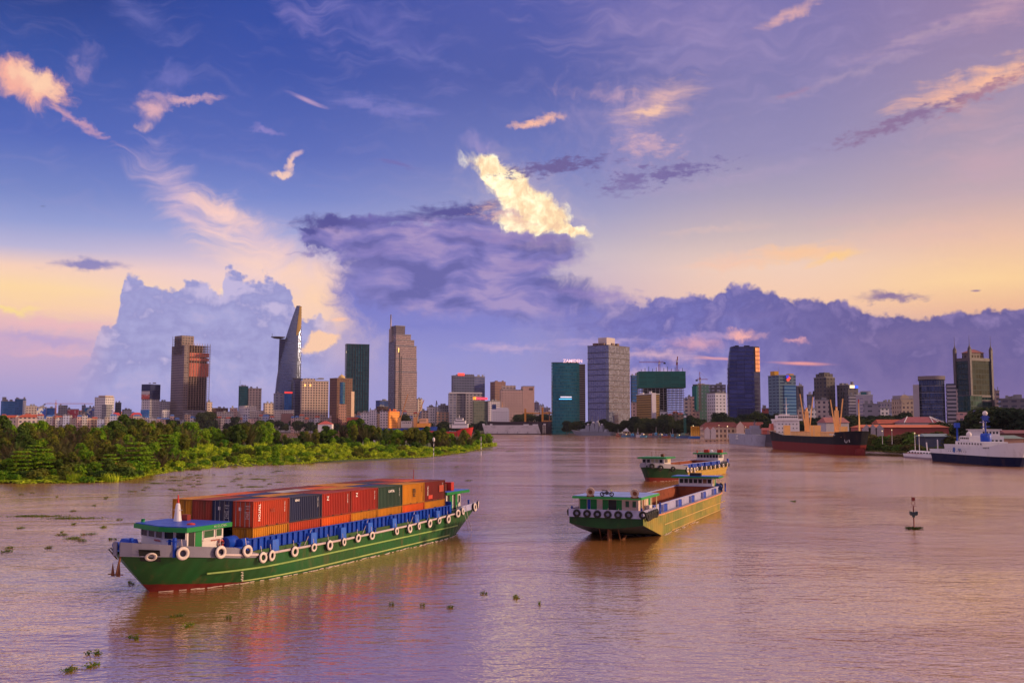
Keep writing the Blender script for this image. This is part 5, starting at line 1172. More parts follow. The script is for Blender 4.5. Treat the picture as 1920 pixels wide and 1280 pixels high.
for px, top, Y, w_, lab in ((983, 775, 1880, 1.5, 'big round dark tree behind the floating dock'), (1022, 777, 1860, 1.7, 'wide dark tree at the right end of the floating dock'), (385, 772, 1960, 1.2, 'round dark tree at the foot of the concrete skeleton tower'), (1840, 775, 600, 1.4, 'large dark tree behind the navy and white ship\'s bridge'),
                            (1872, 764, 580, 1.6, 'largest dark tree at the right edge'), (1905, 766, 560, 1.5, 'dark tree cut by the right edge of the picture'), (1935, 770, 560, 1.5, 'dark tree just beyond the right edge tree'), (1858, 778, 640, 1.3, 'dark tree left of the largest right edge tree'), (1810, 788, 640, 1.1, 'smaller dark tree in front of the pink block'),
                            (1420, 772, 1100, 1.1, 'tall dark tree left of the blue panelled tower'), (1460, 776, 1050, 1.0, 'tall dark tree at the blue panelled tower\'s foot'), (758, 777, 1880, .9, 'dark tree right of the orange block')):
    ctree(px, top, Y, lab, w_)
# low scrub on the right shore between cargo ship and hydrofoil
rb = [make_bush('x', 61, LD, 4, 4, 150, 7, .5, 'shore_bush'), make_bush('x', 62, leafmat((.05, .06, .015), (.13, .10, .03)), 4, 4, 150, 7, .5, 'shore_bush')]
for i in range(44):
    px = 1598 + (i % 22) * 8.6 + r.uniform(-3, 3); row = i // 22; Y = 515 - (px - 1600) * .30 + (18 if row == 0 else 44) + r.uniform(-3, 3); k = i % 2
    o = rb[k] if i < 2 else dup(rb[k]); o.location = (XZ(px, 797, Y)[0], Y, G0 - .2); s_ = r.uniform(.8, 1.3) * (1.0 if row == 0 else 2.0); o.scale = (s_, s_, s_ * (.8 if row == 0 else 1)); o.rotation_euler = (0, 0, r.uniform(0, 6))
    tag(o, '%s %s-row bush, %s from the cargo ship towards the hydrofoil' % (('dark green', 'brownish olive')[k], ('front', 'back')[row], ORD[i % 22]), None, 'bushes on the right shore')
q = MB()
for _ in range(5000):
    px = r.uniform(1596, 1800); Y = 515 - (px - 1600) * .30 + r.uniform(2, 70); leaf(q, (XZ(px, 797, Y)[0], Y, G0 + r.uniform(0, .5)), .6, (r.uniform(-.5, .5), r.uniform(-.5, .5), 1), r)
tag(q.build('shore_grass', leafmat((.05, .07, .012), (.13, .12, .03))), 'olive grass along the right shore behind the quay edge', 'grass', kind='stuff')

# ---------------------------------------------------------------- boats
def pl(tab, x):
    return lerp_t(tab, x)
class Hull:
    """bow at -y. y0/y1: (waterline, deck) ends; half-beam B; zd: deck height along y"""
    def __init__(s, y0, y1, B, zd, lb=(14, 9), ls=8, sn=.75, pw=.55, zb=-1.0):
        s.y0, s.y1, s.B, s.zd, s.lb, s.ls, s.sn, s.pw, s.zb = y0, y1, B, zd, lb, ls, sn, pw, zb
    def ends(s, k):                            # k = height fraction 0 (water) .. 1 (deck)
        return s.y0[0] + (s.y0[1] - s.y0[0]) * k, s.y1[0] + (s.y1[1] - s.y1[0]) * k
    def hb(s, y, k=1.0):
        a, b = s.ends(k); lb = s.lb[0] + (s.lb[1] - s.lb[0]) * k
        u = max(0, min(1, (y - a) / lb)); w = max(0, min(1, (b - y) / s.ls)); sn = s.sn * (.82 + .18 * k)
        return s.B * (1 - (1 - u) ** 2) ** s.pw * (sn + (1 - sn) * (1 - (1 - w) ** 2) ** .5)
    def build(s, parent, mats, deckm, name='hull', nlev=7, n=44, hole=None):
        ks = [-.25 * (1 if s.zb < 0 else 0)] + [i / (nlev - 1) for i in range(nlev)]
        q = MB()
        for sg in (1, -1):
            rows = []
            for k in ks:
                kk = max(k, 0); a, b = s.ends(kk); r_ = []
                for i in range(n + 1):
                    t_ = i / n; t_ = t_ * t_ * (3 - 2 * t_) * .6 + t_ * .4
                    y = a + (b - a) * t_; zt = pl(s.zd, y); z = zt * k if k > 0 else k * 4 * abs(s.zb)
                    r_.append((sg * s.hb(y, kk), y, z))
                rows.append(r_)
            q.grid(rows, flip=(sg > 0))
            if sg > 0: ra = rows
            else: rb = rows
        q.grid([[r[-1] for r in ra], [r[-1] for r in rb]], sm=False)      # transom
        o = q.build(name, mats, parent)
        q = MB(); ed = [(p[0] * .985, p[1], p[2] - .05) for p in ra[-1]]
        if hole:
            hx, ha, hb_ = hole; A_ = [p for p in ed if p[1] < ha]; M_ = [p for p in ed if ha <= p[1] <= hb_]; C_ = [p for p in ed if p[1] > hb_]
            for P_ in (A_ + M_[:1], M_[-1:] + C_): q.grid([P_, [(-p[0], p[1], p[2]) for p in P_]], sm=False)
            for sg in (1, -1): q.grid([[(sg * p[0], p[1], p[2]) for p in M_], [(sg * hx, p[1], p[2]) for p in M_]], sm=False)
        else: q.grid([ed, [(-p[0], p[1], p[2]) for p in ed]], sm=False)
        q.build('deck', deckm, parent)
        fix(o); return o
    def strip(s, parent, name, mat, ya, yb, za, zb, out=.0, th=.10, side=(1, -1), n=24, close=True):
        """a thin wall standing on the deck edge from ya to yb; za/zb give its foot and head over y"""
        for sg in side:
            q = MB(); rows = [[], [], [], []]
            for i in range(n + 1):
                y = ya + (yb - ya) * i / n; h = s.hb(y) + out
                for r_, (dx, z) in zip(rows, ((0, za(y)), (.0, zb(y)), (-th, zb(y)), (-th, za(y)))): r_.append((sg * max(.01, h + dx), y, z))
            q.grid(rows, flip=(sg > 0), sm=False); o = q.build(name, mat, parent)
        return o
    def tube(s, parent, name, mat, ya, yb, zf, r, out=.0, side=(1, -1), n=30, kf=1.0):
        for sg in side:
            q = MB(); pts = [(sg * (s.hb(ya + (yb - ya) * i / n, kf) + out), ya + (yb - ya) * i / n, zf(ya + (yb - ya) * i / n)) for i in range(n + 1)]
            for a, b in zip(pts, pts[1:]): q.cyl(a, b, r, r, 7, caps=False)
            q.build(name, mat, parent)
def hullmat(c, boot, zf, k, y0, c2=None, streak=.45):
    """hull paint with a boot-top below the line z = zf + k (y - y0); scuffs, runs and weld lines"""
    m, t, b = new_mat('hull_paint'); P = t.node('ShaderNodeTexCoord').outputs['Object']; s = t.node('ShaderNodeSeparateXYZ'); t.l.new(P, s.inputs[0])
    n = t.noise(t.map(P, scale=(.5, .5, .12)), 2.2, 6, .65); n2 = t.noise(P, .25, 4, .6)
    g = t.mix(t.sm(n2, .35, .65), (*c, 1), (*(c2 or [v * .7 for v in c]), 1))
    g = t.mix(t.sm(n, .52, .8, b=streak), g, (.12, .06, .025, 1)); g = t.mix(t.sm(t.noise(P, 1.1, 6, .7), .60, .72, b=.5), g, (*[min(1, v * 2.2) for v in c], 1))
    lim = t.m('ADD', t.m('MULTIPLY_ADD', t.m('SUBTRACT', s.outputs[1], y0), k, zf), t.m('MULTIPLY', t.m('SUBTRACT', t.noise(P, .8, 3), .5), .12))
    t.put(b.inputs['Base Color'], t.mix(t.m('LESS_THAN', s.outputs[2], lim), g, (*boot, 1)))
    b.inputs['Roughness'].default_value = .5; b.inputs['Specular IOR Level'].default_value = .25
    pl_ = t.node('ShaderNodeTexWave', bands_direction='Y'); t.l.new(P, pl_.inputs[0]); pl_.inputs['Scale'].default_value = .28; pl_.inputs['Distortion'].default_value = .6
    bn = t.node('ShaderNodeBump'); bn.inputs['Strength'].default_value = .5; bn.inputs['Distance'].default_value = .06
    t.l.new(t.m('ADD', pl_.outputs[1], t.noise(P, .7, 2)), bn.inputs['Height']); t.l.new(bn.outputs[0], b.inputs['Normal']); return m

GRN = paint((.006, .20, .045), .45, .2); GRN2 = paint((.02, .28, .06), .45, .15); BLU = paint((.006, .055, .42), .42, .3, 1.0); BLL = paint((.03, .12, .55), .4, .3, 1.0); WHB = paint((.66, .60, .60), .45, .22, 1.0)
LIL = paint((.36, .36, .56), .5, .4, 1.2); RSTR = paint((.24, .055, .022), .8, .8, .8, dark=(.05, .02, .015)); GRYB = paint((.17, .16, .22), .5, .25); PIPE = paint((.52, .42, .42), .5, .4, 1.5); DGRN = paint((.02, .05, .02), .6, .4)
BLK = paint((.012, .012, .014), .7, .2); TYW = paint((.66, .56, .50), .6, .35, 3); RED = paint((.45, .03, .02), .5, .3); MAST = paint((.65, .62, .64), .4, .1); WOOD = paint((.22, .10, .05), .7, .4)
class Frame:
    def __init__(s, px, py, deg, name, label, cat, off=(0, 0), group=None):
        p = at(px, py) if py is not None else Vector((px[0], px[1], 0)); s.o = thing(name, label, cat, (p.x, p.y, 0), -R(deg), group); s.p = p; s.a = R(deg)
        s.ax = Vector((math.sin(s.a), math.cos(s.a))); s.rx = Vector((math.cos(s.a), -math.sin(s.a)))
    def loc(s, px, py, z):                     # photo pixel at height z -> local x, y
        w = at(px, py, z); d = Vector((w.x - s.p.x, w.y - s.p.y)); return d.dot(s.rx), d.dot(s.ax)
    def world(s, x, y, z): return Vector((s.p.x + s.rx.x * x + s.ax.x * y, s.p.y + s.rx.y * x + s.ax.y * y, z))
def box(parent, name, mat, x0, x1, y0, y1, z0, z1):
    q = MB(); q.box(x0, x1, y0, y1, z0, z1); return q.build(name, mat, parent)
def house(parent, name, x0, x1, y0, y1, z0, z1, wall, rm, fm, over=(.7, .7, .7, .7), th=.42, opens=(), sill=None):
    """deck house: body, overhanging roof with a coloured fascia, framed openings.
    opens: (side, a0, a1, z0, z1, kind) with side f (-y), b (+y), s (+x), p (-x)"""
    h = box(parent, name, wall, x0, x1, y0, y1, z0, z1)
    a, b_, c, d = over
    q = MB(); q.prism([(x0 - a, y0 - c), (x1 + b_, y0 - c), (x1 + b_, y1 + d), (x0 - a, y1 + d)], z1 + .003, z1 + th); rf = q.build('roof', fm, parent)
    q = MB(); q.prism([(x0 - a + .12, y0 - c + .12), (x1 + b_ - .12, y0 - c + .12), (x1 + b_ - .12, y1 + d - .12), (x0 - a + .12, y1 + d - .12)], z1 + th + .003, z1 + th + .07); q.build('roof_sheet', rm, rf)
    for sd, a0, a1, zz0, zz1, kind in opens:
        m = {'w': GLASSD, 'g': GRN, 'd': DARK, 'o': WOOD, 'k': paint((.03, .10, .05), .3, .1), 'b': BLU, 'c': paint((.6, .5, .3))}[kind]; nm = {'w': 'window', 'g': 'door', 'd': 'doorway', 'o': 'shutter', 'k': 'window', 'b': 'post', 'c': 'curtain'}[kind]
        e = .035 if kind in 'wdk' else .05; t_ = .06
        def bx(u0, u1, v0, v1, e0, e1):
            if sd == 'f': return (u0, u1, y0 - e1, y0 - e0, v0, v1)
            if sd == 'b': return (u0, u1, y1 + e0, y1 + e1, v0, v1)
            if sd == 's': return (x1 + e0, x1 + e1, u0, u1, v0, v1)
            return (x0 - e1, x0 - e0, u0, u1, v0, v1)
        p = MB(); p.box(*bx(a0, a1, zz0, zz1, .004, e)); po = p.build(nm, m, h)
        if kind in 'wk':
            p = MB()
            for r_ in ((a0 - t_, a1 + t_, zz1, zz1 + t_), (a0 - t_, a1 + t_, zz0 - t_, zz0), (a0 - t_, a0, zz0, zz1), (a1, a1 + t_, zz0, zz1)): p.box(*bx(*r_, .004, .08))
            # MB.box takes x0,x1,y0,y1,z0,z1
            p.build('frame', wall, po)
    return h, rf
TY = {}
def tyre(fr, x, y, z, R_, nrm, label, group, white=True, sc_=1.0, name='tyre_fender'):
    key = (white,)
    w = fr.world(x, y, z); n = fr.rx * nrm[0] + fr.ax * nrm[1]
    if key not in TY:
        q = MB(); q.torus((0, 0, 0), (0, -1, 0), .36, .15, 18, 8); o = q.build(name, BLK); TY[key] = o
        if white:
            q = MB(); q.torus((0, -.075, 0), (0, -1, 0), .36, .135, 18, 6, sq=.75); q.build('painted_face', TYW, o)
        q = MB(); q.bar((0, .05, .4), (0, .12, 1.0 if white else .8), .04); q.build('rope', PIPE, o)
        o['category'] = 'tyre'
    else: o = dup(TY[key])
    o.location = w; o.rotation_euler = (0, 0, math.atan2(n.y, n.x) + math.pi / 2); o.scale = (R_ / .5,) * 3
    k_ = math.sin(x * 12.9 + y * 7.3); o.location.z += .07 * k_; o.rotation_euler = (.10 * k_, .06 * math.sin(y * 3.1), o.rotation_euler[2] + .12 * math.sin(y * 5.7))
    tag(o, label, 'tyre', group); return o

# ================================================================ the container barge
b1p = (-25.375 - math.cos(.389) * 5 * 1.0, 99.314 + math.sin(.389) * 5)
B1 = Frame(b1p, None, math.degrees(.389), 'container_barge', 'long green hulled barge loaded with stacked shipping containers', 'barge')
o = B1.o
ZD = [(-12.6, 3.95), (-8, 3.55), (-3, 2.95), (0, 2.66), (15, 2.55), (30, 2.7), (40, 2.95), (46, 3.2), (53, 3.4)]
H1 = Hull((-8.4, -12.5), (47.2, 52.8), 6.1, ZD, (18, 12.5), 9, .8, .74)
H1.build(o, hullmat((.008, .085, .018), (.14, .012, .01), .75, -.085, -8.4, (.016, .07, .014), .8), DGRN)
zd = lambda y: pl(ZD, y)
bt = lambda y: zd(y) + (.72 + .25 * max(0, (-8 - y) / 4) if y < -3.5 else max(.06, .72 * (.3 - y) / 3.8))
H1.strip(o, 'bow_bulwark', GRYB, -12.45, 0.2, lambda y: zd(y) - .25, bt, .03)
H1.strip(o, 'stern_bulwark', LIL, 44.0, 52.7, lambda y: zd(y) - .1, lambda y: zd(y) + .75 * min(1, (y - 43.8) / 2.0), .03)
H1.tube(o, 'rubbing_pipe', PIPE, -5.5, 46, lambda y: zd(y) + .02, .13, .06)
H1.tube(o, 'rub_strake', paint((.26, .40, .10), .5, .5), -5.5, 44.5, lambda y: 1.42 + max(0, -y) * .01, .10, .02, kf=.55)
H1.tube(o, 'rub_strake', paint((.34, .42, .12), .5, .5), -1.0, 42, lambda y: .22 + .004 * y, .09, .03, kf=.05)
# coaming with stiffeners and bracket boxes
CT = 4.2
for sg in (1, -1): x0_, x1_ = sorted((sg * 5.1, sg * 5.5)); box(o, 'coaming_plinth', paint((.035, .10, .03), .6, .5), x0_, x1_, -1.2, 44.2, 2.4, 3.05)
q = MB()
for sg in (1, -1):
    x0_, x1_ = sorted((sg * 5.12, sg * 5.22)); q.box(x0_, x1_, -1.2, 44.2, 3.052, CT)
    xs = sorted((sg * 5.2, sg * 5.45)); q.box(xs[0], xs[1], -1.3, 44.2, CT, CT + .07)
q.box(-5.2, 5.2, -1.3, -1.2, 2.5, CT); q.box(-5.2, 5.2, 44.2, 44.3, 2.5, CT + .5)
co = q.build('hatch_coaming', BLU, o)
for sg in (1, -1):
    for i in range(46):
        y_ = -.4 + i * .97; xs = sorted((sg * 5.225, sg * 5.42)); box(co, 'stiffener', BLU, xs[0], xs[1], y_, y_ + .06, 3.06, CT - .003)
for i, y_ in enumerate((2.7, 9.5, 15.4, 21.3, 27.1, 33.0, 39.0)):
    q = MB(); q.prism([(5.23, y_ - .55), (5.85, y_ - .55), (5.85, y_ + .55), (5.23, y_ + .55)], zd(y_) - .1, CT - .35, top=[(5.23, y_ - .55), (5.8, y_ - .5), (5.8, y_ + .5), (5.23, y_ + .55)]); q.build('bracket_box', BLL, o)
    if i % 2: q = MB(); q.bar((5.7, y_ - 1.6, zd(y_) + .1), (5.3, y_ + .4, CT + .1), .05); q.build('lashing', PIPE, o)
box(o, 'hold_floor', DARK, -5.1, 5.1, -1.1, 44.1, 2.3, 2.5)
for y_ in (-9.3, -1.0, 7.0, 22.6, 36.0, 46.5, 49.6):      # bollards on the near side deck
    hb = H1.hb(y_) - .45
    q = MB(); q.cyl((hb, y_, zd(y_) - .05), (hb, y_, zd(y_) + .55 + (.75 if y_ < -8 or y_ > 49 else 0)), .13, n=8); q.bar((hb, y_ - .35, zd(y_) + .4 + (.75 if y_ < -8 or y_ > 49 else 0)), (hb, y_ + .35, zd(y_) + .4 + (.75 if y_ < -8 or y_ > 49 else 0)), .09); q.build('bollard', BLU, o)
for x_, y_ in ((-.3, -10.6), B1.loc(327, 1023, 4.4)):
    q = MB(); q.box(x_ - .13, x_ + .13, y_ - .13, y_ + .13, 3.4, 5.1); q.bar((x_ - .42, y_, 4.8), (x_ + .42, y_, 4.8), .07); q.build('mooring_post', BLU, o)
q = MB(); q.prism([(-3.0, -9.9), (-.9, -10.3), (-.6, -9.0), (-3.0, -8.6)], 3.6, 4.85, top=[(-2.4, -9.6), (-1.1, -9.9), (-.9, -9.2), (-2.4, -9.0)]); q.cyl((-2.2, -10.6, 4.4), (-.8, -10.8, 4.4), .3, n=10); q.build('windlass', BLU, o)
q = MB(); q.cyl((4.0, -3.0, 4.0), (4.0, -1.5, 4.0), .62, n=12); q.cyl((4.9, -1.9, 3.9), (4.9, -.7, 3.9), .45, n=12); q.box(3.4, 5.2, -3.1, -.6, 2.8, 3.6); q.build('deck_winch', BLU, o)
# wheelhouse
hs, rf = house(o, 'wheelhouse', -2.9, 3.75, -8.0, -2.9, 3.2, 5.55, WHB, BLU, GRN, (.5, .6, .85, .4), .42,
    [('s', -7.8, -7.0, 3.4, 5.45, 'd'), ('s', -6.9, -6.0, 3.4, 5.45, 'g'), ('s', -5.75, -4.35, 4.75, 5.4, 'k'), ('s', -4.0, -3.2, 4.75, 5.4, 'k')])
def replan(ob, pts_lo, z0, z1):
    q = MB(); q.prism(pts_lo, z0, z1); t_ = q.build('tmp', ob.data.materials[0]); ob.data = t_.data; bpy.data.objects.remove(t_)
fp_ = [(3.75, -2.9), (-2.9, -2.9), (-2.9, -6.5), (1.2, -8.15), (3.75, -8.0)]; replan(hs, fp_, 3.2, 5.55)
replan(rf, [(4.4, -2.4), (-3.35, -2.4), (-3.35, -7.05), (1.3, -8.95), (4.4, -8.8)], 5.553, 5.97); replan(rf.children[0], [(4.28, -2.52), (-3.23, -2.52), (-3.23, -6.97), (1.3, -8.82), (4.28, -8.68)], 5.973, 6.05)
def seg_win(a, b_, n, z0, z1):
    a, b_ = Vector((*a, 0)), Vector((*b_, 0)); d = b_ - a; nn = Vector((d.y, -d.x, 0)).normalized(); L_ = d.length; d.normalize()
    for i in range(n):
        c = a + d * L_ * (i + .5) / n; w = L_ / n * .5 - .13; q = MB(); q.obox(c + nn * .02 + Vector((0, 0, (z0 + z1) / 2)), d * w, nn * .03, (0, 0, (z1 - z0) / 2)); q.build('window', GLASSD, hs)
        q = MB()
        for zz in (z0 - .03, z1 + .03): q.obox(c + nn * .04 + Vector((0, 0, zz)), d * (w + .06), nn * .06, (0, 0, .03))
        for sg_ in (-1, 1): q.obox(c + d * (w + .03) * sg_ + nn * .04 + Vector((0, 0, (z0 + z1) / 2)), d * .03, nn * .06, (0, 0, (z1 - z0) / 2))
        q.build('window_frame', WHB, hs)
seg_win((-2.9, -6.5), (1.2, -8.15), 3, 4.86, 5.46); seg_win((1.2, -8.15), (3.75, -8.0), 2, 4.86, 5.46)
q = MB(); q.box(3.81, 3.87, -5.9, -2.9, 4.5, 4.58); q.build('ledge', WHB, hs)
text('wall_lettering', 'WINDHAU', .26, RED, hs, face_M((.2, -7.85, 4.6), (-.37, -.93, 0)), .01); text('wall_lettering', 'WINDHAU', .26, RED, hs, face_M((3.8, -4.1, 4.42), (1, 0, 0)), .01)
text('name_board', 'HAI DUONG', .34, WHB, rf, face_M((4.38, -4.2, 5.78), (1, 0, 0)), .02)
x_, y_ = B1.loc(333, 977, 6.0)
q = MB(); q.lathe((x_, y_, 6.0), [(.42, 0), (.36, .2), (.2, 1.6), (.12, 1.75), (0, 1.75)], 10); ms = q.build('roof_mast', MAST, o)
q = MB(); q.lathe((x_, y_, 7.75), [(.13, 0), (.04, .8), (0, .8)], 8); q.build('red_tip', RED, ms); q = MB(); q.bar((x_ - .5, y_, 7.1), (x_ + .5, y_, 7.1), .05); q.build('crosstree', MAST, ms)
x_, y_ = B1.loc(358, 983, 6.05); q = MB(); q.lathe((x_, y_, 6.03), [(.4, 0), (.38, .12), (0, .2)], 12); q.build('vent_cover', RED, rf)
x_, y_ = B1.loc(340, 972, 6.2); box(rf, 'siren_box', paint((.2, .02, .02)), x_, x_ + .7, y_, y_ + .5, 6.04, 6.6)
x_, y_ = B1.loc(268, 978, 6.05); q = MB(); q.cyl((x_, y_, 6.0), (x_, y_, 6.35), .18); q.build('lamp', GRN, rf)
# stern house
hs, rf = house(o, 'stern_house', -3.6, 3.9, 45.3, 50.0, 3.1, 5.55, WHB, BLL, GRN, (.7, .8, 1.4, 1.4), .36, [('s', 45.7, 46.3, 3.3, 5.4, 'd'), ('s', 46.35, 47.2, 3.3, 5.4, 'g'), ('s', 47.6, 48.2, 3.3, 5.4, 'd'), ('s', 48.25, 48.9, 3.3, 5.4, 'g'), ('s', 49.2, 49.7, 4.2, 5.2, 'w')])
box(rf, 'roof_locker', paint((.10, .012, .012), .7, .3), 1.9, 3.2, 44.6, 47.0, 6.0, 6.95); box(rf, 'roof_locker', RED, 2.6, 3.8, 47.1, 48.0, 6.0, 7.15)
q = MB(); q.cyl((-1, 44.7, 5.9), (-1, 44.8, 9.0), .09, .03, 6); q.build('flagstaff', RED, rf)
q = MB(); q.cyl((0, 49.5, 3.2), (0, 49.5, 4.9), .3); q.bar((0, 48.6, 4.5), (3.5, 48.8, 4.2), .3); q.build('steering_gear', BLU, o)
for y_ in (45.9, 46.9): q = MB(); h_ = H1.hb(y_); q.bar((h_ + .12, y_, 3.9), (h_ + .12, y_ + 2.0, .3), .05); q.build('trailing_rope', PIPE, o)
# painted bow eye on both sides: patches that follow the plating
def find(fr, hull, px, py):
    best = None
    for iy in range(0, 60):
        y = hull.y0[1] + .1 + iy * .12
        for ik in range(30, 101, 2):
            k = ik / 100; z = pl(hull.zd, y) * k; a, b_ = hull.ends(k)
            if y < a + .2: continue
            w = fr.world(hull.hb(y, k), y, z); c = w.z - CH; d = w.y * math.cos(PIT) + c * math.sin(PIT); e = (960 + F * w.x / d - px) ** 2 + (640 - F * (-w.y * math.sin(PIT) + c * math.cos(PIT)) / d - py) ** 2
            if best is None or e < best[0]: best = (e, y, k)
    return best[1:]
ey, ek = find(B1, H1, 284, 1041)
for sg in (1, -1):
    def hp_(y, k): return Vector((sg * H1.hb(y, k), y, pl(ZD, y) * k))
    c_ = hp_(ey, ek); tu = (hp_(ey + .4, ek) - hp_(ey - .4, ek)).normalized(); tv = (hp_(ey, ek + .1) - hp_(ey, ek - .1)).normalized(); nn = tu.cross(tv).normalized()
    if nn.x * sg < 0: nn = -nn
    c_ = c_ + nn * .10
    q = MB(); q.poly([c_ + tu * a + tv * b_ for a, b_ in ((-1.5, .75), (.35, .68), (1.25, -.72), (-.55, -.62))]); q.poly([c_ - nn * .2 + tu * a + tv * b_ for a, b_ in ((-1.5, .75), (.35, .68), (1.25, -.72), (-.55, -.62))]); ep = q.build('bow_eye_panel', BLK, o)
    q = MB(); q.torus(c_ + nn * .04, nn, .40, .13, 20, 6, sq=.4); q.build('bow_eye_ring', TYW, ep)
q = MB()
for i in range(14): z_ = .35 + i * .16; q.box(H1.hb(-1.6, .4) + .03, H1.hb(-1.6, .4) + .06, -1.75 - (i % 2) * .12, -1.5, z_, z_ + .06)
q.build('draught_marks', TYW, o)
# anchor hanging at the stem
q = MB(); q.grid([[(sg_ * (H1.hb(y) - .15), y, zd(y) + .15) for y in (-12.0, -11.2, -10.4, -9.4, -8.2)] for sg_ in (1, -1)], sm=False); q.build('bow_deck', BLL, o)
an = thing('anchor', 'rust red stock anchor hanging from the container barge\'s stem', 'anchor', B1.world(0, -12.7, 2.2), -B1.a, scale=.85)
q = MB(); q.bar((0, .1, -.2), (.1, .55, 1.9), .16); q.build('shank', RUST, an)
q = MB()
for sg in (-1, 1): q.prism([(sg * .12, -.1), (sg * .12 + sg * .5, -.05), (sg * .12 + sg * .5, .05), (sg * .12, .1)], -.25, [.2, .0, .0, .2], top=[(sg * .42, -.03), (sg * .52, -.02), (sg * .52, .02), (sg * .42, .03)]); q.poly([(sg * .15, 0, -.2), (sg * .62, 0, -.1), (sg * .45, 0, 1.1)]); q.poly([(sg * .15, .05, -.2), (sg * .45, .05, 1.1), (sg * .62, .05, -.1)])
q.bar((-1.0, 0, -.05), (1.0, 0, -.05), .09); q.build('flukes', RUST, an)
# tyres
tl = [(-8.7, 3.75, .62), (-5.4, 3.55, .62), (-2.4, 3.35, .60), (-.2, 2.5, .56), (1.2, 2.45, .56), (5.1, 2.4, .56), (8.6, 2.4, .46), (11.6, 2.35, .58), (14.5, 2.4, .46), (17.5, 2.45, .50), (20.6, 2.45, .50), (26.5, 2.45, .48), (29.8, 2.45, .58), (32.3, 2.5, .46), (35.3, 2.5, .58), (38.1, 2.6, .46), (40.8, 2.6, .58), (43.8, 3.15, .58), (45.4, 3.35, .52), (50.2, 3.55, .62), (52.4, 3.6, .55)]
for i, (y_, z_, r_) in enumerate(tl):
    h0, h1_ = H1.hb(y_ - .3), H1.hb(y_ + .3); n = Vector((.6, -(h1_ - h0))).normalized()
    tyre(B1, H1.hb(y_) + .22 * n.x + .05, y_ + .2 * n.y, z_, r_, (n.x, n.y), '%s white-faced tyre from the bow on the container barge\'s near side' % ORD[i], 'white-faced tyres along the container barge')
lb = thing('lifebuoy', 'red and white lifebuoy on the container barge\'s wheelhouse side', 'lifebuoy', B1.world(3.95, -3.4, 4.05), -B1.a)
q = MB(); q.torus((0, 0, 0), (1, 0, 0), .3, .1, 16, 6); q.build('ring', RED, lb); q = MB(); [q.torus((0, .3 * math.cos(a), .3 * math.sin(a)), (0, -math.sin(a), math.cos(a)), .06, .065, 8, 5) for a in (0, 1.57, 3.14, 4.71)]; q.build('white_band', WHB, lb)

# ---- shipping containers
CC = {'red': (.50, .055, .018), 'brick': (.38, .028, .016), 'navy': (.022, .030, .085), 'blue': (.02, .04, .18), 'yellow': (.60, .24, .012), 'orange': (.74, .12, .01), 'green': (.035, .075, .05), 'maroon': (.20, .022, .018), 'white': (.5, .47, .48), 'rust': (.34, .05, .03)}
CW, CL, CHH = 2.44, 6.06, 2.59
CM = {}
def corr(n, L_, amp):
    pts = []; p = L_ / n
    for i in range(n): s0 = i * p; pts += [(s0, 0), (s0 + p * .3, 0), (s0 + p * .5, -amp), (s0 + p * .8, -amp)]
    pts.append((L_, 0)); return pts
def container(fr, ix, iy, iz, c, lab, doors=False):
    key = (c, doors); x0 = 5 - 2.5 * ix - CW; y0 = iy * 6.1 + .02; z0 = (2.56, 5.16)[iz] + .0
    if key not in CM:
        m = paint(CC[c], .6, .75, 1.1, streak=True); fm = paint(tuple(v * .55 for v in CC[c]), .55, .5, 2)
        r = thing('shipping_container', lab, 'container'); q = MB(); t_ = .06
        for sx, fl in ((CW - .03, False), (.03, True)):
            pr = corr(17, CL - .2, .10); a = [(sx + (d if not fl else -d), .1 + s_, .14) for s_, d in pr]; b = [(p[0], p[1], CHH - .06) for p in a]; q.grid([a, b], sm=False, flip=fl)
        pr = corr(7, CW - .16, .09)
        a = [(.08 + s_, CL - .03 + d, .14) for s_, d in pr]; b = [(p[0], p[1], CHH - .06) for p in a]; q.grid([a, b], sm=False, flip=True)
        if not doors: a = [(.08 + s_, .03 - d, .14) for s_, d in pr]; b = [(p[0], p[1], CHH - .06) for p in a]; q.grid([a, b], sm=False)
        q.box(.05, CW - .05, .05, CL - .05, .1, .16)
        ro = corr(14, CL - .2, .02); a = [(.06, .1 + s_, CHH - .035 + d) for s_, d in ro]; b = [(CW - .06, p[1], p[2]) for p in a]; q.grid([a, b], sm=False, flip=True)
        q.build('body', m, r)
        q = MB()
        for px_ in (0, CW - .12):
            for py_ in (0, CL - .12): q.box(px_, px_ + .12, py_, py_ + .12, 0, CHH)
        for px_ in (0, CW - .09): q.box(px_, px_ + .09, .12, CL - .12, .02, .15); q.box(px_, px_ + .09, .12, CL - .12, CHH - .08, CHH - .005)
        for py_ in (0, CL - .09): q.box(.12, CW - .12, py_, py_ + .09, .02, .15); q.box(.12, CW - .12, py_, py_ + .09, CHH - .1, CHH - .005)
        q.build('frame', fm, r)
        q = MB()
        for py_ in (CL * .34, CL * .62): q.box(CW - .08, CW + .004, py_, py_ + .36, .03, .14)
        q.build('fork_pockets', BLK, r)
        if doors:
            for k in range(2):
                q = MB(); xa = .12 + k * 1.1; q.box(xa, xa + 1.09, .03, .08, .16, CHH - .11)
                for j in range(4): q.box(xa + .1, xa + 1.0, .015, .03, .35 + j * .55, .7 + j * .55)
                d = q.build('door', m, r)
                for xb in (xa + .27, xa + .8): q = MB(); q.cyl((xb, -.02, .1), (xb, -.02, CHH - .06), .028, n=6); q.build('locking_bar', STEEL, d)
        CM[key] = (r, m); o_ = r
    else: o_ = dup(CM[key][0], label=lab)
    o_.location = fr.world(x0, y0, z0); o_.rotation_euler = (0, 0, -fr.a); tag(o_, lab, None, 'containers on the barge')
    return o_
rowname = ['near', 'second', 'third', 'far']
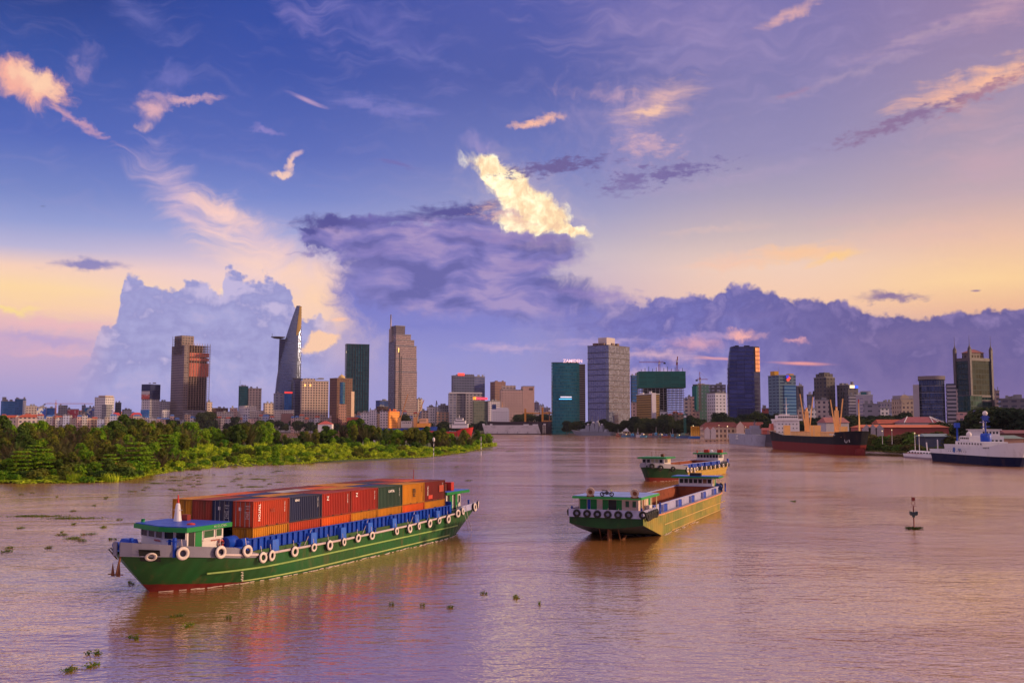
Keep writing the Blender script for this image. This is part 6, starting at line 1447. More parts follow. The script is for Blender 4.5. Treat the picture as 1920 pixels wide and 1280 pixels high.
UP = [['red', 'navy', 'brick', 'brick', 'green', 'yellow', 'maroon'], ['navy', 'yellow', 'maroon', 'yellow', 'blue', 'rust', 'orange'], ['rust', 'blue', 'white', 'orange', 'yellow', 'navy', 'red'], ['yellow', 'orange', 'maroon', 'maroon', 'yellow', 'maroon', 'rust']]
LOW = ['yellow', 'red', 'orange', 'yellow', 'yellow', 'orange', 'yellow']
CT_ = {}
WD = {'red': 'orange red', 'brick': 'brick red', 'navy': 'dark navy', 'blue': 'blue', 'yellow': 'yellow', 'orange': 'bright orange', 'green': 'dark grey green', 'maroon': 'maroon', 'white': 'pale grey', 'rust': 'rust red'}
for ix in range(4):
    for iy in range(7):
        CT_[ix, iy, 1] = container(B1, ix, iy, 1, UP[ix][iy], '%s container in the upper tier\'s %s row, %s from the bow' % (WD[UP[ix][iy]], rowname[ix], ORD[iy]), doors=(iy == 0 and ix < 2))
for iy in range(7): CT_[0, iy, 0] = container(B1, 0, iy, 0, LOW[iy], '%s container in the lower tier\'s near row, %s from the bow' % (WD[LOW[iy]], ORD[iy]))
sx = CW + .035
def side_text(c, s, y, z, size, mat, vert=False, name='lettering'):
    text(name, s, size, mat, c, face_M((sx, y, z), (1, 0, 0), (0, 1, 0) if vert else (0, 0, 1)), .006, True)
CWT = paint((.75, .72, .70), .5, .2); CBK = paint((.02, .02, .02), .6, .1)
side_text(CT_[0, 0, 1], 'TRITON', .95, 1.45, .46, CWT, True); side_text(CT_[0, 0, 1], 'UG', 3.2, 1.5, .5, paint((.3, .06, .04)))
side_text(CT_[0, 1, 1], 'BENO', 1.35, 2.2, .30, CWT); side_text(CT_[0, 2, 1], 'Z', 1.1, 2.0, .62, CWT); side_text(CT_[0, 3, 1], 'Z', 1.1, 2.0, .62, CWT)
side_text(CT_[0, 4, 1], 'CAPITAL', 3.2, 1.95, .40, CWT); side_text(CT_[0, 6, 1], 'TRITON', .8, 1.4, .34, CWT, True)
for k_ in ((0, 5, 1),): side_text(CT_[k_], 'm', 3.1, 1.72, 1.05, CBK, name='logo_letter'); side_text(CT_[k_], 'SC', 3.1, 1.08, .62, CBK, name='logo_letter')
for iy in (0, 3, 4, 6): side_text(CT_[0, iy, 0], 'm', 3.1, 1.62, .95, CBK, name='logo_letter'); side_text(CT_[0, iy, 0], 'SC', 3.1, 1.0, .6, CBK, name='logo_letter')
for iy in range(7):
    side_text(CT_[0, iy, 1], 'TGHU 1%d4 22G1' % iy if iy != 5 else 'MSCU 22G1', 5.2, 1.75, .15, CWT if iy != 5 else CBK, True, name='serial_number')
box(CT_[0, 6, 1], 'patch_of_paint', paint((.4, .06, .03)), sx - .02, sx + .012, 4.2, 5.5, 1.05, 1.95); box(CT_[0, 6, 1], 'patch_of_paint', paint((.5, .05, .03)), sx - .02, sx + .012, 1.0, 2.2, .3, .8)
for c in (CT_[0, 0, 1], CT_[1, 0, 1]):
    for k, (x_, z_, s_) in enumerate(((1.75, 2.1, 'TRIU 228'), (1.75, 1.85, '22G1'), (1.75, 1.5, 'MAX WT'), (1.75, 1.3, 'TARE'), (1.75, 1.1, 'NET'), (1.75, .9, 'CU CAP'))): text('door_lettering', s_, .16, CWT, c, face_M((x_, .005, z_), (0, -1, 0)), .004)
    box(c, 'placard', WHB, .72, .98, .0, .014, 1.65, 1.98)

# ================================================================ the empty barge seen from its stern
B2 = Frame(1281.6, 986, 22.1, 'open_hold_barge', 'empty yellow-sided barge seen from its dark green stern', 'barge')
p0 = B2.p; B2.p = Vector((p0.x - B2.rx.x * 5.05, p0.y - B2.rx.y * 5.05, 0)); B2.o.location = B2.p; o = B2.o
Z2 = [(-23.8, 3.1), (-18, 2.98), (-12, 2.88), (25, 2.9), (35, 3.0), (41, 3.5)]
YS = hullmat((.30, .21, .03), (.14, .03, .015), -.1, 0, 0, (.15, .17, .03), .75)
q = MB(); ys = [-23.75, -20, -16.5, -13.4, -8, 0, 10, 20, 30, 33, 36, 38.5, 40.3, 41.2]
def hw2(y): return 5.05 if y <= 30 else 5.05 * max(.22, (1 - ((y - 30) / 11.6) ** 2) ** .5)
def zbm(y): return -1.0 if y > -12 else 2.25 - (y + 23.75) * (2.35 / 10.35)
for sg in (1, -1):
    rows = []
    for k in (0, .5, 1):
        rows.append([(sg * hw2(y) * (1 if y < 33 else 1 - .12 * (1 - k)), y, zbm(y) + (pl(Z2, y) - zbm(y)) * k) for y in ys])
    q.grid(rows, flip=(sg > 0), sm=False)
q.grid([[(hw2(41.2), 41.2, -1), (hw2(41.2), 41.2, 3.5)], [(-hw2(41.2), 41.2, -1), (-hw2(41.2), 41.2, 3.5)]], sm=False)
fix(q.build('hull_sides', YS, o))
q = MB(); n = 10
q.grid([[(-5.05 + 10.1 * i / n, -23.75 + .0, 3.1) for i in range(n + 1)], [(-5.05 + 10.1 * i / n, -23.75, 2.25 - .55 * math.sin(math.pi * i / n)) for i in range(n + 1)]], flip=True, sm=False); q.build('transom', hullmat((.008, .06, .012), (.01, .02, .01), -5, 0, 0, (.006, .035, .01), .3), o)
q = MB(); q.grid([[(-5.05 + 10.1 * i / n, -23.75, 2.25 - .55 * math.sin(math.pi * i / n)) for i in range(n + 1)], [(-5.05 + 10.1 * i / n, -20, 1.3 - .5 * math.sin(math.pi * i / n)) for i in range(n + 1)], [(-5.05 + 10.1 * i / n, -13.3, -.15) for i in range(n + 1)]], flip=True, sm=False); q.build('raked_underside', paint((.015, .012, .012), .7, .5), o)
q = MB()
for x_ in (-1.3, 1.3): q.bar((x_, -23.0, 2.2), (x_, -21.0, -.6), .12); q.cyl((x_, -21.4, -.3), (x_, -19, .3), .2)
q.box(-.1, .1, -22.8, -21.3, -.9, 1.8); q.build('rudder_gear', RUST, o)
q = MB()
for Y_ in ([-23.75, -20, -16.5, -13.4, -12.5], [34.5, 36, 38.5, 40.3, 41.2]): q.grid([[(sg_ * hw2(y), y, pl(Z2, y) - .02) for y in Y_] for sg_ in (1, -1)], sm=False)
for sg_ in (1, -1): q.grid([[(sg_ * w_(y), y, pl(Z2, y) - .02) for y in (-12.5, -6, 5, 20, 30, 33, 34.5)] for w_ in (hw2, lambda y: 3.9)], sm=False)
q.build('deck', paint((.30, .28, .36), .6, .5, .8), o)
q = MB()
for sg in (1, -1): q.grid([[(sg * (hw2(y) + e), y, pl(Z2, y) + f_) for y in ys if y > -17] for e, f_ in ((.0, -.12), (.09, -.1), (.09, .05), (-.1, .06))], flip=sg < 0, sm=False)
q.build('deck_edge_rail', paint((.62, .26, .13), .6, .5, 1.5), o)
for sg in (1, -1):
    q = MB(); q.cyl((sg * 5.1, -12.4, 1.35), (sg * 5.1, 34.5, 1.4), .075); q.build('rub_strake', paint((.55, .36, .10), .5, .4), o)
    q = MB(); q.cyl((sg * 5.1, -8, .16), (sg * 5.1, 34, .2), .06); q.build('rub_strake', paint((.55, .34, .12), .5, .4), o)
q = MB()                                                                  # stern bulwark, slightly sheered
for a, b in (((5.08, -23.85), (-5.08, -23.85)), ((5.08, -23.85), (5.08, -17.2)), ((-5.08, -23.85), (-5.08, -17.2))):
    q.obox(((a[0] + b[0]) / 2, (a[1] + b[1]) / 2, 3.62), ((b[0] - a[0]) / 2 or .05, 0, 0), (0, (b[1] - a[1]) / 2 or .05, 0), (0, 0, .52))
q.build('stern_bulwark', LIL, o)
hs, rf = house(o, 'stern_house', -4.15, 4.1, -22.5, -15.6, 3.0, 5.5, paint((.62, .46, .42), .6, .3, 1), paint((.22, .30, .62), .5, .4), GRN2, (.5, .75, 1.2, 1.6), .3,
    [('f', -3.95, -3.0, 3.4, 5.35, 'g'), ('f', -2.9, -2.5, 3.4, 5.35, 'b'), ('f', -2.45, -1.6, 3.4, 5.35, 'g'), ('f', -.8, .0, 3.4, 5.35, 'g'), ('f', .02, 1.1, 3.4, 5.35, 'd'), ('f', 1.12, 1.85, 3.4, 5.35, 'g'), ('f', 2.35, 2.85, 4.45, 5.25, 'k'), ('f', 3.3, 3.8, 4.45, 5.25, 'k'),
     ('s', -21.6, -21.0, 4.3, 5.3, 'k'), ('s', -20.4, -19.6, 3.4, 5.35, 'o'), ('s', -18.9, -18.1, 4.3, 5.25, 'c'), ('s', -17.3, -16.3, 3.4, 5.35, 'g')])
for y_ in (-17.9, -15.2): q = MB(); q.bar((4.7, y_, 3.0), (4.7, y_, 5.5), .1); q.build('veranda_post', paint((.75, .6, .3)), hs)
box(hs, 'white_cabinet', WHB, 4.2, 4.8, -19.4, -18.2, 3.0, 4.5); box(hs, 'blue_chute', BLU, 4.2, 4.75, -17.0, -16.0, 3.0, 4.3)
def tank(fr, px, py, z, lab, r_=.55):
    x, y = fr.loc(px, py, z); w = fr.world(x, y, z); t_ = thing('water_tank', lab, 'tank', w, -fr.a + .3)
    q = MB(); q.cyl((0, -.6, r_ + .12), (0, .6, r_ + .12), r_, n=16); q.build('drum', paint((.45, .33, .27), .5, .6, 2), t_)
    q = MB(); q.cyl((0, .61, r_ + .12), (0, .72, r_ + .12), r_ * .5, n=12); q.cyl((0, -.72, r_ + .12), (0, -.61, r_ + .12), r_ * .5, n=12); q.build('cap', RUST, t_)
    q = MB(); [q.box(-.5, .5, y_ - .08, y_ + .08, 0, .2) for y_ in (-.35, .35)]; q.build('cradle', RUST, t_)
tank(B2, 1107, 931, 5.9, 'round metal water tank on the left end of the empty barge\'s stern roof'); tank(B2, 1190, 934, 5.9, 'round metal water tank on the right end of the empty barge\'s stern roof')
x, y = B2.loc(1138, 930, 5.9); mb = thing('motorbike', 'dark motorbike parked in the middle of the empty barge\'s stern roof', 'motorbike', B2.world(x, y, 5.88), -B2.a + .25)
for sx_, nm in ((-.62, 'wheel'), (.62, 'wheel')): q = MB(); q.torus((sx_, 0, .3), (0, 1, 0), .24, .07, 14, 6); w_ = q.build(nm, BLK, mb); q = MB(); q.cyl((sx_, -.05, .3), (sx_, .05, .3), .08); q.build('hub', STEEL, w_)
q = MB(); q.bar((-.6, 0, .35), (.1, 0, .62), .18, .2); q.bar((.1, 0, .6), (.62, 0, .34), .1); q.bar((-.2, 0, .35), (.25, 0, .4), .24, .26); q.build('frame', paint((.03, .03, .04), .3, .1), mb)
q = MB(); q.bar((-.65, 0, .78), (.1, 0, .76), .24, .12); q.build('seat', BLK, mb); q = MB(); q.bar((.62, 0, .35), (.38, 0, 1.0), .08); q.bar((.38, -.35, 1.02), (.38, .35, 1.02), .05); q.build('handlebar', STEEL, mb)
q = MB(); q.cyl((.52, -.0, .8), (.62, 0, .8), .1); q.build('headlight', paint((.5, .55, .1)), mb)
# hold
def hold(o, x, y0, y1, zb, zt, outm, inm, nbay, bay=1.5, capm=None, bulge=0):
    q = MB(); t_ = .16
    q.box(x - t_, x, y0, y1, 2.8, zt); q.box(-x, -x + t_, y0, y1, 2.8, zt); q.box(-x + t_, x - t_, y0, y0 + t_, 2.8, zt); q.box(-x + t_, x - t_, y1 - t_, y1, 2.8, zt); c = q.build('hold_coaming', outm, o)
    q = MB(); e = t_ + .01
    for a in ((x - e - .05, x - e, y0 + e, y1 - e, zb, zt - .03), (-x + e, -x + e + .05, y0 + e, y1 - e, zb, zt - .03), (-x + e, x - e, y0 + e, y0 + e + .05, zb, zt - .03), (-x + e, x - e, y1 - e - .05, y1 - e, zb, zt - .03), (-x + e, x - e, y0 + e, y1 - e, zb - .1, zb - .01)): q.box(*a)
    q.build('hold_lining', inm, o)
    q = MB()
    for a in ((x - t_ - .05, x + .12, y0, y1), (-x - .12, -x + t_ + .05, y0, y1), (-x, x, y0 - .05, y0 + t_ + .05), (-x, x, y1 - t_ - .05, y1 + .05)): q.box(*a, zt + .003 * (abs(a[0]) > x), zt + .09)
    q.build('coaming_cap', capm or outm, o)
    for i in range(nbay):
        y = y0 + (y1 - y0) * (i + .45) / nbay
        for sg in (1, -1):
            xs = sorted((sg * (x + .01), sg * (x + .34))); q = MB(); q.box(xs[0], xs[1], y - bay / 2, y + bay / 2, 2.85, zt - .12); q.build('bracket_box', BLU, c)
            for e_ in (-bay / 2 - .1, bay / 2 + .02): q = MB(); q.box(xs[0], xs[1] + (.06 if sg > 0 else 0), y + e_, y + e_ + .08, 2.85, zt - .05); q.build('stiffener', outm, c)
    return c
hold(o, 3.95, -12.6, 34.6, .6, 3.95, LIL, RSTR, 5, 2.2)
hs, rf = house(o, 'wheelhouse', -3.55, 2.75, 35.2, 38.6, 3.0, 5.45, WHB, BLL, GRN, (1.3, 1.3, .6, .9), .26, [('f', -3.35 + i * .87, -3.35 + i * .87 + .7, 4.5, 5.25, 'o' if i == 5 else 'w') for i in range(7)] + [('s', 35.5, 36.1, 4.4, 5.2, 'o'), ('s', 36.3, 37.0, 3.2, 5.2, 'c'), ('s', 37.3, 38.2, 3.2, 5.3, 'g')])
box(rf, 'roof_locker', DARK, -1.5, .6, 35.3, 36.2, 5.78, 6.35)
q = MB()
for sg in (1, -1): q.grid([[(sg * (hw2(y) + e), y, pl(Z2, y) + f_) for y in (34.5, 36, 37.5, 39, 40.3, 41.2)] for e, f_ in ((.02, -.2), (.05, .95), (-.1, .95), (-.12, -.2))], flip=sg < 0, sm=False)
q.build('bow_bulwark', BLU, o)
for i in range(7): x_ = -4.25 + i * 1.42 if i < 6 else 4.75; tyre(B2, x_ + .35, -24.1, 3.6, .52, (0, -1), '%s black tyre from the left along the empty barge\'s stern' % ORD[i], 'black tyres along the empty barge\'s stern', False)
for i in range(6): tyre(B2, 5.35, -22.6 + i * .98, 3.35, .6, (1, 0), '%s black tyre back from the stern corner on the empty barge\'s near side' % ORD[i], 'black tyres bunched at the empty barge\'s corner', False)
tyre(B2, -5.3, -23.2, 3.55, .5, (-1, 0), 'black tyre at the far stern corner of the empty barge', 'black tyres along the empty barge\'s stern', False)
tyre(B2, 3.2, 41.0, 3.6, .65, (.8, .6), 'black tyre at the empty barge\'s far bow', 'black tyres along the empty barge\'s stern', False)
for x_, y_ in ((-4.8, -23.4), (4.7, -23.3), (4.6, -12.8), (4.6, 38)): q = MB(); q.cyl((x_, y_, 2.9), (x_, y_, 4.45), .14); q.build('bollard', BLU, o)

# ================================================================ the far open barge
B3 = Frame(1366, 886, 27.5, 'open_hold_barge', 'farther empty barge with green bow, row of dark tyres and two deck houses', 'barge')
p0 = B3.p; B3.p = Vector((p0.x - B3.rx.x * 5.4, p0.y - B3.rx.y * 5.4, 0)); B3.o.location = B3.p; o = B3.o
Z3 = [(-62, 4.5), (-56, 4.0), (-50, 3.6), (-42, 3.1), (-20, 2.9), (0, 3.1), (6, 3.6)]
H3 = Hull((-59.5, -61.6), (1, 4.5), 5.6, Z3, (20, 14), 8, .6, .75)
m3, t3, b3 = new_mat('hull_paint'); P3 = t3.node('ShaderNodeTexCoord').outputs['Object']; s3 = t3.node('ShaderNodeSeparateXYZ'); t3.l.new(P3, s3.inputs[0])
c3 = t3.mix(t3.sm(s3.outputs[1], -44, -41.5), (.005, .028, .009, 1), (.38, .24, .045, 1)); c3 = t3.mix(t3.sm(t3.noise(t3.map(P3, scale=(.5, .5, .15)), 1.5, 5), .5, .8, b=.5), c3, (.12, .05, .025, 1))
t3.put(b3.inputs['Base Color'], t3.mix(t3.m('LESS_THAN', s3.outputs[2], t3.m('MULTIPLY_ADD', t3.m('ADD', s3.outputs[1], 60), -.05, 1.1)), c3, (.13, .014, .012, 1))); b3.inputs['Roughness'].default_value = .6; b3.inputs['Specular IOR Level'].default_value = .1
H3.build(o, m3, DGRN, hole=(4.35, -46, -6))
z3 = lambda y: pl(Z3, y)
H3.strip(o, 'bow_bulwark', GRYB, -61.5, -43, lambda y: z3(y) - .5, lambda y: z3(y) + .7, .03); H3.strip(o, 'stern_bulwark', BLU, -1, 4.4, lambda y: z3(y) - .1, lambda y: z3(y) + 1.0, .03)
H3.tube(o, 'rub_strake', paint((.5, .32, .1), .5, .4), -40, 0, lambda y: 1.5, .09, .02, kf=.5)
hold(o, 4.4, -46, -6, .8, 4.1, BLU, RSTR, 6, .35, LIL)
hs, rf = house(o, 'bow_house', -3.2, 3.2, -56.5, -51.0, 3.4, 6.1, WHB, GRN, GRN, (.9, .9, 1.2, 1.6), .35, [('f', -3.0 + i * 1.22, -2.1 + i * 1.22, 5.0, 5.9, 'c' if i in (2, 3) else 'w') for i in range(5)] + [('s', -56.2 + i * 1.3, -55.3 + i * 1.3, 5.0, 5.9, 'c' if i > 1 else 'w') for i in range(4)])
q = MB(); q.cyl((0, -54, 6.5), (0, -54, 8.8), .06); q.cyl((-1.2, -54, 6.5), (-1.2, -54, 7.9), .06); q.box(1.2, 2.0, -53.5, -52.8, 6.5, 7.3); q.build('roof_mast', RUST, rf)
hs, rf = house(o, 'stern_house', -3.6, 3.4, -4.6, 1.6, 3.2, 6.0, WHB, GRN, GRN, (1.0, .9, 1.0, 1.2), .35, [('f', -3.4 + i * 1.0, -2.6 + i * 1.0, 4.9, 5.8, 'w') for i in range(7)] + [('s', -4.2 + i * 1.6, -3.0 + i * 1.6, 4.8, 5.8, 'w') for i in range(3)])
for x_, y_ in ((-1.9, -2.5), (2.2, -1.4)): box(rf, 'roof_locker', RED, x_, x_ + 1.5, y_, y_ + 1.2, 6.45, 7.4)
q = MB(); q.lathe((0.6, -2, 6.43), [(.6, 0), (.55, .6), (.2, .9), (0, .95)], 12); q.build('siren_dome', WHB, rf); q = MB(); q.cyl((-3.4, -4.8, 6.4), (-3.4, -4.8, 7.2), .2); q.build('lamp', RED, rf)
q = MB(); q.cyl((0, 3, 4.2), (0, 3, 5.8), .3); q.bar((0, 3, 5.2), (3, 2.5, 5.0), .4); q.build('steering_gear', BLU, o)
for i in range(3): y_ = -44.5 + i * 3.2; tyre(B3, H3.hb(y_) + .3, y_, z3(y_) - .6, .75, (1, 0), '%s white-faced tyre behind the green bow of the far barge' % ORD[i], 'tyres along the far barge')
for i in range(16): y_ = -35.5 + i * 2.3; tyre(B3, H3.hb(y_) + .3, y_, z3(y_) - .35, .62, (1, 0), '%s dark tyre in the far barge\'s side row, counted from its bow' % ORD[i], 'tyres along the far barge', i % 2 == 0)
for i, (y_, dz) in enumerate(((-60.8, -.1), (-58.5, -.5), (-54, -.7))): tyre(B3, H3.hb(y_) + .25, y_ - .2, z3(y_) + dz, .75, (.75, -.65), '%s tyre round the far barge\'s green bow' % ORD[i], 'tyres along the far barge', False)

# ---------------------------------------------------------------- moored ships
def ship(name, label, bow, stern, B, zdp, mats, fl=(6, 3), lb=(.22, .16), sn=.8, pw=.6, deckm=None, cat='ship', bulge=True):
    """bow, stern: world x,y of the waterline ends"""
    bow, stern = Vector(bow), Vector(stern); d = bow - stern; L_ = d.length; mid = (bow + stern) / 2
    o = thing(name, label, cat, (mid.x, mid.y, 0), math.atan2(d.y, d.x) + math.pi / 2)
    H = Hull((-L_ / 2, -L_ / 2 - fl[0]), (L_ / 2, L_ / 2 + fl[1]), B / 2, [(-L_ / 2 - 10 + L_ * a, z) for a, z in zdp], (L_ * lb[0], L_ * lb[1]), L_ * .12, sn, pw)
    H.build(o, mats, deckm or GREY); H.L = L_; H.o = o; H.z = lambda y: pl(H.zd, y); return H
W0 = lambda px, py: tuple(at(px, py)[:2])
def bands(c1, z1, c2, edge=.0):
    m, t, b = new_mat('hull_bands'); P = t.node('ShaderNodeTexCoord').outputs['Object']; s = t.node('ShaderNodeSeparateXYZ'); t.l.new(P, s.inputs[0])
    n = t.noise(t.map(P, scale=(.3, .3, .08)), 1.0, 5, .65)
    c = t.mix(t.m('LESS_THAN', s.outputs[2], z1), (*c2, 1), (*c1, 1)); t.put(b.inputs['Base Color'], t.mix(t.sm(n, .5, .8, b=.45), c, (.10, .05, .035, 1))); b.inputs['Roughness'].default_value = .6; b.inputs['Specular IOR Level'].default_value = .04; return m
ORS = paint((.95, .50, .16), .5, .25, .3); CRM = paint((.70, .66, .66), .5, .15, .4)

# cargo ship
S1 = ship('cargo_ship', 'black and dark red cargo ship with orange cranes and white bridge', W0(1612, 853.5), W0(1468, 841), 17, [(0, 12.6), (.10, 12.0), (.16, 11.6), (.165, 9.3), (.5, 9.0), (.85, 9.2), (1.0, 11), (1.2, 12)], bands((.15, .022, .022), 5.2, (.014, .014, .02)), (4, 6), (.2, .13))
o = S1.o; L_ = S1.L
q = MB(); q.lathe((0, -L_ / 2 - .5, 1.0), [(0, -3), (2.0, -2.2), (2.7, 0), (2.1, 2.2), (0, 2.9)], 12); q.build('bulbous_bow', bands((.15, .022, .022), 9, (.1, .1, .1)), o)
ys_ = L_ / 2 - 13                                         # bridge front
def win_row(par, x0, x1, y, z, n, m=GLASSD, h=.9, f=.55, side='f', name='window'):
    for i in range(n):
        a = x0 + (x1 - x0) * (i + .5 - f / 2) / n; b_ = x0 + (x1 - x0) * (i + .5 + f / 2) / n
        q = MB(); q.box(a, b_, y - .08, y - .005, z, z + h) if side == 'f' else q.box(y + .005, y + .08, a, b_, z, z + h); q.build(name, m, par)
sp = MB(); sp.box(-7.4, 7.4, ys_, ys_ + 11, 9.0, 18.2); sp = sp.build('superstructure', CRM, o)
for k, n_ in ((10.6, 6), (13.0, 6), (15.6, 6)): win_row(sp, -6.8, 6.8, ys_, k, n_, h=.7, f=.25)
for k in (11, 14): 
    for i in range(4): q = MB(); q.box(-7.48, -7.405, ys_ + 1 + i * 2.5, ys_ + 1.7 + i * 2.5, k, k + .7); q.build('window', GLASSD, sp)
q = MB(); q.box(-9.2, 9.2, ys_ - .6, ys_ + 6, 18.21, 19.2); br = q.build('bridge_wing', CRM, o)
q = MB(); q.box(-6.5, 6.5, ys_ - .2, ys_ + 6, 19.2, 21.6); br = q.build('bridge', CRM, o); win_row(br, -6.3, 6.3, ys_ - .2, 20.0, 9, h=.9, f=.7)
q = MB(); q.cyl((0, ys_ + 3, 21.6), (0, ys_ + 3, 33), .35, .15, 7); q.bar((-1.8, ys_ + 3, 28.5), (1.8, ys_ + 3, 28.5), .3); q.bar((-1.2, ys_ + 3, 26), (1.2, ys_ + 3, 26), .4); q.build('radar_mast', WHB, o)
q = MB(); q.prism([(-9.5, ys_ + 6), (-5.2, ys_ + 6), (-5.2, ys_ + 12), (-9.5, ys_ + 12)], 12.2, 16.2, top=[(-9, ys_ + 7), (-5.6, ys_ + 7), (-5.6, ys_ + 11), (-9, ys_ + 11)]); q.build('lifeboat', paint((.55, .14, .09), .5), o)
q = MB(); q.box(-3, 3, ys_ + 6.1, ys_ + 10, 18.3, 22.4); q.build('funnel', WHB, o)
q = MB(); q.bar((-8, L_ / 2 + 3, 12), (-8, ys_, 12), .15)
for i in range(8): q.bar((-8, ys_ + i * 2.2, 9.8), (-8, ys_ + i * 2.2, 12), .15)
q.build('railing', ORS, o)
def lp(H, px, py, Y=None):                   # local y of a pixel column lying on the ship's axis
    r_ = ray(px, 797); a = H.o.rotation_euler.z; c = Vector(H.o.location[:2]); ax_ = Vector((math.sin(a), -math.cos(a)))  # bow direction
    d = Vector((r_.x, r_.y)); den = d.x * ax_.y - d.y * ax_.x; k = (c.x * d.y - c.y * d.x) / den
    return -k
for nm, c0, c1 in (('hatch_cover', 1500, 1543), ('hatch_cover', 1557, 1593)):
    ya, yb = sorted((lp(S1, c0, 0), lp(S1, c1, 0))); box(o, nm, ORS, -6, 6, ya + 1, yb - 1, 9.0, 11.2); box(o, 'hatch_rim', paint((.7, .32, .09)), -6.2, 6.2, ya + .8, yb - .8, 11.21, 11.5)
for i, (c, top, lean) in enumerate(((1513, 764, (-18, 16)), (1569, 762, (-14, 15)))):
    y_ = lp(S1, c, 0)
    Yw = (S1.o.matrix_basis @ Vector((0, y_, 0))).y; zt = XZ(c, top, Yw)[1]
    q = MB(); q.prism([(-1.3, y_ - 1.3), (1.3, y_ - 1.3), (1.3, y_ + 1.3), (-1.3, y_ + 1.3)], 9, zt - 2, top=[(-.9, y_ - .8), (.9, y_ - .8), (.9, y_ + .8), (-.9, y_ + .8)]); q.cyl((0, y_, zt - 2), (0, y_, zt), .5); q.build('crane_post', ORS, o)
    k = Yw / F
    for j, (dx, dy) in enumerate(((-1, 0), (1, 0))):
        q = MB(); x1_ = dx * (7 if i == 0 else 6) * k * (1 if dx > 0 else 1.1); zz = XZ(0, (722 if dx < 0 else 728) if i == 0 else (732 if dx < 0 else 730), Yw)[1] * .93 + 1
        q.bar((dx * 1.2, y_ - 1, 12.5), (x1_ + dx * 2, y_ - 1, zz), .5); bm = q.build('derrick_boom', ORS, o)
        q = MB(); q.bar((x1_ + dx * 1.6, y_ - 1, zz - 3.5), (x1_ + dx * 2, y_ - 1, zz), .85); q.build('boom_head', DARK, bm)
        q = MB(); q.bar((x1_ + dx * 2, y_ - 1, zz), (dx * .5, y_, zt), .12); q.build('topping_wire', DARK, bm)
for c in (1491, 1542, 1549, 1600):
    y_ = lp(S1, c, 0); q = MB(); q.box(-7, -3.5, y_ - 1.6, y_ + 1.6, 9, 15.2 if c != 1600 else 14.6); q.build('deck_house', ORS, o)
y_ = lp(S1, 1611, 0); q = MB(); q.cyl((0, y_, 11), (0, y_, 26.5), .45, .25, 8); fm = q.build('foremast', ORS, o); q = MB(); q.cyl((0, y_, 26.5), (0, y_, 28.3), .3); q.build('mast_head', RED, fm)
y_ = lp(S1, 1606, 0); q = MB(); q.torus((-S1.hb(y_, .62) - .05, y_ + .5, 7.4), (-1, -.5, 0), .9, .28, 14, 6); q.build('hawse_ring', paint((.35, .33, .36)), o)
q = MB(); q.bar((-S1.hb(y_ - 2, .7) - .2, y_ - 2, 8), (-S1.hb(y_ - 2, .6) - .3, y_ - 2.1, 6.6), .45); q.build('anchor', paint((.4, .38, .4)), o)
text('draught_lettering', 'VINH LONG', 1.3, WHB, o, face_M((-S1.hb(-L_ / 2 + 16, .9) - .15, -L_ / 2 + 16, 10.3), (-1, -.1, 0)), .03)

# grey naval ship with white hull lettering and the dark hull beside it
S2 = ship('naval_ship', 'light grey naval supply ship with white lettering on its side', W0(1437, 836), W0(1378, 831.5), 11, [(0, 8.0), (.2, 8.3), (.5, 8.3), (1.2, 8.6)], paint((.26, .27, .36), .5, .35, .3), (5, 1), (.2, .12), sn=.95); o = S2.o
box(o, 'deck_house', paint((.2, .2, .27)), -4, 4, -20, -2, 8.2, 12.5); q = MB(); q.cyl((0, -16, 12.5), (0, -16, 19), .6, .2, 7)
for i in range(5): q.bar((-2 + i * .3, -16 + i * .4, 13 + i), (2 - i * .2, -16 - i * .3, 13.6 + i), .3)
q.build('lattice_mast', paint((.15, .14, .2)), o); box(o, 'bridge', paint((.22, .22, .3)), -3, 3, -19, -12, 12.51, 15)
for s_, z_, sz in (('HQ 528', 6.6, 2.1), ('VIET NAM', 4.6, 1.7)): text('hull_lettering', s_, sz, CWT, o, face_M((-S2.hb(18, .9) - .25, 17, z_), (-1, 0, 0)), .04, True)
S2b = ship('cargo_hull', 'dark grey bare hull lying between the naval ship and the cargo ship', W0(1474, 838.5), W0(1440, 835), 12, [(0, 10.5), (.3, 9), (1.2, 8.6)], bands((.09, .07, .09), 3, (.05, .045, .065)), (6, 2), (.25, .2)); box(S2b.o, 'low_cabin', paint((.36, .10, .08)), -4, 4, -8, 14, 8.5, 11.5)

# white and navy ship at the right edge
S3 = ship('survey_ship', 'white and navy ship with blue funnel and mast at the right edge', W0(1912, 875), W0(1772, 863.5), 13, [(0, 9.2), (.15, 8.6), (.3, 7.2), (.6, 5.6), (1.0, 5.2), (1.2, 5.2)], bands((.007, .010, .04), 3.5, (.58, .56, .60)), (6, 1), (.28, .22), sn=.95); o = S3.o; L3 = S3.L
sup = box(o, 'superstructure', CRM, -4.8, 4.8, -L3 * .22, L3 * .16, 5.5, 8.8); 
for i in range(9): q = MB(); a = -L3 * .20 + i * L3 * .038; q.box(-4.88, -4.805, a, a + .9, 7.6, 8.3); q.build('window', GLASSD, sup)
for i in range(9): q = MB(); a = -L3 * .05 + i * 2; q.box(-S3.hb(a, .7) - .1, -S3.hb(a, .7) - .02, a, a + .35, 4.6, 4.95); q.build('porthole', GLASSD, o)
up = box(o, 'bridge', CRM, -4.2, 4.2, -L3 * .02, L3 * .12, 8.81, 10.8)
for i in range(5): q = MB(); a = -L3 * .01 + i * L3 * .025; q.box(-4.28, -4.205, a, a + 1.0, 9.7, 10.4); q.build('window', GLASSD, up)
q = MB(); q.lathe((0, -L3 * .10, 8.8), [(2.0, 0), (2.1, 2.2), (1.8, 3.2), (0, 3.3)], 14); q.build('funnel', BLU, o)
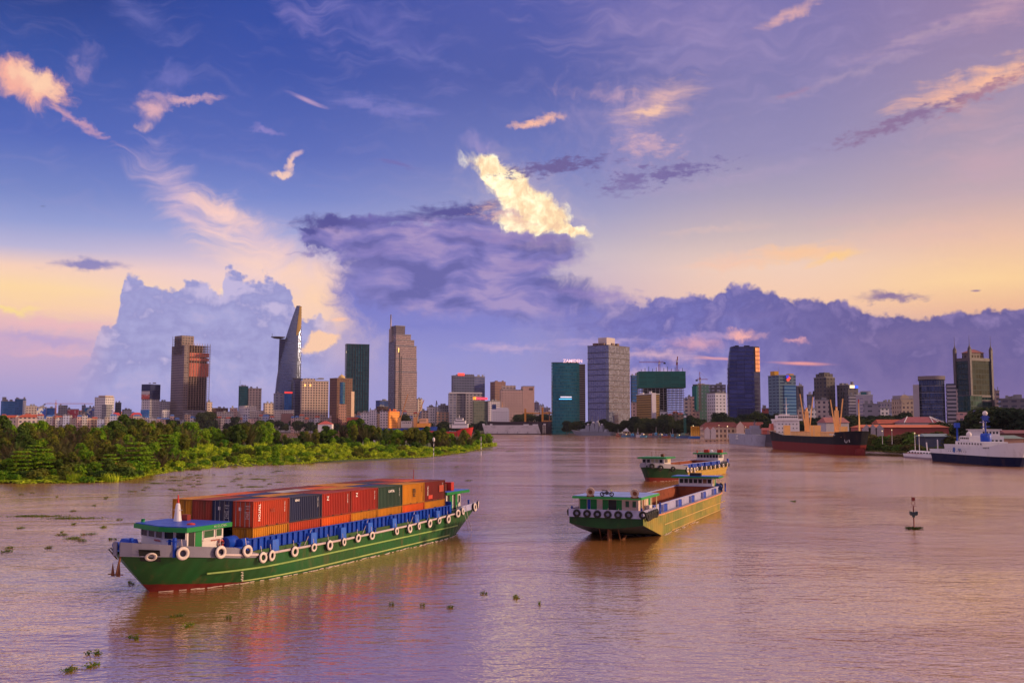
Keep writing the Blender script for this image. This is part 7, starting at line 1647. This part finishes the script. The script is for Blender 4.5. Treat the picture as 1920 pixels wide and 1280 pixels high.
q = MB(); q.cyl((0, -L3 * .10, 12), (0, -L3 * .10, 19.5), .35, .2, 8)
for z_ in (14.5, 16.5, 18.2): q.bar((-1.8, -L3 * .10, z_), (1.8, -L3 * .10, z_ + .2), .3)
q.box(-.9, .9, -L3 * .10 - .8, -L3 * .10 + .8, 17, 19); mm = q.build('main_mast', paint((.02, .05, .3)), o); q = MB(); q.lathe((0, -L3 * .10, 19.6), [(.2, -.6), (.7, -.5), (1.0, .3), (.7, 1.0), (0, 1.3)], 14); q.build('radome', WHB, mm)
q = MB(); q.cyl((0, L3 * .30, 5.2), (0, L3 * .30, 15.8), .45, .35, 8); q.box(-.9, .9, L3 * .30 - .9, L3 * .30 + .9, 14.2, 16.2); q.build('aft_crane_post', BLU, o); q = MB(); q.bar((0, L3 * .30, 8), (0, L3 * .12, 10.5), .8); q.build('crane_boom', BLU, o)
q = MB(); q.lathe((-3.2, L3 * .02, 10.81), [(.8, 0), (1.1, .7), (.7, 1.6), (0, 1.9)], 12); q.build('small_radome', WHB, o)
q = MB(); q.cyl((-S3.hb(L3 * .12, .8) - .12, L3 * .12, 5.3), (-S3.hb(L3 * .12, .8) - .02, L3 * .12, 5.3), 1.1, n=18); q.build('emblem', paint((.03, .1, .35)), o); text('hull_lettering', 'PTSC', 1.3, paint((.05, .12, .35)), o, face_M((-S3.hb(L3 * .05, .8) - .12, L3 * .04, 5.3), (-1, 0, 0)), .03, True)
text('hull_lettering', 'BINH MINH', .9, DARK, o, face_M((-S3.hb(-L3 * .33, .8) - .25, -L3 * .34, 6.6), (-1, -.35, 0)), .03)
q = MB(); q.bar((-3, L3 / 2, 5), (-3, L3 / 2, 9), .3); q.bar((-5, L3 * .42, 5), (-5, L3 * .42, 8.6), .25); q.bar((-5, L3 * .42, 8.6), (-3, L3 / 2, 9), .2); q.build('stern_frame', WHB, o)
S3b = ship('white_ship', 'second white ship with a raised bridge moored behind the navy hulled one', (200, 405), (207, 470), 12, [(0, 7), (.4, 6.5), (1.2, 6.5)], bands((.05, .06, .12), 2.5, (.58, .56, .6)), (5, 1)); o = S3b.o
sb = box(o, 'superstructure', CRM, -4.6, 4.6, -14, 12, 6.6, 10.5); win_row(sb, -4.2, 4.2, -14, 8.4, 5, h=.7); bb = box(o, 'bridge', CRM, -3.8, 3.8, -12, 4, 10.51, 13.2); win_row(bb, -3.4, 3.4, -12, 11.6, 5, h=.9)
for i in range(6): q = MB(); q.box(-4.68, -4.605, -12 + i * 4, -10.8 + i * 4, 8.2, 9.1); q.build('window', GLASSD, sb)
q = MB(); q.box(-4.4, 4.4, -13, 5, 13.21, 13.5); q.cyl((0, -4, 13.5), (0, -4, 19), .3, .15, 6); q.bar((-1.5, -4, 16.5), (1.5, -4, 16.5), .25); q.build('roof_and_mast', WHB, o)
# hydrofoil
S4 = ship('hydrofoil_boat', 'low white hydrofoil passenger boat moored left of the navy ship', W0(1764, 862), W0(1702, 857.5), 5, [(0, 2.6), (.3, 2.4), (1.2, 2.0)], bands((.25, .2, .24), .8, (.62, .58, .62)), (3, .5), (.25, .22), cat='boat'); o = S4.o; L4 = S4.L
q = MB(); rows = []
for i in range(13):
    t_ = i / 12; y_ = -L4 * .42 + L4 * .84 * t_; w_ = 1.9 * min(1, .25 + t_ * 4) * (1 if t_ < .95 else .8); h_ = 1.5 * min(1, .15 + t_ * 5) if t_ < .95 else .8
    rows.append([(w_ * math.cos(a_), y_, 2.1 + h_ * math.sin(a_)) for a_ in [math.pi * j / 8 for j in range(9)]])
q.grid(rows); fix(q.build('cabin', WHB, o))
for i in range(8): q = MB(); y_ = -L4 * .34 + i * L4 * .09; q.box(-1.95, -1.80, y_, y_ + 1.4, 2.45, 3.0); q.build('window', GLASSD, o)
q = MB(); q.bar((0, -L4 * .12, 3.4), (0, -L4 * .10, 7.5), .5, .25); q.build('mast', WHB, o); q = MB(); q.box(-2.2, -1.9, -L4 * .1, L4 * .42, 2.2, 2.35); q.build('red_stripe', paint((.5, .1, .06)), o)
# quay frames and jetty near the hydrofoil
pj = at(1745, 851, 0); jt = thing('jetty_gangway', 'white framed gangway standing behind the moored hydrofoil', 'gangway', (pj.x, pj.y + 8, 0)); q = MB()
for i in range(5): q.bar((-8 + i * 3.4, 0, 0), (-8 + i * 3.4, 0, 6.0), .3); q.bar((-8 + i * 3.4, 0, 6), (-6 + i * 3.4, 0, 2.5), .2)
q.bar((-8.5, 0, 6), (6, 0, 6), .35); q.build('frame', WHB, jt); box(jt, 'deck', paint((.05, .07, .2)), -9, 7, .3, 3, 1.2, 1.6)

# grey warship
S5 = ship('warship', 'small grey warship with stacked turrets beside the glass towers', W0(1080, 816.2), W0(1148, 816.6), 12, [(0, 9), (.3, 6), (1.2, 5.5)], paint((.16, .17, .22), .5, .3), (8, 1), (.35, .3)); o = S5.o; NG = paint((.20, .21, .27), .5, .3)
r = random.Random(4); L5 = S5.L
for i, (a, w_, z0_, h_) in enumerate(((-.28, 7, 6, 4), (-.16, 8, 6, 9), (-.02, 8, 6, 12), (.10, 7, 6, 13), (.22, 6, 6, 9), (.34, 5, 5.5, 4))):
    q = MB(); yc = L5 * a; q.prism([(-4, yc - w_ / 2), (4, yc - w_ / 2), (4, yc + w_ / 2), (-4, yc + w_ / 2)], z0_, z0_ + h_, top=[(-2.5, yc - w_ / 3), (2.5, yc - w_ / 3), (2.5, yc + w_ / 3), (-2.5, yc + w_ / 3)]); d_ = q.build('deck_house', NG, o)
    if i in (1, 2, 3, 4): q = MB(); q.lathe((0, yc, z0_ + h_), [(.8, 0), (1.9, .6), (1.6, 2.2), (0, 2.9)], 10); q.build('radome', paint((.42, .40, .46)), d_)
for a in (-.05, .12): q = MB(); q.cyl((0, L5 * a, 16), (0, L5 * a, 29), .5, .15, 6); q.bar((-2.5, L5 * a, 23), (2.5, L5 * a, 23), .3); q.build('mast', NG, o)
q = MB(); q.cyl((0, -L5 * .36, 8), (0, -L5 * .47, 9), .3); q.box(-1.5, 1.5, -L5 * .38, -L5 * .32, 6.8, 9.2); q.build('gun_turret', NG, o)

# floating dock with a ship in it
xa, xb = XZ(905, 797, 1700)[0], XZ(1056, 797, 1700)[0]
fd = thing('floating_dock', 'long white floating dry dock with slanting end and dark interior', 'dock', (xa, 1700, 0)); kk = 1700 / F
q = MB(); y0_, y1_ = -16, -12; Lw = 108 * kk
q.poly([(4, y0_, 1.2), (Lw, y0_, 1.2), (Lw - 5 * kk, y0_, 15.5), (0, y0_, 15.5)]); q.poly([(4, y1_, 1.2), (0, y1_, 15.5), (Lw - 5 * kk, y1_, 15.5), (Lw, y1_, 1.2)]); q.poly([(0, y0_, 15.5), (Lw - 5 * kk, y0_, 15.5), (Lw - 5 * kk, y1_, 15.5), (0, y1_, 15.5)]); q.poly([(Lw, y0_, 1.2), (Lw, y1_, 1.2), (Lw - 5 * kk, y1_, 15.5), (Lw - 5 * kk, y0_, 15.5)]); q.poly([(4, y0_, 1.2), (0, y0_, 15.5), (0, y1_, 15.5), (4, y1_, 1.2)])
q.build('side_wall', paint((.60, .54, .54), .6, .35, .15), fd)
box(fd, 'pontoon', paint((.04, .02, .02)), 0, 150 * kk, -17, 14, -.5, 1.19); box(fd, 'far_wall', paint((.10, .055, .06), .8, .5, .1), 6, 150 * kk, 10, 14, 1.2, 15.2); box(fd, 'end_wall', paint((.13, .07, .075), .8, .5, .1), 112 * kk, 149 * kk, 4, 6, 1.2, 14)
for c in (112, 146):
    q = MB(); x_ = c * kk
    for dx in (0, 4.5): q.bar((x_ + dx, -12, 1), (x_ + dx, -12, 16), .7)
    for j in range(4): q.bar((x_, -12, 1.5 + j * 3.6), (x_ + 4.5, -12, 5 + j * 3.6), .5); q.bar((x_ + 4.5, -12, 1.5 + j * 3.6), (x_, -12, 5 + j * 3.6), .5); q.bar((x_, -12, 5 + j * 3.6), (x_ + 4.5, -12, 5 + j * 3.6), .5)
    q.build('lattice_frame', paint((.6, .5, .42)), fd)
for i, (c, z_) in enumerate(((0, 18), (113, 18), (14, 17.5), (76, 17), (93, 17))): box(fd, 'control_cabin', CRM, c * kk, c * kk + (4 if i < 3 else 9), -15.5, -12.5, 15.51, z_)
for i in range(6): q = MB(); q.bar((8 + i * 17, -16.3, .5), (8 + i * 17, -16.3, 4.5), .6); q.build('mooring_pile', DARK, fd)
for s_, c in (('X-51', 20), ('X-51 SG', 78)): text('wall_lettering', s_ , 3.0, paint((.25, .2, .25)), fd, face_M((c * kk, -16.1, 12), (0, -1, 0)), .05)
S6 = ship('cargo_ship', 'ship with white bridge block and blue funnel standing in the floating dock', (XZ(1046, 797, 1700)[0], 1702), (XZ(916, 797, 1700)[0], 1702), 15, [(0, 20), (.9, 20), (1.2, 21)], paint((.05, .03, .04), .6, .4), (2, 2), (.2, .15)); o = S6.o; S6.o.location.z = 1.2
sb = box(o, 'superstructure', CRM, -7, 7, S6.L * .20, S6.L * .46, 20, 41)
for j in range(4):
    for i in range(7): q = MB(); y_ = S6.L * .20 + i * S6.L * .036; q.box(-7.12, -7.01, y_, y_ + 1.2, 22 + j * 4.4, 23.6 + j * 4.4); q.build('window', GLASSD, sb)
box(o, 'bridge', CRM, -7.5, 7.5, S6.L * .22, S6.L * .38, 41.01, 44); box(o, 'funnel', paint((.02, .05, .18)), -3, 3, S6.L * .39, S6.L * .45, 41.01, 49); q = MB(); q.cyl((0, S6.L * .3, 44), (0, S6.L * .3, 54), .7, .2, 6); q.build('mast', ORS, o)
for a in (-.03, -.28):
    yb_ = S6.L * a; q = MB(); q.box(-1.6, 1.6, yb_ - 1.6, yb_ + 1.6, 20, 42 if a > -.1 else 44); q.build('crane_post', paint((.70, .28, .04)), o); q = MB(); q.bar((0, yb_, 35), (0, yb_ - S6.L * .22, 35 + (.5 if a < -.1 else -1)), 2.0, 1.6); q.build('crane_jib', paint((.75, .30, .04)), o)
q = MB(); q.bar((0, -S6.L * .30, 34), (0, -S6.L * .49, 34.5), 1.4); q.bar((0, -S6.L * .49, 34), (0, -S6.L * .49, 22), 1.2); q.bar((0, -S6.L * .38, 34), (0, -S6.L * .38, 22), 1.0); q.box(-5, 5, -S6.L * .5, -S6.L * .3, 20.2, 22.3); q.build('gantry', paint((.6, .24, .06)), o)

# red tug, red hull, blue ship with orange bridge behind the left bank
S7 = ship('supply_ship', 'red hulled supply ship with white bridge behind the left bank', (XZ(884, 797, 1450)[0], 1447), (XZ(808, 797, 1450)[0], 1450), 12, [(0, 13), (.35, 11), (.5, 7.5), (.55, 6), (1.2, 6)], paint((.50, .02, .02), .5, .3, .2), (3, 1), (.3, .2)); o = S7.o; L7 = S7.L
for (a, b_, w_, z0_, z1_) in ((-.42, -.02, 5, 11, 17.5), (-.36, -.08, 4.4, 17.51, 22), (-.30, -.12, 3.6, 22.01, 25.5)):
    sb = box(o, 'superstructure', CRM, -w_, w_, L7 * a, L7 * b_, z0_, z1_); q = MB(); q.box(-w_ - .1, -w_ - .01, L7 * a + 1, L7 * b_ - 1, z1_ - 1.6, z1_ - .6); q.build('window_band', GLASSD, sb)
q = MB(); q.cyl((0, -L7 * .2, 25.5), (0, -L7 * .2, 30), .4); q.bar((-2, -L7 * .2, 27), (2, -L7 * .2, 27), .3); q.build('mast', WHB, o); q = MB(); q.torus((-3, L7 * .02, 14), (0, 1, 0), 2.6, .5, 12, 6); q.build('white_arch', WHB, o)
S8 = ship('crane_ship', 'blue and red hulled crane ship with a sunlit orange bridge', (XZ(818, 797, 1620)[0], 1620), (XZ(700, 797, 1620)[0], 1640), 16, [(0, 13.5), (.2, 12.5), (.3, 10.5), (1.2, 10)], bands((.30, .04, .04), 6.5, (.02, .06, .30)), (2, 1), (.15, .12)); o = S8.o; L8 = S8.L
sb = box(o, 'superstructure', paint((.85, .36, .06), .6, .2), -6, 6, -L8 * .40, -L8 * .20, 12, 18.5); sb2 = box(o, 'bridge', paint((.80, .45, .25), .6, .2), -5, 5, -L8 * .36, -L8 * .24, 18.51, 26)
for i in range(6): q = MB(); y_ = -L8 * .35 + i * 1.9; q.box(-5.12, -5.01, y_, y_ + 1.1, 22, 23.4); q.build('window', GLASSD, sb2)
sb3 = box(o, 'aft_house', paint((.55, .48, .44)), -5, 5, -L8 * .12, L8 * .06, 11, 22); 
for i in range(5): q = MB(); y_ = -L8 * .10 + i * 3; q.box(-5.12, -5.01, y_, y_ + 1.6, 18.5, 20.3); q.build('window', GLASSD, sb3)
for a, b_, z_ in ((.10, .0, 66), (-.16, -.26, 56)):
    q = MB(); q.box(-2, 2, L8 * a - 2.2, L8 * a + 2.2, 10, 28); q.build('crane_house', paint((.75, .36, .12)), o)
    q = MB()
    for dx in (-1.1, 1.1): q.bar((dx, L8 * a, 20), (dx * .4, L8 * b_ - 4, z_), .9)
    for i in range(8): t0, t1 = i / 8, (i + 1) / 8; P0 = Vector((1.1 - .7 * t0, L8 * a * (1 - t0) + (L8 * b_ - 4) * t0, 20 + (z_ - 20) * t0)); P1 = Vector((-1.1 + .7 * t1, L8 * a * (1 - t1) + (L8 * b_ - 4) * t1, 20 + (z_ - 20) * t1)); q.bar(P0, P1, .5)
    q.build('crane_jib', paint((.70, .34, .12)), o)
gd = thing('harbour_crane', 'dark grey slender harbour derrick left of the grey residential block', 'crane', (XZ(815, 797, 1750)[0], 1750, 0)); q = MB(); q.bar((0, 0, 2), (3, 0, 58), 2.2, 1.6); q.build('boom', paint((.10, .10, .14)), gd); q = MB(); q.bar((3, 0, 57), (7.5, 0, 44), .7); q.bar((3, 0, 57), (-5, 0, 30), .3); q.bar((-8, 0, 2), (3, 0, 25), .9); q.build('stay', paint((.08, .08, .10)), gd)

# yellow silos on the blue barge, small craft along the middle quay
p = at(1310, 822, 0); yb_ = thing('work_barge', 'low blue work barge moored below the yellow tanks', 'barge', (p.x, p.y, 0)); box(yb_, 'hull', paint((.02, .10, .34), .6, .4), -11, 12, -4, 6, -.5, 2.0); box(yb_, 'deck_rail', paint((.05, .2, .5)), -11, 12, -4, -3.8, 2.01, 2.9)
for i in range(6):
    t_ = thing('storage_tank', 'upright yellow tank, %s from the left on the blue work barge' % ORD[i], 'tank', (p.x - 7.6 + i * 2.5, p.y + 1, 2.0), 0, 'yellow tanks on the blue barge'); q = MB(); q.cyl((0, 0, 0), (0, 0, 11.5), 1.2, n=12); q.build('shell', paint((.72, .34, .03), .5, .3), t_); q = MB(); q.lathe((0, 0, 11.5), [(1.2, 0), (.8, .4), (0, .6)], 12); q.build('lid', paint((.6, .28, .03)), t_)
r = random.Random(12)
SC = [((.45, .44, .50), 'white'), ((.05, .10, .25), 'dark blue'), ((.10, .16, .12), 'dark green'), ((.30, .10, .06), 'rust red'), ((.16, .15, .19), 'dark grey'), ((.03, .2, .35), 'bright blue')]
px = 1160; i = 0
while px < 1374:
    c, nm = SC[r.randrange(6)]; Y0 = at(px, 818.5 + (px - 1160) * .022)[1]; k = Y0 / F; l_ = r.uniform(9, 17) * k; x_ = XZ(px, 797, Y0)[0]
    b_ = thing('moored_boat', '%s low moored boat, %s from the warship along the middle quay' % (nm, ORD[min(i, 24)]), 'boat', (x_, Y0, 0), r.uniform(-.15, .15), 'boats along the middle quay'); h_ = r.uniform(1.6, 3.0)
    q = MB(); q.prism([(-l_ / 2, -1.6), (l_ / 2 - 1.5, -1.6), (l_ / 2, 0), (l_ / 2 - 1.5, 1.6), (-l_ / 2, 1.6)], -.3, h_, top=[(-l_ / 2 - .3, -2), (l_ / 2 - 1, -2), (l_ / 2 + 1, 0), (l_ / 2 - 1, 2), (-l_ / 2 - .3, 2)]); q.build('hull', paint(c, .5, .3), b_)
    c2 = SC[r.randrange(6)][0]; hc = box(b_, 'cabin', paint(tuple(min(.6, v * 1.6 + .05) for v in c2)), -l_ * .35, l_ * r.uniform(.0, .25), -1.4, 1.4, h_ + .01, h_ + r.uniform(2, 3.4)); q = MB(); q.box(-l_ * .3, l_ * -.02, -1.5, -1.41, h_ + .9, h_ + 1.6); q.build('window_band', GLASSD, hc)
    if i % 3 == 0: q = MB(); q.cyl((-l_ * .1, 0, h_ + 2), (-l_ * .1, 0, h_ + r.uniform(7, 11)), .16); q.build('mast', WHB, b_)
    if i % 3 == 1: q = MB(); q.lathe((l_ * .1, -1.5, h_ + 1.8), [(.0, -.5), (.5, 0), (0, .5)], 8); q.build('deck_lamp', emit((1, .65, .25), 3.0), b_)
    px += l_ / k * r.uniform(.8, 1.2); i += 1

# lamp posts along the quays
for i, (px, Y, top) in enumerate([(1206, 1420, 790), (1233, 1400, 800), (1257, 1380, 801), (1300, 1300, 798), (1348, 1000, 797), (1364, 990, 799), (1398, 930, 800), (1654, 520, 808), (1672, 515, 806), (1723, 470, 816), (1715, 480, 812)]):
    x_, z_ = XZ(px, top, Y); l_ = thing('lamp_post', 'thin quay lamp post, %s from the left along the right waterfront' % ORD[i], 'lamp post', (x_, Y, G0), 0, 'lamp posts on the waterfront'); q = MB(); q.cyl((0, 0, 0), (0, 0, z_ - G0), .16 * max(1, Y / 700), n=6); q.build('pole', WHB, l_); q = MB(); q.lathe((0, 0, z_ - G0), [(0, -.4), (.35 * max(1, Y / 600), 0), (0, .5)], 8); q.build('lamp', emit((1, .75, .4), 2.5 if i in (0, 2, 3, 5) else .6), l_)

# channel marks and poles on the left bank
def pole(px, pt, pb, lab, head):
    p = at(px, pb, 0); z_ = XZ(px, pt, p.y)[1]; o = thing('channel_mark', lab, 'marker', (p.x, p.y, 0)); q = MB(); q.cyl((0, 0, -1), (0, 0, z_), .16, n=8); q.build('pole', WHB, o)
    q = MB(); [q.cyl((0, 0, a), (0, 0, a + .8), .19, n=8) for a in (2, 4.2, 6.4)]; q.build('dark_band', paint((.05, .06, .12)), o)
    if head: q = MB(); q.lathe((0, 0, z_ - 1.5), [(0, 0), (.55, .4), (.6, 1.6), (0, 2.2)], 10); q.build('topmark', WHB, o)
    return o
pole(813, 822, 856, 'white banded channel pole with round top at the left bank\'s edge', True); pole(902, 818, 853, 'thin white channel pole without top near the left bank\'s tip', False)
p = at(866, 848); pt = thing('small_pontoon', 'small orange pontoon moored beside the reeds near the left bank tip', 'pontoon', (p.x - 3, p.y - 6, 0), .1); q = MB(); q.box(-5.5, 5.5, -1.5, 1.5, -.2, .9); q.build('float', paint((.6, .25, .14)), pt); q = MB(); [q.bar((x_, -1.4, .9), (x_, -1.4, 1.7), .1) for x_ in (-5, -2.5, 0, 2.5, 5)]; q.build('rail', WHB, pt)

# channel buoy post in the river
p = at(1714, 991.5); by = thing('channel_beacon', 'dark red beacon post standing in a ring of floating weed', 'beacon', (p.x, p.y, 0)); z_ = XZ(0, 932, p.y)[1]; RD = paint((.16, .015, .015), .6, .4)
q = MB(); q.cyl((0, 0, -.6), (0, 0, z_ - 1.25), .10, .08, 8); q.build('post', RD, by)
q = MB(); q.box(-.42, .42, -.3, .3, 2.0, 2.5); q.box(-.5, -.38, -.34, .34, 2.1, 2.6); q.box(.38, .5, -.34, .34, 2.1, 2.6); q.cyl((0, 0, 1.7), (0, 0, 2.05), .22); q.build('solar_box', paint((.03, .045, .05), .4), by)
q = MB(); q.torus((0, 0, z_ - .85), (0, 1, 0), .26, .035, 14, 5); q.bar((-.55, 0, z_ - 1.35), (.55, 0, z_ - 1.25), .05); q.build('cage', RD, by); q = MB(); q.box(-.19, .19, -.19, .19, z_ - .5, z_); q.build('topmark', RD, by)
wr = thing('weed_ring', 'ring of dark floating weed round the beacon post', 'weeds', (p.x, p.y, 0)); q = MB(); r = random.Random(8)
for _ in range(420): a = r.uniform(0, 6.28); d = r.uniform(.1, 1.35); leaf(q, (d * math.cos(a), d * math.sin(a) * .8, r.uniform(.02, .28)), r.uniform(.08, .16), (r.uniform(-1, 1), r.uniform(-1, 1), .8), r)
q.build('leaves', leafmat((.02, .04, .012), (.06, .08, .02)), wr)

# ---------------------------------------------------------------- water hyacinth rafts
HY = leafmat((.04, .09, .01), (.14, .19, .02), (.24, .15, .03))
def hyac(seed, n, rad):
    r = random.Random(seed); q = MB(); cs = [(r.gauss(0, .35), r.gauss(0, .35)) for _ in range(max(2, n // 60))]
    for _ in range(n):
        c = r.choice(cs); x, y = c[0] * rad + r.gauss(0, .22) * rad, c[1] * rad + r.gauss(0, .22) * rad; leaf(q, (x, y, r.uniform(-.02, .14) + .22 * r.random() ** 4), r.uniform(.06, .13), (r.uniform(-.8, .8), r.uniform(-.8, .8), .9), r)
    return q.build('water_hyacinth', HY)
hp = [hyac(1, 90, .7), hyac(2, 160, 1.2), hyac(3, 520, 2.6)]; hu = set(); hn = 0
def raft(px, py, k, lab, sx=1.0, sy=1.0, rz=None):
    global hn; o = dup(hp[k]) if k in hu else hp[k]; hu.add(k); p = at(px, py); o.location = (p.x, p.y, -.02); o.scale = (sx, sy, 1); o.rotation_euler = (0, 0, rz if rz is not None else random.Random(px * 7 + py).uniform(0, 6.28)); tag(o, lab, 'water plants', 'floating water hyacinth rafts'); hn += 1
for args in [(60, 968, 2, 'long raft of water hyacinth nearest the left edge, level with the container tops', 2.6, .6, .05), (130, 972, 2, 'second long raft of water hyacinth just right of the left edge raft', 2.2, .5, .08), (140, 1009, 2, 'broad clump of water hyacinth left of the container barge\'s bow', .55, .9), (125, 1003, 1, 'small leafy clump beside the broad one off the bow', 1, 1), (195, 989, 1, 'upright little clump up-left of the barge\'s bow', .6, 1.1),
             (178, 1001, 1, 'flat clump just left of the barge\'s bow tip', 1.3, .8), (210, 1011, 0, 'tiny clump under the barge\'s bow tip', 1, 1), (14, 1034, 0, 'small clump at the left edge of the picture', 1.3, 1), (40, 990, 0, 'small upright clump below the left long raft', 1.2, 1), (160, 1014, 1, 'clump directly right of the broad one off the bow', .9, .8),
             (246, 1093, 0, 'small dark clump close ahead of the barge\'s stem', 1.6, .6), (342, 1154, 1, 'clump floating in the container barge\'s dark reflection', .7, .7), (356, 1173, 0, 'flat clump in the lower part of the reflection', 1.5, .5), (252, 1197, 0, 'clump at the left end of the barge\'s reflection', 1.6, .7), (178, 1226, 0, 'clump below the reflection at lower left', 1.2, .7), (130, 1259, 1, 'dark clump nearest the bottom left corner', .6, .8), (176, 1248, 0, 'thin clump beside the bottom left one', 1.2, .4),
             (430, 1160, 0, 'little clump right of centre in the barge\'s reflection', 0.72, 0.36), (965, 1119, 1, 'leafy clump in the glittering water at the picture\'s bottom centre', .5, .6), (1011, 1132, 0, 'thin clump right of the bottom centre one', 0.78, 0.24), (906, 1113, 0, 'thin clump left of the bottom centre one', 0.78, 0.24), (843, 1139, 0, 'small clump lower left of the bottom centre one', 0.60, 0.30), (735, 1134, 0, 'tiny clump near the container barge\'s stern reflection', 0.48, 0.30), (793, 1136, 0, 'tiny clump between stern reflection and bottom centre clump', 0.54, 0.30),
             (1487, 940, 0, 'dark clump midway between empty barge and beacon', 1.3, 1.2), (877, 901, 0, 'thin raft up-right of the container barge\'s stern', 2, .6), (857, 875, 0, 'clump in the channel right of the left bank', 1.6, 1), (806, 980, 0, 'tiny clump beside the container barge\'s wake', .8, .5)]: raft(*args[:4], *args[4:])
r = random.Random(31)
cnt = 0
for i in range(46):
    px = r.uniform(235, 520); py = r.uniform(893, 925) - (px - 235) * .05
    raft(px, py, r.choice((0, 1, 1, 2)) if r.random() < .6 else 0, 'raft drifting in the %s band between bank and containers' % ('upper' if py < 899 else 'middle' if py < 907 else 'lower'), r.uniform(.8, 1.7), r.uniform(.5, .9), r.uniform(-.2, .2)); cnt += 1
for i in range(12): raft(r.uniform(0, 230), r.uniform(915, 1040), 0, 'tiny raft on open water left of the container barge', r.uniform(.6, 1.2), r.uniform(.4, .8))
for i in range(10): raft(r.uniform(880, 960), r.uniform(838, 850), 1, 'flat raft trailing off the tip of the left bank', r.uniform(2, 4), r.uniform(.8, 1.6), 0)
bl_ = {}
for o_ in list(col.objects):
    if o_.get('group') == 'floating water hyacinth rafts': bl_.setdefault(o_['label'], []).append(o_)
for k_, v_ in bl_.items():
    if len(v_) > 1:
        for i_, o_ in enumerate(sorted(v_, key=lambda q_: q_.location.x / q_.location.y)): o_['label'] = '%s, %s from left' % (k_, ORD[i_] if i_ < 25 else 'far right')
# reed stakes in the shallows
q0 = None
for i in range(9):
    px = 318 + i * 9 + r.uniform(-3, 3); p = at(px, 885 + r.uniform(-2, 4)); o = thing('bare_stake', '%s bare stake from the left standing in the shallows off the left bank' % ORD[i], 'stake', (p.x, p.y, 0), 0, 'bare stakes in the shallows'); q = MB(); q.cyl((0, 0, -.5), (r.uniform(-.3, .3), 0, r.uniform(1.2, 2.8)), .06, .03, 5); q.build('stick', BARK, o)
# low-flying bird, far off
p = XZ(80, 387, 420); bd = MB(); bd.poly([(0, 0, 0), (.5, .2, .25), (1.1, .1, .05), (.45, -.15, .12)]); bd.poly([(0, 0, 0), (-.45, -.15, .12), (-1.1, .1, .05), (-.5, .2, .25)]); bd.lathe((0, 0, 0), [(0, -.12), (.16, 0), (0, .14)], 6)
tag(bd.build('bird', DARK, None, (p[0], 420, p[1])), 'tiny dark bird flying high at the left of the sky', 'bird')

# ---------------------------------------------------------------- the evening air over the river
m, t, b = new_mat('evening_air'); t.n.remove(b); pv = t.node('ShaderNodeVolumePrincipled'); pv.inputs['Color'].default_value = (.62, .58, .80, 1); pv.inputs['Density'].default_value = 0.00002
t.l.new(pv.outputs[0], t.n['Material Output'].inputs['Volume'])
q = MB(); q.box(-3500, 3500, -200, 3600, -3, 330); hz_ = q.build('haze', m); tag(hz_, 'thin lilac evening haze over the river and the city', 'haze', kind='stuff'); m.cycles.homogeneous_volume = True
# broken foam where the moving hulls meet the water
FOAM = paint((.62, .52, .46), .8, .5, 2)
def foam(fr, pts, lab, w=.22, seed=1):
    r = random.Random(seed); q = MB()
    for (a, b_) in zip(pts, pts[1:]):
        a, b_ = Vector((*a, 0)), Vector((*b_, 0)); d = b_ - a; L_ = d.length; n_ = max(1, int(L_ / .35)); nn = Vector((d.y, -d.x, 0)).normalized()
        for i in range(n_):
            if r.random() < .38: continue
            c = a + d * (i + r.random() * .6) / n_ + nn * r.uniform(-.05, w); l_ = r.uniform(.12, .42); ww = r.uniform(.02, .09); k = d.normalized()
            q.obox(c + Vector((0, 0, .012)), k * l_, nn * ww, (0, 0, .018))
    o = q.build('foam', FOAM, fr.o); o['kind'] = 'stuff'
foam(B1, [(H1.hb(y, .0) + .10, y) for y in (-8.2, -7.4, -6, -4, -1, 3, 8)], 'thin line of foam along the bow waterline', .25, 1)
foam(B1, [(H1.hb(y, .0) + .10, y) for y in (8, 16, 24, 32, 40, 46)] + [(2, 50), (0, 56)], 'sparse foam along the side and stern waterline', .4, 2)
foam(B2, [(-4.5, -13.2), (-2, -14.5), (2, -14.5), (5, -13.0), (5.1, -5), (5.15, 8)], 'foam under the raked stern', .6, 3)
foam(B3, [(H3.hb(y, .0) + .1, y) for y in (-59.3, -57, -54, -48, -40, -25, -10)], 'foam along the far barge\'s waterline', .5, 4)
